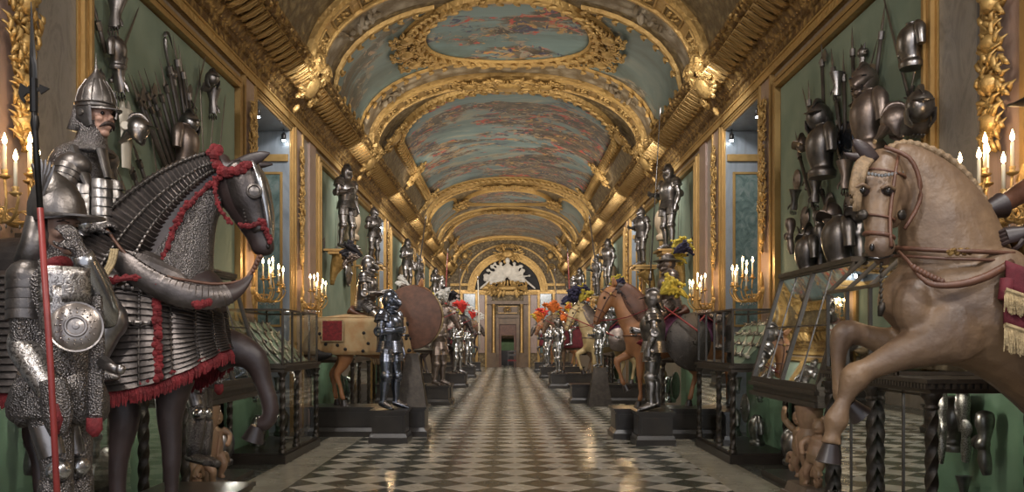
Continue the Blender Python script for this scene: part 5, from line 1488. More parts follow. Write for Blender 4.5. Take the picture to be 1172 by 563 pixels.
# ================================================================ right: the rearing pale horse and its rider
YH = 4.85; sR = YH/F
BQ = Vector((3.0, YH, PH))
def w_(px, py, dy=0): return P(px, py, YH+dy)-BQ
def secr(px, py, r, rl, dy=0): p = w_(px, py, dy); return (p.x, p.y, p.z, r*sR, rl)
def lg(pts, dy):
    out = []
    for px, py, r in pts: p = w_(px, py, dy); out.append((p.x, p.y, p.z, r*sR))
    return out
RH = dict(dir=-1, hs=1.05, eardir=Vector((0, 0, 0)), maneside=1,
    torso=[secr(1028, 372, 28, .10), secr(1045, 358, 54, .22), secr(1085, 352, 66, .30), secr(1130, 362, 66, .33), secr(1180, 385, 70, .34), secr(1250, 430, 84, .35), secr(1320, 500, 90, .33), secr(1370, 560, 70, .24), secr(1385, 585, 30, .12)],
    neck=[secr(1098, 330, 72, .24), secr(1090, 290, 62, .20), secr(1079, 250, 53, .165), secr(1060, 215, 40, .125), secr(1036, 190, 27, .095), secr(1018, 182, 19, .085)],
    head=[secr(1014, 180, 17, .085), (*w_(1009, 200, -.05), 24*sR, .10), (*w_(1006, 224, -.10), 22*sR, .095), (*w_(1005, 250, -.15), 16.5*sR, .075), (*w_(1006, 270, -.19), 14*sR, .065), (*w_(1007, 284, -.21), 16.5*sR, .07), (*w_(1008, 296, -.21), 10*sR, .045)],
    extra=[(w_(1027, 222, -.06), (.075, .055, .10)), (w_(1018, 205, -.14), (.05, .03, .028)), (w_(991, 205, -.13), (.03, .03, .025)), (w_(1019, 280, -.24), (.026, .024, .032)), (w_(998, 281, -.26), (.024, .022, .03)), (w_(1010, 300, -.18), (.045, .04, .022)), (w_(1022, 246, -.10), (.05, .04, .08)), (w_(1095, 378, -.22), (.17, .09, .17)), (w_(1048, 352, -.14), (.12, .10, .16)), (w_(1150, 330, -.22), (.18, .08, .22))],
    legs=[lg([(1085, 385, 34), (1060, 393, 27), (1022, 409, 17.5), (993, 423, 13.5), (978, 433, 17), (966, 458, 8.5), (957, 481, 14), (953, 495, 9), (951, 508, 12)], -.16),
          lg([(1060, 380, 30), (1025, 393, 21), (990, 384, 13.5), (968, 381, 16.5), (961, 395, 12), (959, 417, 8.3), (960, 436, 8.2), (965, 452, 12.5), (972, 462, 10)], .17),
          lg([(1290, 480, 60), (1240, 520, 38), (1200, 560, 22), (1215, 600, 14)], -.17)+[(w_(1235, 0, -.17).x, -.17, .30, .05), (w_(1228, 0).x, -.17, .16, .055), (w_(1222, 0).x, -.17, .10, .05)],
          lg([(1300, 480, 60), (1260, 520, 38), (1230, 560, 22), (1245, 600, 14)], .17)+[(w_(1265, 0, .17).x, .17, .30, .05), (w_(1258, 0).x, .17, .16, .055), (w_(1252, 0).x, .17, .10, .05)]],
    hoofd=[(-.15, 0, -1), (.75, 0, -.8), (-.12, 0, -1), (-.12, 0, -1)], hoofr=.058,
    tail=[(w_(1380, 540)[0], 0, w_(0, 540)[2], .05), (w_(1400, 560)[0], 0, w_(0, 560)[2], .08), (w_(1400, 620)[0], 0, w_(0, 610)[2]+.05, .04)])
t = thing('rearing_horse', 'rearing pale tan horse with bridle and raised forelegs, facing the aisle', 'horse', BQ)
horse(t, RH, 'horse_tan', 'mane_tan', voxel=.014, mane=False, tack=False, ears=False, eye=False)
for (px, py, dy, sg) in ((1016, 219, -.195, 1), (987, 218, -.165, -1)):
    mb = MB(); mb.ball(w_(px, py, dy+.012), (.042, .030, .034), 12); ey = mb.build('eye_patch', 'horse_dark', t, smooth=True)
    mb = MB(); mb.ball(w_(px, py, dy-.012), .021, 12); mb.build('eyeball', 'eye', ey, smooth=True)
    mb = MB(); mb.tube([w_(px-8, py-3, dy-.012), w_(px, py-7, dy-.024), w_(px+8, py-2, dy-.008)], .010, 6, sub=3); mb.build('eyelid', 'horse_tan', ey, smooth=True)
for (px, py, dy) in ((1020, 281, -.262), (998, 283, -.279)):
    mb = MB(); mb.ball(w_(px, py, dy), (.014, .010, .020), 10); mb.build('nostril', 'eye', t, smooth=True)
mb = MB(); mb.tube([w_(994, 294, -.25), w_(1006, 296, -.265), w_(1022, 292, -.24)], .006, 6, sub=3); mb.build('mouth_line', 'eye', t, smooth=True)
mb = MB()   # ears, one dark inside
mb.loft([(w_(1000, 184, -.09), .04, .024), (w_(990, 172, -.10), .042, .022), (w_(980, 163, -.10), .026, .016), (w_(977, 159, -.1), .004, .004)], 10, (0, 1, 0), sub=3)
mb.loft([(w_(1010, 180, .08), .034, .022), (w_(980, 180, .07), .028, .018), (w_(966, 175, .06), .004, .004)], 10, (0, 1, 0), sub=3)
mb.build('ear', 'horse_dark', t, smooth=True)
mb = MB(); rnd = random.Random(2)     # forelock and roached mane
for k in range(26):
    o_ = rnd.uniform(-1, 1)
    mb.tube([w_(996+o_*8, 180, -.08+.03*o_), w_(986+o_*6, 190, -.15), w_(980+o_*5, 215, -.17), w_(979+o_*4.5, 238+rnd.uniform(-6, 4), -.17)], [.012, .018, .018, .008], 6, sub=3)
mb.build('forelock', 'mane_tan', t, smooth=True)
mb = MB()
cr_ = [(1014, 163), (1034, 155), (1060, 160), (1088, 174), (1112, 198), (1130, 228), (1145, 262)]
pts, _ = smooth_path([w_(a, b_+4) for a, b_ in cr_], [1]*len(cr_), 12)
mb.tube([p+Vector((0, 0, -.025)) for p in pts], [.022+.004*math.sin(k*1.7) for k in range(len(pts))], 8)
mb.build('mane', 'mane_tan', t, smooth=True)
# bridle
hd = RH['head']; n_ = Vector((-.35, 1, 0)).normalized(); mb = MB(); fd = (Vector(hd[4][:3])-Vector(hd[1][:3])).normalized()
for i, r in ((1, .010), (3, .009), (4, .016)): mb.tube(ring_at(hd[i], 0, Vector((0, 1, 0)), fd, 1.05), r, 6, flat=.8)
for sg in (-1, 1):
    mb.tube([Vector(hd[k][:3])+Vector((0, sg*hd[k][4]*1.04, 0))+Vector((.03, 0, 0)) for k in (0, 1, 2, 3, 4, 5)], .010, 6)
mb.tube([w_(1012, 168, -.1), w_(1040, 180, -.14), w_(1052, 205, -.15), w_(1052, 232, -.15), w_(1035, 262, -.16)], .012, 6, sub=3)
br = mb.build('bridle', 'leather', t, smooth=True)
mb = MB()
for k in range(8): mb.tube([w_(1009+(k % 2), 300+k*6, -.22), w_(1008-(k % 2), 306+k*6, -.22)], .008, 5)
mb.loft([(w_(1010, 346, -.22), .012, .012), (w_(1009, 352, -.22), .022, .02), (w_(1007, 362, -.22), .012, .01)], 8, (0, 1, 0))
mb.build('bit_chain', 'bronze', br, smooth=True)
for px_, dy_, nn_ in ((987, -.20, (-.6, -1, 0)), (1033, -.19, (.5, -1, 0))):
    mb = MB(); mb.lathe([(0, .012), (.02, .010), (.03, 0), (.028, -.01)], w_(px_, 246, dy_), 14, nn_); mb.build('boss', 'bronze', br, smooth=True)
mb = MB()
for k in range(14): mb.ball(w_(983+k*3.8, 196-abs(k-7)*.6+5, -.06-.17*math.sin(PI*(k+1)/15)), .011, 5)
mb.build('brow_stud', 'steel_bright', br)
# breast band and hanging rein
mb = MB()
def ring(px0, px1, pyA, pyB, r, lat, a0=-PI, a1=0, n=22, yc=0):
    out = []
    for a in np.linspace(a0, a1, n):
        x = (px0+px1)/2-(px1-px0)/2*math.cos(a+PI/2+PI/2) 
        out.append((a, x))
    return out
b1 = [w_(1160, 290, -.24), w_(1120, 288, -.26), w_(1085, 287, -.235), w_(1050, 285, -.17), w_(1027, 284, -.06), w_(1024, 285, .06), w_(1045, 286, .17), w_(1090, 288, .24)]
mb.tube(b1, .018, 8, sub=4, flat=.7)
b2 = [p+Vector((-.005, -.004, -.042)) for p in b1]; mb.tube(b2, .009, 6, sub=4)
mb.build('breast_band', 'leather', t, smooth=True)
mb = MB(); mb.tube([w_(1158, 300, -.31), w_(1130, 316, -.345), w_(1100, 325, -.345), w_(1070, 326, -.33), w_(1055, 318, -.29), w_(1040, 300, -.22), w_(1028, 288, -.12)], [.020, .022, .02, .016, .013, .011, .01], 8, sub=4)
for k in range(9): mb.ball(w_(1046+k*4, 306+k*2.4-(k*k)*.05, -.27-.008*k), .018, 6)
mb.build('hanging_rein', 'leather', t, smooth=True)
mb = MB(); rnd = random.Random(8)
for k in range(16): mb.ball(w_(1086+k*1.6, 288+2.5*math.sin(k*1.3), -.255), (.016, .01, .012), 6)
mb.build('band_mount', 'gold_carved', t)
# saddle and its fringed crimson cloth
mb = MB(); rows = []
for i in range(12):
    px = 1152+i*10; row = []
    for j in range(25):
        a = -1+2*j/24; zz = 315-abs(math.cos(a*PI/2))*6; lat = .36*math.sin(a*1.5); drop = (1-math.cos(a*1.5))*.50
        p = w_(px, 308+i*5, 0); row.append(Vector((p.x+.02*math.sin(j*.9)*0, lat*1.06, p.z-drop)))
    rows.append(row)
mb.grid(rows); sc0 = mb.build('saddle_cloth', 'maroon_cloth', t, smooth=True); m_ = sc0.modifiers.new('t', 'SOLIDIFY'); m_.thickness = .02
def clothpt(u, v):      # front edge lower tiers
    p = w_(1152+u*110, 308+u*55, 0); return p
mb = MB()
for (py, ln) in ((332, .10), (372, .12)):
    path = [w_(1150+q*12, py+q*4, -.37-.004*q) for q in range(9)]
    fringe(mb, path, ln, (-.1, -1, 0), 260, 5, th=.006); mb.tube(path, .016, 6)
mb.build('gold_fringe', 'gold_thread', sc0)
mb = MB(); mb.loft([(w_(1152, 322, -.34), .02, .02), (w_(1150, 340, -.35), .02, .02)], 6)
for (p0, p1) in (((1152, 298), (1240, 330)), ((1150, 336), (1240, 375))):
    rows = [[w_(p0[0]+(p1[0]-p0[0])*i/8, p0[1]+(p1[1]-p0[1])*i/8+j*8.5, -.355-.006*i) for j in range(5)] for i in range(9)]; mb.grid(rows)
o = mb.build('cloth_tier', 'maroon_cloth', sc0, smooth=True); m_ = o.modifiers.new('t', 'SOLIDIFY'); m_.thickness = .02
mb = MB(); mb.loft([(w_(1158, 262, 0), .07, .17), (w_(1170, 285, 0), .10, .24), (w_(1195, 300), .10, .28), (w_(1240, 318), .10, .28), (w_(1285, 318), .11, .26), (w_(1310, 292), .08, .2)], 20, (0, 1, 0), sub=3)
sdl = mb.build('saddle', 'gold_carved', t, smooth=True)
plinth(2.97, YH, 1.65, .95, PH, 'dark wooden plinth under the rearing pale horse')
# rider, mostly out of the frame: sleeve, gauntlet cuff and hat brim show
t = thing('mounted_rider', 'rider figure in a brown coat and broad black hat on the rearing pale horse, cropped', 'rider figure', w_(1235, 300)+BQ)
BT = t.location.copy()
def x_(px, py, dy=0): return P(px, py, YH+dy)-BT
J = dict(pelvis=x_(1240, 285), chest=x_(1242, 205), neck=x_(1240, 155), head=x_(1235, 128))
mb = MB(); V3 = lambda k: Vector(J[k])
mb.loft([(x_(1242, 310), .18, .25), (x_(1240, 285), .15, .20), (x_(1240, 245), .13, .17), (x_(1242, 205), .15, .20), (x_(1241, 176), .13, .2), (x_(1240, 160), .07, .09), (x_(1238, 145), .055, .06)], 18, (0, 1, 0), sub=3)
for sg in (-1, 1):
    if sg == 1: a, b_, c = x_(1215, 182, .10), x_(1180, 214, .20), x_(1141, 237, .10)
    else: a, b_, c = x_(1235, 180, -.2), x_(1225, 235, -.28), x_(1190, 262, -.2)
    mb.ball(a, .08, 10); mb.loft([(a, .078, .078), (b_, .066, .066), (c, .05, .05)], 12, (0, 1, 0), sub=2)
    hp, kn, an = x_(1235, 300, sg*.15), x_(1195, 345, sg*.42), x_(1225, 430, sg*.42)
    mb.loft([(hp, .12, .12), (kn, .08, .08), (lerp(kn, an, .4), .07, .07), (an, .05, .05)], 12, (0, 1, 0), sub=2); mb.loft([(an+Vector((.06, 0, 0)), .04, .045), (an+Vector((-.08, 0, -.03)), .045, .05), (an+Vector((-.2, 0, -.03)), .02, .03)], 10, (0, 1, 0))
organic('body', mb, 'leather', t, voxel=.014, sm=3)
head(t, J['head'], (-1, -.1, 0), 1.05, 'skin')
for sg, w0, d in ((1, x_(1141, 237, .10), (-1, -.2, -.35)), (-1, x_(1190, 262, -.2), (-1, .2, -.2))):
    mb = MB(); d = Vector(d).normalized(); mb.loft([(w0-d*.03, .075, .075), (w0+d*.02, .06, .06), (w0+d*.07, .042, .042)], 16, (0, 1, 0)); hand(mb, w0+d*.06, d, (0, -sg, -.4), 1.15, 1.1, thumb=-sg)
    mb.build('gauntlet', 'horse_dark', t, auto=45)
c = Vector(J['head'])+Vector((-.02, 0, .055)); mb = MB(); rows = []
for k in range(33):
    a = 2*PI*k/32; up_ = .05*abs(math.sin(a))**2; row = []
    for r in (.10, .18, .26, .34, .345, .27, .18, .10):
        row.append(c+Vector((r*math.cos(a), r*.85*math.sin(a), up_*(r/.34)**2*2+(0 if r != .345 else -.012)-(.012 if row and len(row) > 4 else 0))))
    rows.append(row)
mb.grid(rows); mb.lathe([(.12, -.01), (.118, .05), (.105, .11), (.07, .135), (0, .14)], c, 20); mb.build('hat', 'iron_black', t, auto=50)
# ================================================================ display cases, sconces, wall trophies
def twisted(parent, x, y, z0, z1, r=.04, name='twisted_column', mat='bronze'):
    """dark column with spiral fluting, base and capital"""
    mb = MB(); n = 16; m_ = 60; rows = []
    for j in range(n+1):
        row = []
        for i in range(m_+1):
            f = i/m_; a = 2*PI*j/n+f*(z1-z0)*9; rr_ = r*(1+.16*math.cos(4*(2*PI*j/n)))
            row.append((x+rr_*math.cos(a), y+rr_*math.sin(a), z0+.1+(z1-z0-.2)*f))
        rows.append(row)
    mb.grid(rows, close_u=False)
    mb.lathe([(r*1.7, 0), (r*1.7, .03), (r*1.3, .05), (r*1.45, .07), (r*1.0, .11)], (x, y, z0), 14)
    mb.lathe([(r*1.0, -.12), (r*1.3, -.10), (r*1.0, -.08), (r*1.2, -.05), (r*1.8, -.02), (r*1.8, 0)], (x, y, z1), 14)
    return mb.build(name, mat, parent, auto=40)
def pane(parent, pts, name='glass_pane', th=.004):
    mb = MB(); mb.add([tuple(p) for p in pts], [tuple(range(len(pts)))]); return mb.build(name, 'glass', parent)
def bars(mb, segs, w=.014):
    for a, b_ in segs:
        a, b_ = Vector(a), Vector(b_); d = b_-a; q = d.normalized(); u = q.orthogonal().normalized(); v = q.cross(u)
        if abs(q.z) > .9: u, v = Vector((1, 0, 0)), Vector((0, 1, 0))
        elif abs(q.y) > .9: u, v = Vector((1, 0, 0)), Vector((0, 0, 1))
        elif abs(q.x) > .9: u, v = Vector((0, 1, 0)), Vector((0, 0, 1))
        vs = [p+u*sx*w+v*sy*w for p in (a, b_) for sx, sy in ((-1, -1), (1, -1), (1, 1), (-1, 1))]
        mb.add(vs, [(3, 2, 1, 0), (4, 5, 6, 7), (0, 1, 5, 4), (1, 2, 6, 5), (2, 3, 7, 6), (3, 0, 4, 7)])
def dentil(mb, x0, x1, y0, y1, z, s=.03):
    for (a, b_) in (((x0, y0), (x1, y0)), ((x0, y0), (x0, y1))):
        d = math.hypot(b_[0]-a[0], b_[1]-a[1]); n = int(d/.05)
        for k in range(n):
            t_ = (k+.5)/n; mb.box((a[0]+(b_[0]-a[0])*t_, a[1]+(b_[1]-a[1])*t_, z), (s*.9, s*.9, .035))
XF, XB = 2.95, 3.72
def case_big(sd, label):
    """cabinet on twisted columns with a glazed upper case"""
    y0, y1 = 6.08, 8.05
    t = thing('display_cabinet', label, 'display case', (sd*3.33, (y0+y1)/2, 0)); Bc = Vector(t.location)
    X = lambda x, y, z: Vector((sd*x, y, z))-Bc
    def bx(mb, x0, x1, ya, yb, z0, z1): a = X(x0, ya, z0); b_ = X(x1, yb, z1); mb.bb(min(a.x, b_.x), max(a.x, b_.x), a.y, b_.y, a.z, b_.z)
    mb = MB(); bx(mb, XF-.06, XB, y0-.06, y1+.02, 0, .10); bx(mb, XF-.03, XB, y0-.03, y1, .10, .14); mb.build('base', 'dark_wood', t)
    mb = MB(); bx(mb, XF-.02, XB, y0-.02, y1, 1.24, 1.27); bx(mb, XF-.06, XB, y0-.06, y1+.02, 1.31, 1.34); bx(mb, XF-.03, XB, y0-.03, y1, 1.27, 1.31)
    a = X(XF-.045, y0-.045, 0); b_ = X(XB, y1, 0); dentil(mb, a.x, b_.x, a.y, b_.y, 1.29-Bc.z); mb.build('table', 'case_frame', t)
    for (x, y) in ((XF, y0), (XB-.08, y0), (XF, y0+1.0), (XF, y1-.05)): p = X(x, y, 0); twisted(t, p.x, p.y, .14, 1.24)
    mb = MB(); bx(mb, XB-.03, XB, y0, y1, .14, 1.24); mb.build('green_back', 'case_green', t)
    mb = MB(); bars(mb, [(X(XF+.03, y0+.5, .14), X(XF+.03, y0+.5, 1.24)), (X(XF+.03, y0+1.5, .14), X(XF+.03, y0+1.5, 1.24)), (X(XF+.03, y0+.03, .16), X(XF+.03, y1, .16)), (X(XF+.03, y0+.03, 1.22), X(XF+.03, y1, 1.22))], .009)
    mb.build('glazing_bar', 'case_frame', t)
    pane(t, [X(XF+.03, y0+.03, .14), X(XF+.03, y1, .14), X(XF+.03, y1, 1.24), X(XF+.03, y0+.03, 1.24)])
    pane(t, [X(XF+.03, y0+.03, .14), X(XB-.03, y0+.03, .14), X(XB-.03, y0+.03, 1.24), X(XF+.03, y0+.03, 1.24)])
    ya = y0+.55; zt, zs = 2.05, 2.38; xs = XF+.36
    segs = []
    for y in (ya, ya+.48, ya+.96, y1): segs += [(X(XF, y, 1.34), X(XF, y, zt)), (X(XF, y, zt), X(xs, y, zs))]
    segs += [(X(XF, ya, z), X(XF, y1, z)) for z in (1.36, zt)]+[(X(xs, ya, zs), X(xs, y1, zs)), (X(XF, ya, 1.36), X(XB, ya, 1.36)), (X(xs, ya, zs), X(XB, ya, zs)), (X(XB, ya, 1.34), X(XB, ya, zs))]
    mb = MB(); bars(mb, segs, .014); bx(mb, xs-.04, XB, ya-.04, y1+.02, zs, zs+.04); fr_ = mb.build('upper_case', 'case_frame', t)
    pane(fr_, [X(XF, ya, 1.36), X(XF, y1, 1.36), X(XF, y1, zt), X(XF, ya, zt)]); pane(fr_, [X(XF, ya, zt), X(XF, y1, zt), X(xs, y1, zs), X(xs, ya, zs)])
    pane(fr_, [X(XF, ya, 1.36), X(XB, ya, 1.36), X(XB, ya, zs), X(xs, ya, zs), X(XF, ya, zt)])
    mb = MB(); bx(mb, XB-.06, XB-.03, ya, y1, 1.36, zs); mb.build('back_panel', 'leather_pale', fr_)
    return t
case_big(-1, 'black twisted column display cabinet behind the armoured dark horse, green backed')
case_big(1, 'black twisted column display cabinet with green back beneath the rearing pale horse')

def case_desk(sd, label):
    """sloping glazed desk case with a heavy grey moulding, on carved figures"""
    y0, y1 = 8.32, 10.5
    t = thing('desk_case', label, 'display case', (sd*3.33, (y0+y1)/2, 0)); Bc = Vector(t.location)
    X = lambda x, y, z: Vector((sd*x, y, z))-Bc
    def bx(mb, x0, x1, ya, yb, z0, z1): a = X(x0, ya, z0); b_ = X(x1, yb, z1); mb.bb(min(a.x, b_.x), max(a.x, b_.x), a.y, b_.y, a.z, b_.z)
    mb = MB()
    for z0, z1, o_ in ((.97, 1.02, .04), (1.02, 1.09, .0), (1.09, 1.13, .05), (1.13, 1.17, .02)): bx(mb, XF-o_, XB, y0-o_, y1+o_, z0, z1)
    mb.build('moulded_frame', 'case_frame', t)
    mb = MB(); bx(mb, XF+.1, XB, y0+.1, y1, 0, .07); mb.build('base', 'dark_wood', t)
    mb = MB(); bx(mb, XB-.03, XB, y0, y1, .07, .97); mb.build('green_back', 'case_green', t)
    xt, zt, zb = 3.30, 2.36, 1.17
    ym = (y0+y1)/2
    f = lambda q: (XF+(xt-XF)*q, zb+(zt-zb)*q)
    segs = []
    for y in (y0, ym, y1): segs.append((X(XF, y, zb), X(xt, y, zt)))
    segs += [(X(XF, y0, zb), X(XF, y1, zb)), (X(xt, y0, zt), X(xt, y1, zt)), (X(xt, y0, zt), X(XB, y0, zt)), (X(xt, y1, zt), X(XB, y1, zt)), (X(XB, y0, zb), X(XB, y0, zt))]
    mb = MB(); bars(mb, segs, .022); bx(mb, xt-.04, XB, y0-.03, y1+.03, zt, zt+.05); mb.build('slanted_frame', 'case_frame', t)
    mb = MB(); segs = []
    for a, b_ in ((y0, ym), (ym, y1)):
        for q in (.5,): x, z = f(q); segs.append((X(x, a, z), X(x, b_, z)))
        y = (a+b_)/2; segs.append((X(XF, y, zb), X(xt, y, zt)))
    bars(mb, segs, .007); mb.build('glazing_bar', 'steel_dark', t)
    for a, b_ in ((y0, ym), (ym, y1)): pane(t, [X(XF, a, zb), X(XF, b_, zb), X(xt, b_, zt), X(xt, a, zt)])
    pane(t, [X(XF, y0, zb), X(XB, y0, zb), X(XB, y0, zt), X(xt, y0, zt)])
    mb = MB(); a, b_ = X(XF+.08, y0+.04, zb+.02), X(XB-.05, y1-.04, zt-.25); n_ = 1
    mb.add([X(XF+.1, y0+.04, zb+.03), X(XF+.1, y1-.04, zb+.03), X(XB-.05, y1-.04, zt-.35), X(XB-.05, y0+.04, zt-.35)], [(0, 1, 2, 3)])
    o = mb.build('lined_board', 'marble_green', t); m_ = o.modifiers.new('t', 'SOLIDIFY'); m_.thickness = .02
    return t
case_desk(-1, 'sloping glass desk case on carved figures beyond the armoured dark horse')
case_desk(1, 'sloping glass desk case on carved figures beside the rearing pale horse head')

def case_square(sd, label, y0=11.45, y1=13.5, loc_only=False):
    t = thing('glass_vitrine', label, 'display case', (sd*3.33, (y0+y1)/2, 0)); Bc = Vector(t.location)
    X = lambda x, y, z: Vector((sd*x, y, z))-Bc
    def bx(mb, x0, x1, ya, yb, z0, z1): a = X(x0, ya, z0); b_ = X(x1, yb, z1); mb.bb(min(a.x, b_.x), max(a.x, b_.x), a.y, b_.y, a.z, b_.z)
    mb = MB(); bx(mb, XF-.05, XB, y0-.05, y1+.02, 0, .11); bx(mb, XF-.02, XB, y0-.02, y1, .11, .14); mb.build('base', 'dark_wood', t)
    mb = MB(); bx(mb, XF-.03, XB, y0-.03, y1, 1.20, 1.25); bx(mb, XF-.06, XB, y0-.06, y1+.02, 1.25, 1.29); mb.build('table', 'case_frame', t)
    for (x, y) in ((XF, y0), (XF, y0+.75), (XF, y1-.05), (XB-.08, y0)): p = X(x, y, 0); twisted(t, p.x, p.y, .14, 1.20, .034)
    mb = MB(); bx(mb, XB-.03, XB, y0, y1, .14, 1.2); mb.build('green_back', 'case_green', t)
    zt = 2.02; segs = []
    ys_ = np.linspace(y0, y1, 5)
    for y in ys_: segs.append((X(XF, y, 1.29), X(XF, y, zt)))
    for y in (y0, y1): segs += [(X(XB, y, 1.29), X(XB, y, zt)), (X(XF, y, zt), X(XB, y, zt)), (X(XF, y, 1.3), X(XB, y, 1.3))]
    segs += [(X(XF, y0, z), X(XF, y1, z)) for z in (1.3, zt)]+[(X(XB, y0, zt), X(XB, y1, zt))]
    mb = MB(); bars(mb, segs, .013); mb.build('glass_box_frame', 'case_frame', t)
    pane(t, [X(XF, y0, 1.3), X(XF, y1, 1.3), X(XF, y1, zt), X(XF, y0, zt)]); pane(t, [X(XF, y0, 1.3), X(XB, y0, 1.3), X(XB, y0, zt), X(XF, y0, zt)])
    pane(t, [X(XF, y0, zt), X(XF, y1, zt), X(XB, y1, zt), X(XB, y0, zt)]); pane(t, [X(XF, y0, .14), X(XF, y1, .14), X(XF, y1, 1.2), X(XF, y0, 1.2)]); pane(t, [X(XF, y0, .14), X(XB, y0, .14), X(XB, y0, 1.2), X(XF, y0, 1.2)])
    mb = MB(); mb.add([X(XF+.12, y0+.06, 1.31), X(XF+.12, y1-.06, 1.31), X(XB-.04, y1-.06, 1.88), X(XB-.04, y0+.06, 1.88), X(XB-.04, y0+.06, 1.31), X(XB-.04, y1-.06, 1.31)], [(0, 1, 2, 3), (0, 3, 4), (1, 5, 2)])
    mb.build('display_slope', 'green_cloth', t)
    return t
case_square(-1, 'square glass vitrine of pistols on dark columns, beyond the dark horse foreleg')
case_square(1, 'square glass vitrine of pistols on dark columns, beside the squire on the plinth')
vt = case_square(1, 'tall glass vitrine by the wall behind the brown horse with the round shield', 16.6, 18.6)
dup(vt, (vt.location.x+.0, 25.6, 0), 0, 'glass vitrine by the wall beyond the cream plumed horse')
vt2 = case_square(-1, 'glass vitrine by the wall behind the cream caparisoned horse and its rider', 16.6, 18.6)
dup(vt2, (vt2.location.x, 25.6, 0), 0, 'glass vitrine by the wall beyond the horse with white and black plumes')

# things in the cases
def pistol_mesh():
    mb = MB(); mb.tube([(0, 0, .0), (.30, 0, .01)], [.010, .008], 8); mb.loft([((-.17, 0, -.07), .02, .018), ((-.15, 0, -.05), .016, .012), ((-.07, 0, -.01), .016, .012), ((.02, 0, -.005), .016, .012), ((.2, 0, -.003), .009, .008)], 8, (0, 1, 0), sub=2)
    mb.ball((-.175, 0, -.08), .024, 7); mb.box((-.02, -.012, .012), (.07, .008, .03)); mb.tube([(-.03, -.01, .02), (-.045, -.01, .045), (-.02, -.01, .05)], .005, 5)
    mb.tube([(-.06, 0, -.02), (-.05, 0, -.045), (-.02, 0, -.04), (-.01, 0, -.015)], .004, 5)
    return mb
pm = [pistol_mesh().mesh('pistol', m_, True) for m_ in ('inlay_ivory', 'steel', 'steel_brown')]
def lay(mesh, name, label, cat, group, pos, d, n_, sc=1.0):
    """lay a small thing: its x axis along d, its z along n_"""
    o = bpy.data.objects.new(name, mesh); C.objects.link(o)
    d = Vector(d).normalized(); z = Vector(n_).normalized(); z = (z-d*z.dot(d)).normalized(); y = z.cross(d)
    M = Matrix((d, y, z)).transposed().to_4x4(); o.matrix_basis = Matrix.Translation(pos) @ M @ Matrix.Scale(sc, 4)
    return tag(o, label, cat, group)
rnd = random.Random(21)
for sd, nm in ((-1, 'beyond the armoured dark horse'), (1, 'beside the squire on the plinth')):
    for i in range(6):
        for k in range(4):
            q = (k+.5)/4; y = 11.65+.32*i+.04*(k % 2)
            p = Vector((sd*(XF+.16+.62*q), y, 1.33+.56*q+.035)); sl = Vector((sd*.66, 0, .56)).normalized(); n_ = Vector((-sd*.56, 0, .66))
            d = (sl*math.cos(.9+.1*i)+Vector((0, 1, 0))*math.sin(.9+.1*i))
            lay(pm[(i+k) % 3], 'pistol', 'pistol laid in fanned rows inside the square vitrine %s' % nm, 'pistol', 'pistols in the vitrine '+nm, p, d, Vector((0, 1, 0)).cross(d)*0+n_.cross(d), 1.15)
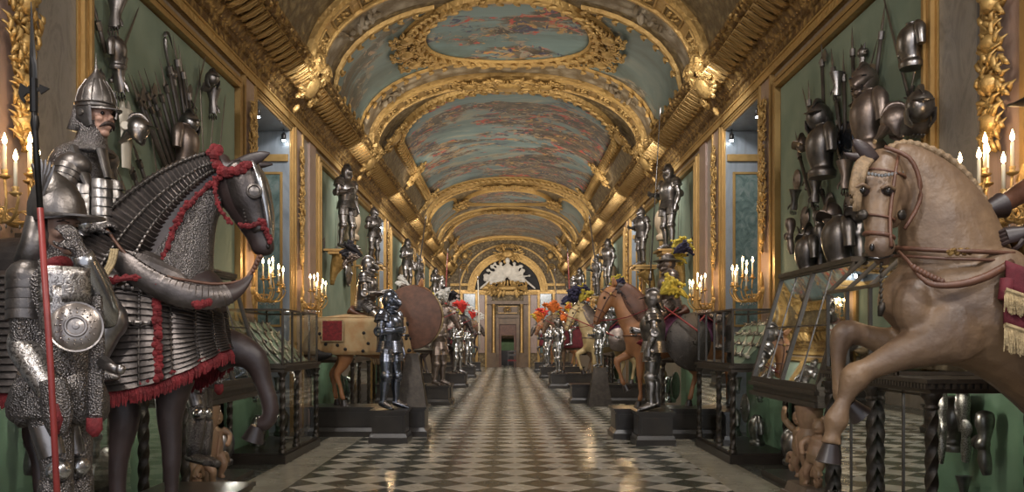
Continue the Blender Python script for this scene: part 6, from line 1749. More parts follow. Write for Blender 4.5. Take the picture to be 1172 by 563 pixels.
# armour pieces hanging inside the big cabinets
def piece(kind):
    mb = MB()
    if kind == 'arm':       # articulated arm defence
        mb.loft([((0, 0, .30), .02, .02), ((0, 0, .27), .075, .06), ((0, 0, .18), .085, .07), ((0, 0, .09), .06, .055), ((.01, 0, .03), .055, .055), ((.02, 0, -.02), .07, .06), ((.01, 0, -.07), .05, .05), ((0, 0, -.18), .06, .05), ((-.02, 0, -.30), .04, .035)], 14, (0, 1, 0), sub=3, warp=lambda f, a: 1+.06*((f*13) % 1))
        mb.lathe([(0, .02), (.05, .012), (.07, 0)], (.03, -.06, .0), 12, (0, -1, 0))
    elif kind == 'leg':
        mb.loft([((0, 0, .38), .015, .015), ((0, 0, .35), .07, .055), ((0, 0, .2), .085, .07), ((.0, 0, .05), .06, .055), ((.03, 0, .0), .075, .065), ((.0, 0, -.06), .055, .05), ((-.03, 0, -.2), .065, .055), ((-.01, 0, -.38), .04, .04)], 14, (0, 1, 0), sub=3)
        mb.lathe([(0, .02), (.05, .012), (.075, 0)], (.04, -.06, .0), 12, (0, -1, 0)); mb.loft([((-.01, 0, -.38), .045, .045), ((.06, 0, -.44), .04, .045), ((.17, 0, -.46), .015, .03)], 10, (0, 1, 0), sub=2)
    elif kind == 'gauntlet':
        mb.loft([((0, 0, .17), .085, .06), ((0, 0, .10), .06, .045), ((0, 0, .03), .042, .036), ((.0, 0, -.04), .05, .03), ((0, 0, -.09), .045, .025)], 12, (0, 1, 0), sub=2)
        for q in range(4): mb.tube([(-.033+.022*q, -.01, -.08), (-.036+.024*q, -.02, -.13), (-.034+.022*q, .0, -.165+.008*abs(q-1.4))], [.012, .011, .006], 6)
        mb.tube([(.04, -.01, -.02), (.065, -.02, -.06), (.07, -.02, -.09)], [.013, .012, .007], 6)
    elif kind == 'cuirass':
        mb.loft([((0, 0, -.28), .13, .16), ((0, 0, -.22), .14, .165), ((0, 0, -.17), .105, .13), ((.02, 0, -.05), .13, .155), ((.02, 0, .08), .14, .18), ((0, 0, .19), .11, .16), ((0, 0, .25), .06, .08), ((0, 0, .27), .065, .075)], 18, (0, 1, 0), sub=3)
        for s_0 in (-1, 1): mb.loft([((0, s_0*.15, .22), .05, .04), ((0, s_0*.22, .14), .08, .07), ((0, s_0*.25, .02), .06, .055), ((0, s_0*.26, -.06), .055, .05)], 12, (1, 0, 0), sub=2, warp=lambda f, a: 1+.06*((f*6) % 1))
    elif kind == 'chanfron':   # plate for a horse's face
        rows = []
        for i in range(13):
            f = i/12; w = .13-.05*f+(.03 if f < .3 else 0)*math.sin(f*10); rows.append([(.07*math.cos(a)*(1-f*.3), w*math.sin(a), .30-.6*f) for a in np.linspace(-1.5, 1.5, 11)])
        mb.grid(rows); mb.grid([[(x*.9, y*.95, z) for x, y, z in r] for r in rows], flip=True)
        for s_0 in (-1, 1): mb.lathe([(.04, 0), (.05, .02), (.04, .035)], (.04, s_0*.10, .12), 12, (.6, s_0, 0)); mb.loft([((0, s_0*.06, .28), .035, .03), ((.0, s_0*.07, .36), .03, .02), ((0, s_0*.07, .42), .006, .006)], 8)
        mb.tube([(.06, 0, .2), (.20, 0, .26)], [.02, .003], 8)
    elif kind == 'shield':
        mb.lathe([(0, .10), (.03, .095), (.035, .075), (.15, .06), (.26, .02), (.275, .012), (.28, -.005), (.27, -.01), (0, .0)], (0, 0, 0), 30, (1, 0, 0))
        for k in range(16): a = 2*PI*k/16; mb.ball((.022, .255*math.cos(a), .255*math.sin(a)), .008, 5)
        for k in range(8): a = 2*PI*k/8; mb.tube([(.075, .05*math.cos(a), .05*math.sin(a)), (.035, .22*math.cos(a), .22*math.sin(a))], .005, 5)
    elif kind == 'sword':
        mb.loft([((0, 0, 0), .022, .006), ((0, 0, .5), .018, .005), ((0, 0, .88), .012, .004), ((0, 0, .95), .001, .001)], 6, (1, 0, 0)); mb.tube([(0, -.10, -.02), (0, 0, -.005), (0, .10, .02)], [.008, .012, .008], 8)
        mb.tube([(0, 0, -.01), (0, 0, -.16)], .014, 8); mb.ball((0, 0, -.18), .026, 8); mb.tube([(0, .07, .0), (0, .09, -.08), (0, .02, -.17)], .006, 6, sub=3)
    return mb
PM = {}
def pmesh(kind, mat):
    if (kind, mat) not in PM:
        me = piece(kind).mesh({'arm': 'arm_armour', 'leg': 'leg_armour'}.get(kind, kind), mat, True); sharp(me, 45); PM[(kind, mat)] = me
    return PM[(kind, mat)]
def put(kind, mat, name, label, cat, pos, rz=0, tilt=0, roll=0, sc=1, group=None):
    """tilt leans in the wall plane"""
    o = bpy.data.objects.new(name, pmesh(kind, mat)); C.objects.link(o)
    o.matrix_basis = Matrix.Translation(pos) @ Matrix.Rotation(rz, 4, 'Z') @ Matrix.Rotation(tilt, 4, 'X') @ Matrix.Rotation(roll, 4, 'Y') @ Matrix.Scale(sc, 4)
    return tag(o, label, cat, group)
def at_y(px, py, Y): return P(px, py, Y)
put('arm', 'etched', 'arm_armour', 'etched arm armour on green, first piece right of the twisted corner column', 'armour piece', at_y(1077, 488, 6.75), -PI/2, 0, 0, .95)
put('arm', 'etched', 'arm_armour', 'open etched arm armour on green, middle piece of the three in the cabinet', 'armour piece', at_y(1104, 488, 6.75), -PI/2+.8, .2, 0, .95)
put('leg', 'etched', 'leg_armour', 'long engraved leg armour on green, outermost of the three in the cabinet', 'armour piece', at_y(1139, 486, 6.75), -PI/2, 0, 0, .80)
put('gauntlet', 'steel', 'gauntlet', 'small steel gauntlet low on the green back under the engraved leg armour', 'armour piece', at_y(1134, 555, 6.75), -PI/2, 0)
put('arm', 'steel', 'arm_armour', 'steel arm armour on green behind the knees of the front foot soldier', 'armour piece', at_y(44, 500, 6.8), -PI/2, 0)
put('leg', 'steel_dark', 'leg_armour', 'dark leg armour on green behind the front foot soldier', 'armour piece', at_y(26, 500, 6.8), -PI/2, 0, 0, .8)
for o in [o for o in C.objects if o.get('category') == 'armour piece']: o.matrix_basis = o.matrix_basis @ Matrix.Diagonal((.68, .68, 1, 1))
for sd in (-1, 1):
    nm = 'cabinet behind the armoured dark horse' if sd < 0 else 'cabinet beside the rearing pale horse'
    for i, (y, z, k) in enumerate(((6.5, .85, 'arm'), (7.0, .95, 'cuirass'), (7.5, .80, 'arm'), (6.8, .42, 'gauntlet'), (7.7, .45, 'shield'))):
        put(k, 'steel', {'arm': 'arm_armour'}.get(k, k), '%s, %s in the lower %s' % (k if k != 'arm' else 'arm armour', ('nearest', 'central upper', 'farther', 'small low', 'farthest low')[i], nm), 'armour piece', (sd*3.55, y, z), 0 if sd < 0 else PI, 0, 0, .8)
    for i, y in enumerate((7.0, 7.45, 7.85)):
        put('cuirass', 'steel_brown', 'cuirass', 'small brown cuirass, %s of three in the glazed upper %s' % (('front', 'middle', 'rear')[i], nm), 'armour piece', (sd*3.4, y, 1.7), 0 if sd < 0 else PI, 0, 0, .75)
    nm = 'desk case beyond the armoured dark horse' if sd < 0 else 'desk case by the rearing pale horse'
    for i, (k, y, z, m_) in enumerate((('cuirass', 8.75, 1.60, 'steel_brown'), ('chanfron', 9.3, 1.65, 'steel'), ('shield', 9.85, 1.65, 'cream_cloth'), ('sword', 10.2, 1.35, 'steel'))):
        put(k, m_, k, '%s shown inside the slanted glass %s' % (k if k != 'chanfron' else 'horse face plate', nm), 'armour piece', (sd*(3.42 if z > 1.4 else 3.5), y, z), 0 if sd < 0 else PI, 0, 0, .8)
    nm = 'left' if sd < 0 else 'right'; wh = 'the slanted case beyond the armoured dark horse' if sd < 0 else 'the slanted case by the rearing pale horse'
    for i, (k, y, z, m_) in enumerate((('cuirass', 10.9, .30, 'steel'), ('gauntlet', 10.0, .75, 'steel'), ('arm', 9.6, .6, 'steel_bright'), ('shield', 10.35, .62, 'steel'))):
        put(k, m_, {'arm': 'arm_armour'}.get(k, k), '%s below %s' % ({'cuirass': 'steel breastplate standing', 'gauntlet': 'steel gauntlet hanging', 'arm': 'bright arm armour hanging', 'shield': 'round steel shield hanging'}[k], wh), 'armour piece', (sd*3.55, y, z), 0 if sd < 0 else PI, 0, 0, .85)
    wh = 'square vitrine beyond the armoured dark horse' if sd < 0 else 'square vitrine beside the squire'
    for i, (k, y, z) in enumerate((('cuirass', 11.9, .40), ('shield', 12.5, .65), ('cuirass', 13.1, .40), ('gauntlet', 11.75, .9), ('gauntlet', 12.9, .95))):
        put(k, 'steel', k, '%s %s inside the lower part of the %s' % (('front', 'hanging', 'rear', 'front hanging', 'rear hanging')[i], k, wh), 'armour piece', (sd*3.4, y, z), 0 if sd < 0 else PI, 0, 0, .75)

for sd in (-1, 1):
    for (yb, nm) in ((16.6, 'first wall vitrine behind the plinths'), (25.6, 'second wall vitrine behind the plinths')):
        row = 'dark horse row' if sd < 0 else 'pale horse row'
        for i, (k, dy, z, m_) in enumerate((('cuirass', .3, 1.62, 'steel'), ('cuirass', .95, 1.62, 'steel_bright'), ('cuirass', 1.6, 1.62, 'steel_brown'), ('shield', .3, .75, 'steel'), ('cuirass', .95, .65, 'steel_bright'), ('shield', 1.6, .75, 'cream_cloth'))):
            put(k, m_, k, '%s %s, %s, %s' % (('near upper', 'middle upper', 'far upper', 'near lower', 'middle lower', 'far lower')[i], k, nm, row), 'armour piece', (sd*3.25, yb+dy, z), (0 if sd < 0 else PI)-sd*.5, 0, 0, .95)
# carved putti carrying the desk cases
def putto(mb, c, h, lean, armup=1, f=(1, 0, 0)):
    f, l, u = frame(f); c = Vector(c); Q = lambda x, y, z: c+(f*x+l*(y+lean*z)+u*z)*h
    mb.loft([(Q(0, 0, .38), .13*h, .15*h), (Q(.02, 0, .48), .14*h, .15*h), (Q(0, 0, .60), .12*h, .14*h), (Q(0, 0, .70), .11*h, .14*h), (Q(0, 0, .76), .05*h, .06*h), (Q(.01, 0, .80), .05*h, .05*h)], 14, l, sub=2)
    mb.ball(Q(.02, 0, .89), (.11*h, .10*h, .12*h), 12); mb.ball(Q(.125, 0, .87), .022*h, 6); mb.ball(Q(.06, 0, .82), (.06*h, .06*h, .04*h), 8)
    rnd = random.Random(int(h*100))
    for k in range(12): a = rnd.uniform(0, 6.28); mb.ball(Q(-.02+.09*math.cos(a), .09*math.sin(a), .95+rnd.uniform(-.03, .03)), .035*h, 6)
    for sg in (-1, 1):
        e = Q(.08, sg*.22, .62 if sg != armup else .86); w = Q(.17, sg*.14, .50 if sg != armup else 1.02)
        mb.loft([(Q(0, sg*.13, .71), .055*h, .055*h), (e, .048*h, .048*h), (w, .035*h, .035*h)], 10, l, sub=2); mb.ball(w, .042*h, 8)
        kn = Q(.10+.05*sg, sg*.12, .22); an = Q(.0+.06*sg, sg*.13, .04)
        mb.loft([(Q(0, sg*.07, .40), .09*h, .09*h), (lerp(Q(0, sg*.07, .40), kn, .5), .085*h, .08*h), (kn, .06*h, .06*h), (lerp(kn, an, .4), .055*h, .055*h), (an, .035*h, .035*h)], 10, l, sub=2)
        mb.loft([(an-f*.03*h, .035*h, .035*h), (an+f*.09*h-u*.01*h, .03*h, .04*h)], 8, l)
    return mb
for sd in (-1, 1):
    side = 'armoured dark horse' if sd < 0 else 'rearing pale horse'
    t = thing('carved_putti_support', 'carved wooden putti with scrolls supporting the slanted case by the %s' % side, 'sculpture', (sd*3.0, 8.55, 0)); f = (-sd, -.8, 0)
    mb = MB(); mb.box((0, .15, .04), (.34, .75, .08)); mb.box((0, .15, .13), (.28, .66, .1), taper=.85); mb.build('base', 'stone_base', t)
    mb = MB(); putto(mb, (-sd*.04, -.10, .20), .66, .12*sd, 1, f); organic('putto', mb, 'sculpt_wood', t, voxel=.010, sm=2)
    mb = MB(); putto(mb, (sd*.04, .36, .20), .70, -.1*sd, -1, f); organic('putto', mb, 'sculpt_wood', t, voxel=.010, sm=2)
    mb = MB(); mb.lathe([(.09, .18), (.10, .3), (.07, .36), (.11, .5), (.13, .66), (.09, .74), (.12, .82), (.14, .96)], (0, .14, 0), 16, sx=1)
    for k in range(8): a = 2*PI*k/8; mb.tube([(.11*math.cos(a), .14+.11*math.sin(a), .46), (.135*math.cos(a), .14+.135*math.sin(a), .66)], .012, 5)
    mb.build('urn_pedestal', 'sculpt_wood', t, auto=40)
    for q, (cy, cz) in enumerate(((-.22, .30), (.52, .34))):
        mb = MB(); mb.tube([(-sd*.05, cy+.11*(1-a/11)*math.cos(a), cz+.11*(1-a/11)*math.sin(a)) for a in np.linspace(0, 9, 24)], [.035-.0008*k for k in range(24)], 8)
        mb.build('scroll', 'sculpt_wood', t, smooth=True)

# ---- sconces
def sconce(label, loc, rz, sc=1.0, first=[None]):
    if first[0] is not None:
        return dup(first[0], loc, rz, label, sc=sc)
    t = thing('candle_sconce', label, 'wall sconce', loc, rz, 'gilt candle sconces', sc)   # local +x = into the room
    mb = MB(); mb.lathe([(0, .05), (.05, .045), (.07, .02), (.08, 0)], (0, 0, 0), 16, (1, 0, 0)); 
    for z_ in (-.16, .16): mb.loft([((.02, 0, z_*.4), .03, .05), ((.03, 0, z_), .035, .06), ((.02, 0, z_*1.7), .01, .015)], 10, (0, 1, 0))
    mb.build('backplate', 'gold', t, auto=45)
    pos = [(.34, -.26, .16), (.42, -.12, .22), (.30, .0, .34), (.42, .14, .20), (.32, .27, .14), (.20, -.15, .30), (.20, .17, .32)]
    for p in pos:
        p = Vector(p)
        mb = MB(); mb.tube([(.03, 0, 0), (p.x*.4, p.y*.35, -.14), (p.x*.85, p.y*.8, -.16), (p.x*1.08, p.y*1.05, -.02), (p.x, p.y, p.z-.16)], [.014, .012, .012, .010, .010], 7, sub=4)
        mb.tube([(p.x*.5+.04*math.cos(a), p.y*.5, -.10+.04*math.sin(a)) for a in np.linspace(0, 6, 12)], .006, 5)
        mb.lathe([(.008, -.17), (.035, -.155), (.045, -.14), (.018, -.135), (.018, -.12), (.024, -.10)], p, 12)
        mb.build('arm', 'gold', t, smooth=True)
        mb = MB(); mb.lathe([(.013, -.12), (.0125, .07), (.004, .078)], p, 10); cn = mb.build('candle', 'candle_wax', t, smooth=True)
        mb = MB(); mb.lathe([(0, .078), (.014, .094), (.017, .110), (.009, .138), (0, .165)], p, 8); mb.build('flame', 'flame', cn, smooth=True)
    mb = MB()
    for k in range(9): a = 2*PI*k/9; mb.lathe([(0, -.035), (.010, -.02), (.003, 0)], (.22+.10*math.cos(a), .20*math.sin(a), -.19), 6)
    mb.build('crystal_drop', 'steel_bright', t)
    first[0] = t; return t
SCN = [(6.35, 2.62), (12.9, 2.36), (15.95, 2.36), (24.75, 2.36), (27.55, 2.36), (35.8, 2.36), (39.0, 2.36), (47.2, 2.36)]
nms = ['beside the {} riding figure', 'just before the first window recess, {} side', 'just beyond the first window recess, {} side', 'before the second window recess, {} side', 'beyond the second window recess, {} side',
       'before the third window recess, {} side', 'beyond the third window recess, {} side', 'nearest the end wall, {} side']
for sd in (-1, 1):
    for (y, z), nm in zip(SCN, nms):
        who = 'dark horse' if sd < 0 else 'pale horse'
        sconce('gilt candle sconce '+nm.format(who), (sd*3.77, y, z), 0 if sd < 0 else PI, 1.0 if y < 30 else 1.15)
        e = SCONCE*(1 if y < 20 else 1.5)
        light('candle_light', 'POINT', (sd*3.38, y, z+.42), e, (1, .68, .38), shadow_soft_size=.04)

# ---- small spot lamps at the heads of the window recesses
mbs = MB(); mbs.lathe([(0, 0), (.035, .0), (.04, .03), (.04, .10), (.02, .12), (0, .12)], (0, 0, 0), 12, (0, 0, 1)); mbs.tube([(0, 0, .12), (0, 0, .2)], .008, 6)
me_sp = mbs.mesh('spot_lamp', 'iron_black', True); mbf = MB(); mbf.ball((0, 0, -.008), (.034, .034, .016), 10); me_sf = mbf.mesh('lens', 'spot_lamp', True)
for sd in (-1, 1):
    for a, b_ in NICHES[1:4]:
        for j, y in enumerate((a+.35, b_-.15)):
            o = bpy.data.objects.new('spot_lamp', me_sp); C.objects.link(o); o.location = (sd*3.92, y, 5.13)
            tag(o, 'small round spot lamp at the %s of the %s recess head, %s side' % (('front', 'rear')[j], {13.35: 'first', 25.2: 'second', 36.4: 'third'}[a], 'dark horse' if sd < 0 else 'pale horse'), 'spot lamp', 'spot lamps in the recesses')
            c = bpy.data.objects.new('lens', me_sf); C.objects.link(c); c.parent = o

# ---- trophies on the big green panels
def onwall(px, py, sd, off=.08):
    Y = (W-off)*F/abs(px-CX); return Vector((sd*(W-off), Y, CH+(HZ-py)*Y/F))
def pole(sd, top, bot, head_, label, mat='wood_shaft', hm='steel_dark', off=.08, r=.022):
    a, b_ = onwall(*bot, sd, off), onwall(*top, sd, off); t = thing('polearm', label, 'polearm', a)
    u = (b_-a).normalized(); ln = (b_-a).length; n_ = Vector((-sd, 0, 0)); w = u.cross(n_)
    mb = MB(); mb.tube([(0, 0, 0), u*(ln-.3)], r, 8); mb.build('shaft', mat, t, smooth=True)
    e = u*(ln-.32); mb = MB(); mb.tube([e-u*.02, e+u*.06], r*1.5, 8)
    if head_ == 'spear': mb.loft([(e+u*.05, .012, .008), (e+u*.12, .035, .008), (e+u*.32, .002, .002)], 8, n_)
    elif head_ == 'partisan': mb.loft([(e+u*.04, .012, .008), (e+u*.07, .07, .008), (e+u*.10, .03, .008), (e+u*.36, .002, .002)], 8, n_)
    elif head_ == 'halberd':
        mb.loft([(e+u*.1, .014, .01), (e+u*.38, .002, .002)], 6, n_); mb.plate([e+u*.02+w*.01, e+u*.0+w*.12, e+u*.08+w*.16, e+u*.15+w*.12, e+u*.12+w*.01], n_, .008); mb.plate([e+u*.05-w*.01, e+u*.07-w*.12, e+u*.11-w*.01], n_, .008)
    elif head_ == 'hook': mb.tube([e, e+u*.25, e+u*.40+w*.08, e+u*.36+w*.18, e+u*.2+w*.22], [.016, .02, .022, .015, .003], 8, sub=4, flat=.4)
    elif head_ == 'mace': mb.ball(e+u*.1, .06, 10); [mb.lathe([(.02, 0), (0, .07)], e+u*.1+(w*math.cos(q)+u*math.sin(q))*.05, 5, (w*math.cos(q)+u*math.sin(q))) for q in np.linspace(0, 6, 7)]
    mb.build('blade', hm, t, auto=40); return t
LP = [((153, 92), (206, 230), 'halberd', 'thin halberd'), ((163, 96), (210, 230), 'partisan', 'short partisan'), ((172, 100), (214, 228), 'spear', 'short spear'), ((183, 70), (219, 224), 'partisan', 'taller partisan'), ((193, 62), (222, 222), 'mace', 'mace'), ((148, 88), (204, 228), 'partisan', 'outermost'), ((158, 80), (208, 228), 'spear', 'second'), ((167, 84), (212, 228), 'halberd', 'third'), ((177, 82), (216, 226), 'spear', 'fourth'), ((188, 48), (221, 222), 'hook', 'tall hooked'),
      ((198, 40), (224, 222), 'spear', 'tallest'), ((205, 55), (227, 222), 'partisan', 'sixth'), ((212, 80), (230, 222), 'halberd', 'innermost'), ((150, 158), (176, 235), 'spear', 'low short'), ((143, 170), (166, 240), 'partisan', 'lowest short')]
for top, bot, hd_, nm in LP: pole(-1, top, bot, hd_, '%s of the fan on the green panel behind the dark horse' % (nm if nm.split()[-1] == hd_ else nm+' '+{'hook': 'bill'}.get(hd_, hd_)))
pole(-1, (103, -10), (121, 60), 'spear', 'dark spear at the top edge of the green panel, above the spiked turban helmet')
pole(-1, (112, 60), (120, 240), 'mace', 'thin dark mace staff on the green panel just behind the mounted warrior')
RP = [((940, 45), (945, 190), 'halberd', 'short halberd'), ((925, 92), (930, 190), 'spear', 'dark spear above the first bust'), ((951, 55), (966, 190), 'spear', 'leaning spear'), ((965, 60), (968, 170), 'partisan', 'pale partisan'), ((975, 30), (978, 130), 'spear', 'dark tall spear'),
      ((988, 36), (986, 110), 'mace', 'mace'), ((1003, 50), (990, 100), 'halberd', 'small hammer'), ((1013, 4), (1000, 110), 'spear', 'thin high spear'), ((910, 160), (945, 290), 'spear', 'long diagonal spear'), ((935, 200), (960, 290), 'spear', 'lower diagonal spear'), ((955, 118), (975, 215), 'partisan', 'low partisan')]
for top, bot, hd_, nm in RP: pole(1, top, bot, hd_, '%s of the trophy behind the pale horse head' % nm)
# swords, cuirasses and helmets of the trophies
def wput(kind, mat, px, py, sd, name, label, cat, tilt=0, sc=1, off=.16, roll=0):
    p = onwall(px, py, sd, .05 if kind == 'shield' else off); return put(kind, mat, name, label, cat, p, 0 if sd < 0 else PI, tilt, roll, sc)
def wsword(sd, hilt, tip, label, mat='steel_dark', w=1.0):
    a, b_ = onwall(*hilt, sd, .07), onwall(*tip, sd, .07); d = b_-a; L_ = d.length/.95
    o = bpy.data.objects.new('sword', pmesh('sword', mat)); C.objects.link(o)
    z = d.normalized(); x = Vector((-sd, 0, 0)); x = (x-z*x.dot(z)).normalized(); y = z.cross(x)
    o.matrix_basis = Matrix.Translation(a) @ Matrix((x, y, z)).transposed().to_4x4() @ Matrix.Diagonal((1.2, 1.1*w, L_, 1)); return tag(o, label, 'sword')
wsword(-1, (133, 78), (159, 8), 'broad dark sword pointing up on the green panel above the turban helmet')
wsword(-1, (250, 186), (258, 108), 'sword beside the gilt frame corner of the green panel, dark horse side')
wsword(-1, (233, 178), (228, 74), 'slim sword standing behind the wall bust, dark horse side')
wsword(-1, (240, 185), (247, 100), 'middle sword beyond the wall bust, dark horse side')
wsword(-1, (212, 132), (213, 105), 'short blade just above the wall bust helmet, dark horse side')
wsword(1, (1040, 112), (1010, -8), 'dark sword leaning outwards on the high green panel, pale horse side', w=1.2)
wsword(1, (1041, 112), (1064, -8), 'bright sword crossing the dark one on the high green panel, pale horse side', 'steel')
wsword(1, (921, 205), (910, 150), 'short sword at the gilt frame edge, pale horse side')
wput('cuirass', 'steel_dark', 134, 60, -1, 'cuirass', 'small dark cuirass high on the green panel above the turban helmet', 'armour piece', .2, .55)
wput('gauntlet', 'steel', 137, 92, -1, 'gauntlet', 'steel gauntlet hanging above the white horse face plate', 'armour piece', .2, 1.2)
wput('gauntlet', 'steel_dark', 132, 20, -1, 'gauntlet', 'dark gauntlet at the top of the green panel, dark horse side', 'armour piece', -.2, 1.2)
wput('chanfron', 'inlay_ivory', 143, 160, -1, 'horse_face_plate', 'pale horse face plate on the green panel behind the mounted warrior', 'armour piece', 0, .95, .1)
wput('cuirass', 'steel_brown', 212, 168, -1, 'armour_bust', 'brown steel half armour bust on the green panel above the dark horse neck', 'armour bust', 0, .95, .2)
wput('gauntlet', 'steel_dark', 244, 120, -1, 'gauntlet', 'dark gauntlet near the gilt frame, dark horse side', 'armour piece', 0, 1.2)
wput('shield', 'steel_dark', 122, 215, -1, 'round_shield', 'dark round shield on the green panel partly behind the mounted warrior', 'shield', 0, .8)
wput('cuirass', 'steel_dark', 941, 172, 1, 'armour_bust', 'dark half armour bust near the gilt frame, pale horse side', 'armour bust', 0, 1.12, .25)
wput('cuirass', 'steel_brown', 995, 138, 1, 'armour_bust', 'large brown half armour bust above the pale horse ears', 'armour bust', 0, 1.12, .3)
wput('shield', 'steel_blue', 967, 163, 1, 'round_shield', 'round blue steel shield between the two wall busts', 'shield', 0, .85)
wput('cuirass', 'steel', 1043, 52, 1, 'cuirass', 'pale battered cuirass hanging between crossed swords, high on the panel', 'armour piece', 0, .75)
wput('shield', 'steel_brown', 912, 206, 1, 'round_shield', 'small bronze shield at the gilt frame, below the dark bust', 'shield', 0, .5)
wput('shield', 'steel_dark', 949, 236, 1, 'round_shield', 'dark round shield under the dark wall bust', 'shield', .3, .6)
wput('shield', 'steel_brown', 921, 250, 1, 'round_shield', 'brown round shield low by the gilt frame', 'shield', .3, .55)
wput('cuirass', 'steel_dark', 960, 278, 1, 'cuirass', 'dark breastplate resting above the slanted case, nearest the horse muzzle', 'armour piece', 0, 1.1, .3)
wput('cuirass', 'steel_dark', 924, 292, 1, 'cuirass', 'dark breastplate resting above the far end of the slanted case', 'armour piece', 0, .9, .3)
wput('arm', 'steel_dark', 940, 285, 1, 'arm_armour', 'dark arm armour standing above the slanted case between breastplates', 'armour piece', 0, 1)
for px, py, k, m_, nm, sc_ in ((909, 232, 'gauntlet', 'steel', 'steel gauntlet at the gilt frame between two round shields', 1.0), (933, 222, 'gauntlet', 'steel_dark', 'dark gauntlet under the elbow of the dark bust', 1.1), (968, 205, 'gauntlet', 'steel_brown', 'brown gauntlet below the blue round shield', 1.2),
     (972, 235, 'shield', 'steel_brown', 'bronze round shield beside the combed helmets', .55), (938, 262, 'arm', 'steel', 'bright arm armour hanging in the low middle of the trophy', .8), (975, 300, 'gauntlet', 'steel', 'steel gauntlet just above the slanted case near the muzzle', 1.1), (905, 270, 'arm', 'steel_brown', 'brown arm armour lowest at the gilt frame', .8), (958, 100, 'gauntlet', 'steel', 'pale gauntlet among the spear points between the busts', 1.0)):
    wput(k, m_, px, py, 1, {'arm': 'arm_armour', 'shield': 'round_shield'}.get(k, k), nm, 'armour piece', .3*math.sin(px), sc_)
for h0, t0, nm in (((915, 265), (935, 205), 'sword with dark hilt rising between the low shields'), ((990, 215), (972, 150), 'sword leaning behind the forelock of the pale horse'), ((948, 292), (985, 225), 'sword crossing below the combed helmets'), ((930, 150), (918, 100), 'short sword beside the dark crested helmet')): wsword(1, h0, t0, nm)
for h0, t0, nm in (((185, 235), (170, 130), 'sword across the lower polearms behind the dark horse neck'), ((222, 120), (236, 60), 'curved sword point above the brown bust'), ((150, 235), (133, 190), 'sword low behind the mounted warrior elbow')): wsword(-1, h0, t0, nm)
wput('gauntlet', 'steel', 1040, 150, 1, 'gauntlet', 'steel gauntlet just above the pale horse crest', 'armour piece', 1.2, 1.4, .2)
wput('arm', 'steel', 985, 265, 1, 'arm_armour', 'steel arm armour beside the pale horse muzzle', 'armour piece', 0, 1.1)
def whelm(px, py, sd, kind, mat, label, sc=1.0, off=.2, face=None):
    p = onwall(px, py, sd, off); t = thing('trophy_helmet', label, 'helmet', p); helmet(t, (0, 0, 0), face or (-sd, -.9, 0), kind, mat, sc); return t
whelm(217, 144, -1, 'burgonet', 'steel', 'brown open helmet on the wall bust above the dark horse neck', 1.05)
whelm(158, 150, -1, 'burgonet', 'steel', 'bright rounded helmet beside the pale horse face plate', .95, .24, (1, .2, 0))
whelm(243, 92, -1, 'burgonet', 'steel_dark', 'small dark helmet high by the gilt frame, dark horse side', .8)
whelm(937, 138, 1, 'burgonet', 'steel_dark', 'dark crested helmet of the wall bust near the gilt frame', 1.35)
whelm(989, 97, 1, 'close', 'steel_brown', 'large brown close helmet of the bust above the pale horse ears', 1.25, .25)
whelm(1026, 142, 1, 'burgonet', 'steel_brown', 'brown open helmet just above the pale horse crest', 1.1, .26, (1, -.3, 0))
whelm(1053, 126, 1, 'burgonet', 'steel', 'bright rounded helmet highest above the pale horse crest', 1.15, .26, (-.2, -1, 0))
whelm(918, 168, 1, 'morion', 'steel_brown', 'brown pointed helmet at the gilt frame edge', .8, .2)
whelm(926, 275, 1, 'morion', 'steel_dark', 'dark combed helmet above the far end of the slanted case', 1.0)
whelm(952, 250, 1, 'morion', 'steel_brown', 'brown combed helmet under the dark round shield', 1.1)
whelm(984, 245, 1, 'morion', 'steel_dark', 'dark combed helmet beside the pale horse forelock', 1.0)
# ================================================================ the rows of knights and horses down the hall
def recolour(root, m):
    """give a copied figure its own materials (object-level slots)"""
    def kids(o): return [c for c in C.objects if c.parent == o]
    st = kids(root)
    while st:
        o = st.pop(); st += kids(o)
        if o.type == 'MESH' and len(o.material_slots) and o.material_slots[0].material and o.material_slots[0].material.name in m:
            s = o.material_slots[0]; n_ = m[s.material.name]; s.link = 'OBJECT'; s.material = MATS[n_]
S0 = 1.06
def foot_knight(label, loc, rz, mat, armL, armR, helm, pl=None, **k):
    t = thing('armoured_knight', label, 'knight figure', loc, rz, sc=S0)
    knight(t, std_pose(armL=armL, armR=armR), (1, 0, 0), mat, 'steel_dark', helm, **k)
    if pl:
        for i, (m_, d, b_, sz) in enumerate(pl): plume(t, b_, d, m_, sz, seed=i+3)
    return t
# nearest pair on plinths, dark-horse side
plinth(-1.88, 14.05, .56, .62, .52, 'square dark plinth under the blue steel knight, front of the dark horse row')
kA = foot_knight('blue steel knight with hand held forward on the front square plinth, dark horse row', (-1.90, 14.05, .52), -.35, 'steel_blue', 'side', 'hold', 'close')
plinth(-2.36, 15.1, 1.95, .78, .50, 'long dark plinth under the cream caparisoned horse')
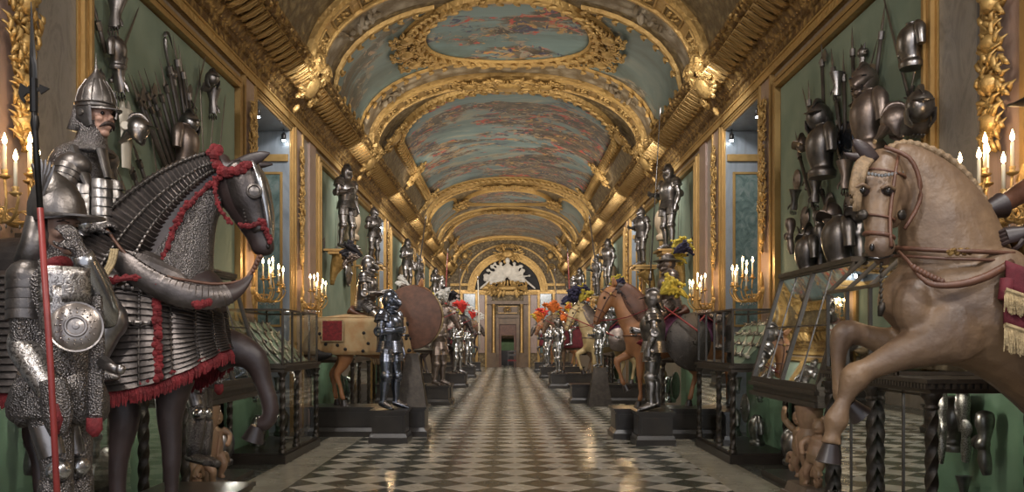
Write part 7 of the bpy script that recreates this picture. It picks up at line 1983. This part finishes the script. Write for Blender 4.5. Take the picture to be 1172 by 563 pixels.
# brown horse in cream cloth with leather neck guard
t = thing('caparisoned_horse', 'horse in spotted cream cloth with round brown leather neck guard and black tail', 'horse', (-2.36, 15.1, .50)); HB = horse
S = dict(STAND); horse(t, S, 'horse_brown', 'black_hair', voxel=.028)
mb = MB(); mb.loft([((.72, -.19, 1.52), .02, .02), ((.72, -.16, 1.52), .30, .34), ((.72, -.12, 1.52), .50, .54), ((.72, -.04, 1.52), .52, .56), ((.72, .12, 1.52), .50, .54), ((.72, .19, 1.52), .02, .02)], 36, (0, 0, 1))
ng = mb.build('neck_guard', 'leather', t, auto=40)
mb = MB()
for y in (-.115, .115): mb.tube([(.72+.52*math.cos(a), y*.5, 1.52+.53*math.sin(a)) for a in np.linspace(0, 2*PI, 40)], .016, 6)
mb.build('neck_guard_rim', 'gold_thread', ng, smooth=True)
mb = MB(); rows = []
for i in range(60):
    u = 2*PI*i/60; r = []
    for k in range(9):
        v = k/8; x = math.copysign(abs(math.cos(u))**.7, math.cos(u))*(.80+.06*v)-.12; y = math.copysign(abs(math.sin(u))**.8, math.sin(u))*(.36+.04*v+.012*math.sin(u*14)*v)
        r.append((x, y, 1.50-.62*v))
    rows.append(r)
mb.grid(rows, close_u=True)
rows = [[(-.12+(math.copysign(abs(math.cos(u))**.7, math.cos(u))*.80)*q, math.copysign(abs(math.sin(u))**.8, math.sin(u))*.36*q, 1.50+.10*(1-q)) for q in (1, .8, .5, .1)] for u in np.linspace(0, 2*PI, 60)]
mb.grid(rows)
rnd = random.Random(3)
for k in range(46):
    u = rnd.uniform(PI, 2*PI); v = rnd.uniform(.1, .9); x = math.copysign(abs(math.cos(u))**.7, math.cos(u))*(.80+.06*v)-.12; y = math.copysign(abs(math.sin(u))**.8, math.sin(u))*(.385+.04*v)
    mb.ball((x, y, 1.5-.62*v), (.03, .012, .03), 6, mi=1)
o = mb.build('caparison', ['cream_cloth', 'black_hair'], t, smooth=True); m_ = o.modifiers.new('t', 'SOLIDIFY'); m_.thickness = .015
mb = MB(); mb.plate([(-.75, -.41, 1.45), (-.42, -.43, 1.45), (-.42, -.44, 1.12), (-.75, -.42, 1.12)], (0, 1, 0), .02); mb.build('red_emblem', 'red_cloth', o)
mb = MB(); mb.plate([(-.77, -.40, 1.47), (-.40, -.42, 1.47), (-.40, -.43, 1.10), (-.77, -.41, 1.10)], (0, 1, 0), .012); mb.build('emblem_border', 'gold_thread', o)
mb = MB(); mb.tube([(-.80, 0, 1.36), (-.98, 0, 1.20), (-1.05, -.1, .98), (-.85, -.3, .86), (-.6, -.42, .88)], [.05, .10, .12, .10, .03], 10, sub=4); mb.build('tail_switch', 'black_hair', t, smooth=True)
saddle(t, -.1, 1.56)
cap = t
tr = thing('mounted_knight', 'knight in dark steel with grey plume behind helmet, riding the cream caparisoned horse', 'knight figure', (-2.46, 15.1, 2.13), 0)
knight(tr, std_pose(armL='rein', armR='rein', ast=True), (1, 0, 0), 'steel', 'steel_dark', 'close'); plume(tr, (-.05, 0, .95), (-.9, 0, .35), 'plume_black', .36, 14, 2); plume(tr, (-.08, -.05, .92), (-.9, -.2, .0), 'steel_brown', .30, 12, 5)
riderL = tr
# nearest pair, pale-horse side
plinth(2.28, 13.72, .56, .58, .52, 'square dark plinth under the squire knight with yellow plume')
kB = foot_knight('squire knight in bright steel with yellow plume, on the square plinth by the brown horse', (2.30, 13.72, .52), PI-.25, 'steel', 'side', 'hold', 'burgonet', [('plume_yellow', (-.6, -.2, .5), (-.08, .0, 1.72), .38)], hmat='steel_dark')
plinth(2.74, 14.75, 1.95, .78, .50, 'long dark plinth under the brown horse with the round shield')
S2 = dict(STAND)
t = thing('brown_horse', 'chestnut horse with leather bridle and red tassels, facing the aisle on its plinth', 'horse', (2.66, 14.75, .50), PI)
horse(t, S2, 'horse_brown', 'horse_dark', voxel=.028)
mb = MB(); mb.loft([((.42, 0, 1.50), .27, .20), ((.58, 0, 1.68), .24, .155), ((.70, 0, 1.86), .19, .12), ((.80, 0, 1.98), .12, .10)], 18, (0, 1, 0), sub=3, warp=lambda f, a: 1+.03*((f*9) % 1)); mb.xf(Matrix.Translation((-.06, 0, .04))); mb.build('crinet', 'leather', t, auto=35)
mb = MB()
for sg in (-1, 1):
    mb.tube([(-.15, sg*.38, 1.66), (.2, sg*.40, 1.38), (.42, sg*.36, 1.15)], .014, 6); mb.tube([(1.12, sg*.07, 1.45), (.7, sg*.25, 1.5), (.2, sg*.25, 1.7)], .009, 6, sub=3)
    for k in range(8): mb.tube([(.42, sg*.36, 1.15), (.40+.02*k, sg*.38, 1.0+.01*k)], .012, 5)
mb.build('red_tassel_rein', 'red_cloth', t, smooth=True)
saddle(t, -.1, 1.56, 'leather', 'cloth_purple')
brown = t
tr2 = thing('mounted_knight', 'knight in brown steel with wide brim helmet and yellow blue plumes, riding the chestnut horse', 'knight figure', (2.76, 14.75, 2.13), PI)
knight(tr2, std_pose(armL='rein', armR='hold', ast=True), (1, 0, 0), 'steel_brown', 'steel_dark', 'close')
mb = MB(); mb.lathe([(.10, .0), (.24, -.02), (.25, -.01), (.11, .03), (.10, .08)], (.06, 0, .84), 20); mb.build('helmet_brim', 'steel_dark', tr2, auto=40)
plume(tr2, (-.05, 0, .95), (-.5, -.3, .8), 'plume_yellow', .34, 14, 2); plume(tr2, (-.02, .08, .95), (-.9, .1, .6), 'plume_navy', .32, 12, 5); plume(tr2, (.0, -.12, .93), (-.8, -.5, .1), 'plume_yellow', .3, 10, 8)
o = put('shield', 'bronze', 'round_shield', 'big round dark steel shield with central boss on the flank of the chestnut horse', 'shield', (3.06, 14.24, 1.60), -PI/2, 0, 0, 1.72); o.matrix_basis = o.matrix_basis @ Matrix.Diagonal((.6, 1, 1, 1))
def lance(label, a, b_, mat='wood_shaft', r=.016):
    t = thing('lance', label, 'polearm', a); d = Vector(b_)-Vector(a); mb = MB(); mb.tube([(0, 0, 0), d*.2, d*.95], [r, r*1.4, r*.8], 8); mb.build('shaft', mat, t, smooth=True)
    mb = MB(); mb.loft([(d*.94, r*.8, r*.8), (d*.965, r*1.6, r), (d, .001, .001)], 8); mb.build('point', 'steel_dark', t, smooth=True)
    mb = MB(); u = d.normalized(); mb.lathe([(r, 0), (r*4.5, .02), (r*2.5, .10), (r, .18)], d*.2, 12, u); mb.build('hand_guard', 'steel', t, smooth=True); return t
lance('long dark lance rising upright from the rider of the chestnut horse', P(741, 372, 14.5), P(756, 120, 14.5), 'iron_black', .009)
lance('red lance slanting down across the chestnut horse towards the glass vitrine', P(835, 405, 13.5), P(752, 345, 14.3), 'red_paint', .014)
lance('white lance standing upright in the far row before the end wall, dark horse row', P(549, 400, 38), P(547, 315, 38), 'inlay_ivory', .03)
# following groups: copies with their own colours
def drop_child(root, nm):
    for c in [c for c in C.objects if c.parent == root and c.name.startswith(nm)]:
        for g in [g for g in C.objects if g.parent == c]: bpy.data.objects.remove(g)
        bpy.data.objects.remove(c)
def group(sd, y, k, nm, horse_mat, hair, pl, cap_src, kn_mat, scale=1.0, stand=True, hx=2.42, turn=0):
    row = 'dark horse row' if sd < 0 else 'pale horse row'; rz = 0 if sd < 0 else PI
    plinth(sd*(hx-.0), y, 1.95, .8, .50, 'long dark plinth of the %s mounted group, %s' % (nm, row))
    rz += turn
    h = dup(cap_src, (sd*hx, y, .50), rz, '%s horse of the %s mounted group, %s' % (horse_mat[0], nm, row))
    drop_child(h, 'neck_guard')
    recolour(h, {'horse_brown': horse_mat[1], 'black_hair': hair, 'horse_dark': hair, 'leather': 'leather' if k % 2 else 'steel_brown', 'cream_cloth': horse_mat[2], 'steel_brown': 'steel_dark'})
    for j, (m_, d, s_0) in enumerate(pl): plume(h, (.82+.0*j, (-.06, .07, 0)[j % 3], 2.12), d, m_, s_0, 14, j+k, 'horse_plume')
    r = dup(riderL if k % 2 else tr2, (sd*(hx+.1), y, 2.13), rz, 'rider in %s plate on the %s horse, %s' % (kn_mat[0], nm, row)); recolour(r, {'steel': kn_mat[1], 'steel_brown': kn_mat[1], 'plume_black': pl[0][0], 'plume_navy': pl[-1][0]})
    if stand:
        plinth(sd*1.75, y-.75, .56, .56, .50, 'square dark plinth of the %s standing knight, %s' % (nm, row))
        s_1 = dup(kA if (k+int(sd)) % 2 else kB, (sd*1.75, y-.75, .50), (-.4 if sd < 0 else PI+.4), '%s knight on foot before the %s horse, %s' % (kn_mat[0], nm, row)); recolour(s_1, {'steel_blue': kn_mat[1], 'steel': kn_mat[1], 'plume_yellow': pl[0][0]})
group(-1, 22.9, 1, 'second', ('white ribbed', 'steel_brown', 'inlay_ivory'), 'mane_tan', [('plume_white', (-.3, -.3, .9), .42), ('plume_black', (.35, .1, .9), .44)], cap, ('dull brown', 'steel_brown'))
group(-1, 31.2, 2, 'third', ('dark brown', 'horse_dark', 'red_cloth'), 'black_hair', [('plume_red', (-.1, -.2, .9), .5), ('plume_white', (.4, .1, .8), .45)], brown, ('bright', 'steel_bright'))
group(-1, 39.5, 3, 'fourth', ('tan', 'horse_tan', 'maroon_cloth'), 'mane_tan', [('plume_red', (.1, 0, .9), .5), ('plume_white', (.4, 0, .8), .5)], cap, ('silvery', 'steel_bright'))
group(-1, 47.0, 4, 'farthest', ('black', 'horse_dark', 'red_cloth'), 'black_hair', [('plume_white', (.1, 0, .9), .55)], brown, ('pale steel', 'steel'), stand=False)
group(1, 22.9, 2, 'second', ('cream', 'horse_cream', 'cream_cloth'), 'horse_cream', [('plume_navy', (.2, .1, .9), .50), ('plume_yellow', (-.4, -.1, .9), .46), ('plume_navy', (.7, 0, .5), .45)], brown, ('bright steel', 'steel_bright'), stand=False, hx=2.62, turn=.35)
group(1, 30.9, 3, 'third', ('tan barded', 'horse_tan', 'maroon_cloth'), 'mane_tan', [('plume_orange', (.2, 0, .9), .48), ('plume_orange', (-.4, -.1, .9), .46)], cap, ('silvery', 'steel_bright'))
group(1, 39.0, 4, 'fourth', ('brown', 'horse_brown', 'red_cloth'), 'black_hair', [('plume_red', (.1, 0, .9), .55), ('plume_orange', (.4, 0, .8), .5)], brown, ('bright', 'steel_bright'))
group(1, 47.0, 5, 'farthest', ('grey', 'steel_dark', 'maroon_cloth'), 'black_hair', [('plume_yellow', (.1, 0, .9), .6), ('plume_orange', (-.3, 0, .9), .5)], cap, ('dull steel', 'steel'), stand=False)
# tapering pillar support by the cream horse
bk = dup(kA, (2.28, 21.7, .98), PI+.6, 'small boy sized silvery armour on the tapering stand before the cream horse', sc=.66); recolour(bk, {'steel_blue': 'steel_bright'})
mb = MB(); mb.box((0, 0, .48), (.60, .50, .96), taper=.5); mb.build('support_post', 'bronze', None); o = C.objects['support_post'] if 'support_post' in C.objects else bpy.data.objects['support_post']; o.location = (2.28, 21.7, .0)
tag(o, 'dark tapering stand just in front of the cream horse plinth', 'stand')
mb = MB(); mb.box((0, 0, .45), (.50, .40, .90), taper=.4); o = mb.build('support_post', 'bronze'); o.location = (-1.62, 14.9, .50); tag(o, 'dark tapering support under the horse chest behind the blue steel knight', 'stand')
for sd in (-1, 1):
    row = 'dark horse row' if sd < 0 else 'pale horse row'
    for y, nm in ((22.9, 'second'), (31.1, 'third'), (39.3, 'fourth')):
        lance('upright lance carried by the %s rider, %s' % (nm, row), (sd*(2.25 if y != 22.9 else 2.5), y-.35, 1.9), (sd*2.1, y-.35, 4.9), 'wood_shaft' if y != 31.1 else 'red_paint', .018)
        put('shield', 'steel_brown' if sd > 0 else 'steel', 'round_shield', 'round shield at the flank of the %s horse, %s' % (nm, row), 'shield', (sd*2.85, y-.46, 1.65), -PI/2, 0, 0, 1.1)
        lance('lance slanting forward beside the %s horse, %s' % (nm, row), (sd*3.3, y-.5, 1.5), (sd*1.2, y-.55, 2.4), 'red_paint', .014)
# armours standing on brackets high on the walls
for sd in (-1, 1):
    side = 'dark horse side' if sd < 0 else 'pale horse side'
    for i, (y, zf, sc, nm, m_) in enumerate(((18.2, 3.50, .98, 'first', 'steel'), (21.9, 3.5, .80, 'second', 'steel_dark'), (29.2, 3.3, .95, 'third', 'steel'), (33.0, 3.3, .85, 'fourth', 'steel_dark'), (40.6, 3.3, .95, 'fifth', 'steel'), (44.2, 3.3, .9, 'sixth', 'steel_dark'))):
        k = dup(kA if i % 2 else kB, (sd*3.48, y, zf+.02), 0 if sd < 0 else PI, '%s armour standing high on a wall bracket, %s' % (nm, side), 'armours on wall brackets', sc)
        k.location.x = sd*3.36; drop_child(k, 'plume'); k.rotation_euler = (0, 0, (-.5 if sd < 0 else PI+.5)); recolour(k, {'steel_blue': m_, 'steel': m_, 'plume_yellow': 'steel_dark'})
        b_ = thing('gilt_bracket', 'gilt bracket under the %s high standing armour, %s' % (nm, side), 'bracket', (sd*3.42, y, zf-.42)); mb = MB(); mb.bb(-.34, .34, -.36, .36, .38, .42); mb.bb(-.26, .26, -.32, .32, .32, .38); mb.build('shelf', 'gold_plain', b_)
        mb = MB(); mb.loft([((sd*.24, 0, -.30), .04, .05), ((sd*.20, 0, -.05), .08, .14), ((sd*.08, 0, .2), .18, .24), ((0, 0, .33), .24, .30)], 14, (0, 1, 0), sub=2); mb.build('console', 'gold', b_, smooth=True)
    for i, y in enumerate((20.3, 30.4, 42.0)):
        put('cuirass', 'leather_pale', 'armour_bust', '%s pale half armour hanging between standing armours, %s' % (('first', 'second', 'third')[i], side), 'armour bust', (sd*3.64, y, 4.35 if i == 0 else 3.9), 0 if sd < 0 else PI, 0, 0, 1.4)
        put('shield', 'steel', 'round_shield', '%s round shield below the standing armours on the wall, %s' % (('first', 'second', 'third')[i], side), 'shield', (sd*3.74, y+.2, 3.2), 0 if sd < 0 else PI, 0, 0, 1.1)
    for i, (y, k_) in enumerate(((17.95, 'sword'), (19.4, 'sword'), (21.2, 'sword'), (23.3, 'sword'), (29.8, 'sword'), (31.2, 'sword'))):
        put('sword', 'steel_dark', 'sword', '%s sword on the far green panels counted from the aisle entrance, %s' % (('first', 'second', 'third', 'fourth', 'fifth', 'sixth')[i], side), 'sword', (sd*3.78, y, 3.7), 0 if sd < 0 else PI, .15*(-1)**i, 0, 1.3)
# chair and rope stand at the end door
t = thing('red_chair', 'small wooden chair with red seat standing in the end doorway', 'chair', (.25, EW-2.5, 0))
mb = MB(); mb.box((0, 0, .47), (.50, .46, .07)); mb.build('seat', 'red_cloth', t)
for x in (-.22, .22):
    for y in (-.2, .2): mb = MB(); mb.box((x, y, .22), (.045, .045, .44)); mb.build('leg', 'dark_wood', t)
mb = MB(); mb.box((0, .2, .80), (.50, .05, .12)); mb.box((0, .2, 1.02), (.50, .05, .08))
for x in (-.22, .22): mb.box((x, .2, .76), (.045, .045, .62))
mb.build('backrest', 'dark_wood', t)
t = thing('anteroom_cabinet', 'dim green lit cabinet seen through the end doorway', 'cabinet', (0, EW+4.3, 0)); mb = MB(); mb.box((0, 0, .5), (1.4, .5, 1.0)); mb.box((0, 0, 1.9), (1.5, .5, .08)); mb.box((-.7, 0, 1.4), (.05, .5, 1.0)); mb.box((.7, 0, 1.4), (.05, .5, 1.0)); mb.build('body', 'dark_wood', t)
mb = MB(); mb.box((0, .1, 1.4), (1.3, .1, .85)); mb.build('green_back', 'case_green', t)
light('anteroom_light', 'POINT', (0, EW+3, 2.9), 60, (1, .85, .6), shadow_soft_size=.05)
# ---------------------------------------------------------------- unseen fills added in mid-air beside the cornice, washing the hall
for sd in (-1, 1):
    for k, yy in enumerate((-.8, 3.2, 13.5, 19, 25.6, 31, 37, 43, 48.5)):
        e = HALL_FILL*(1 if yy > 0 else 1.3)
        l = light('window_lamp', 'AREA', (sd*2.95, yy, 5.9), e, (1, .90, .78), shape='DISK', size=.5)
        aim(l, (-sd*2.4, yy+4.5, 1.6))
        l = light('window_lamp', 'AREA', (sd*2.9, yy+.3, 5.85), e*.55, (.92, .93, 1), shape='DISK', size=.4)
        aim(l, (sd*2.6, yy+5.0, 1.5))

# lamps inside the cabinets, under the front edge of each table
for sd in (-1, 1):
    for (y, z, e) in ((6.45, 1.15, 5), (7.3, 1.15, 5), (8.8, .9, 4), (9.9, .9, 4), (12.2, 1.1, 4), (17.5, 1.1, 5), (7.3, 1.95, 5), (12.4, 1.9, 3)):
        light('case_lamp', 'POINT', (sd*3.12, y, z), e, (1, .93, .80), shadow_soft_size=.01)
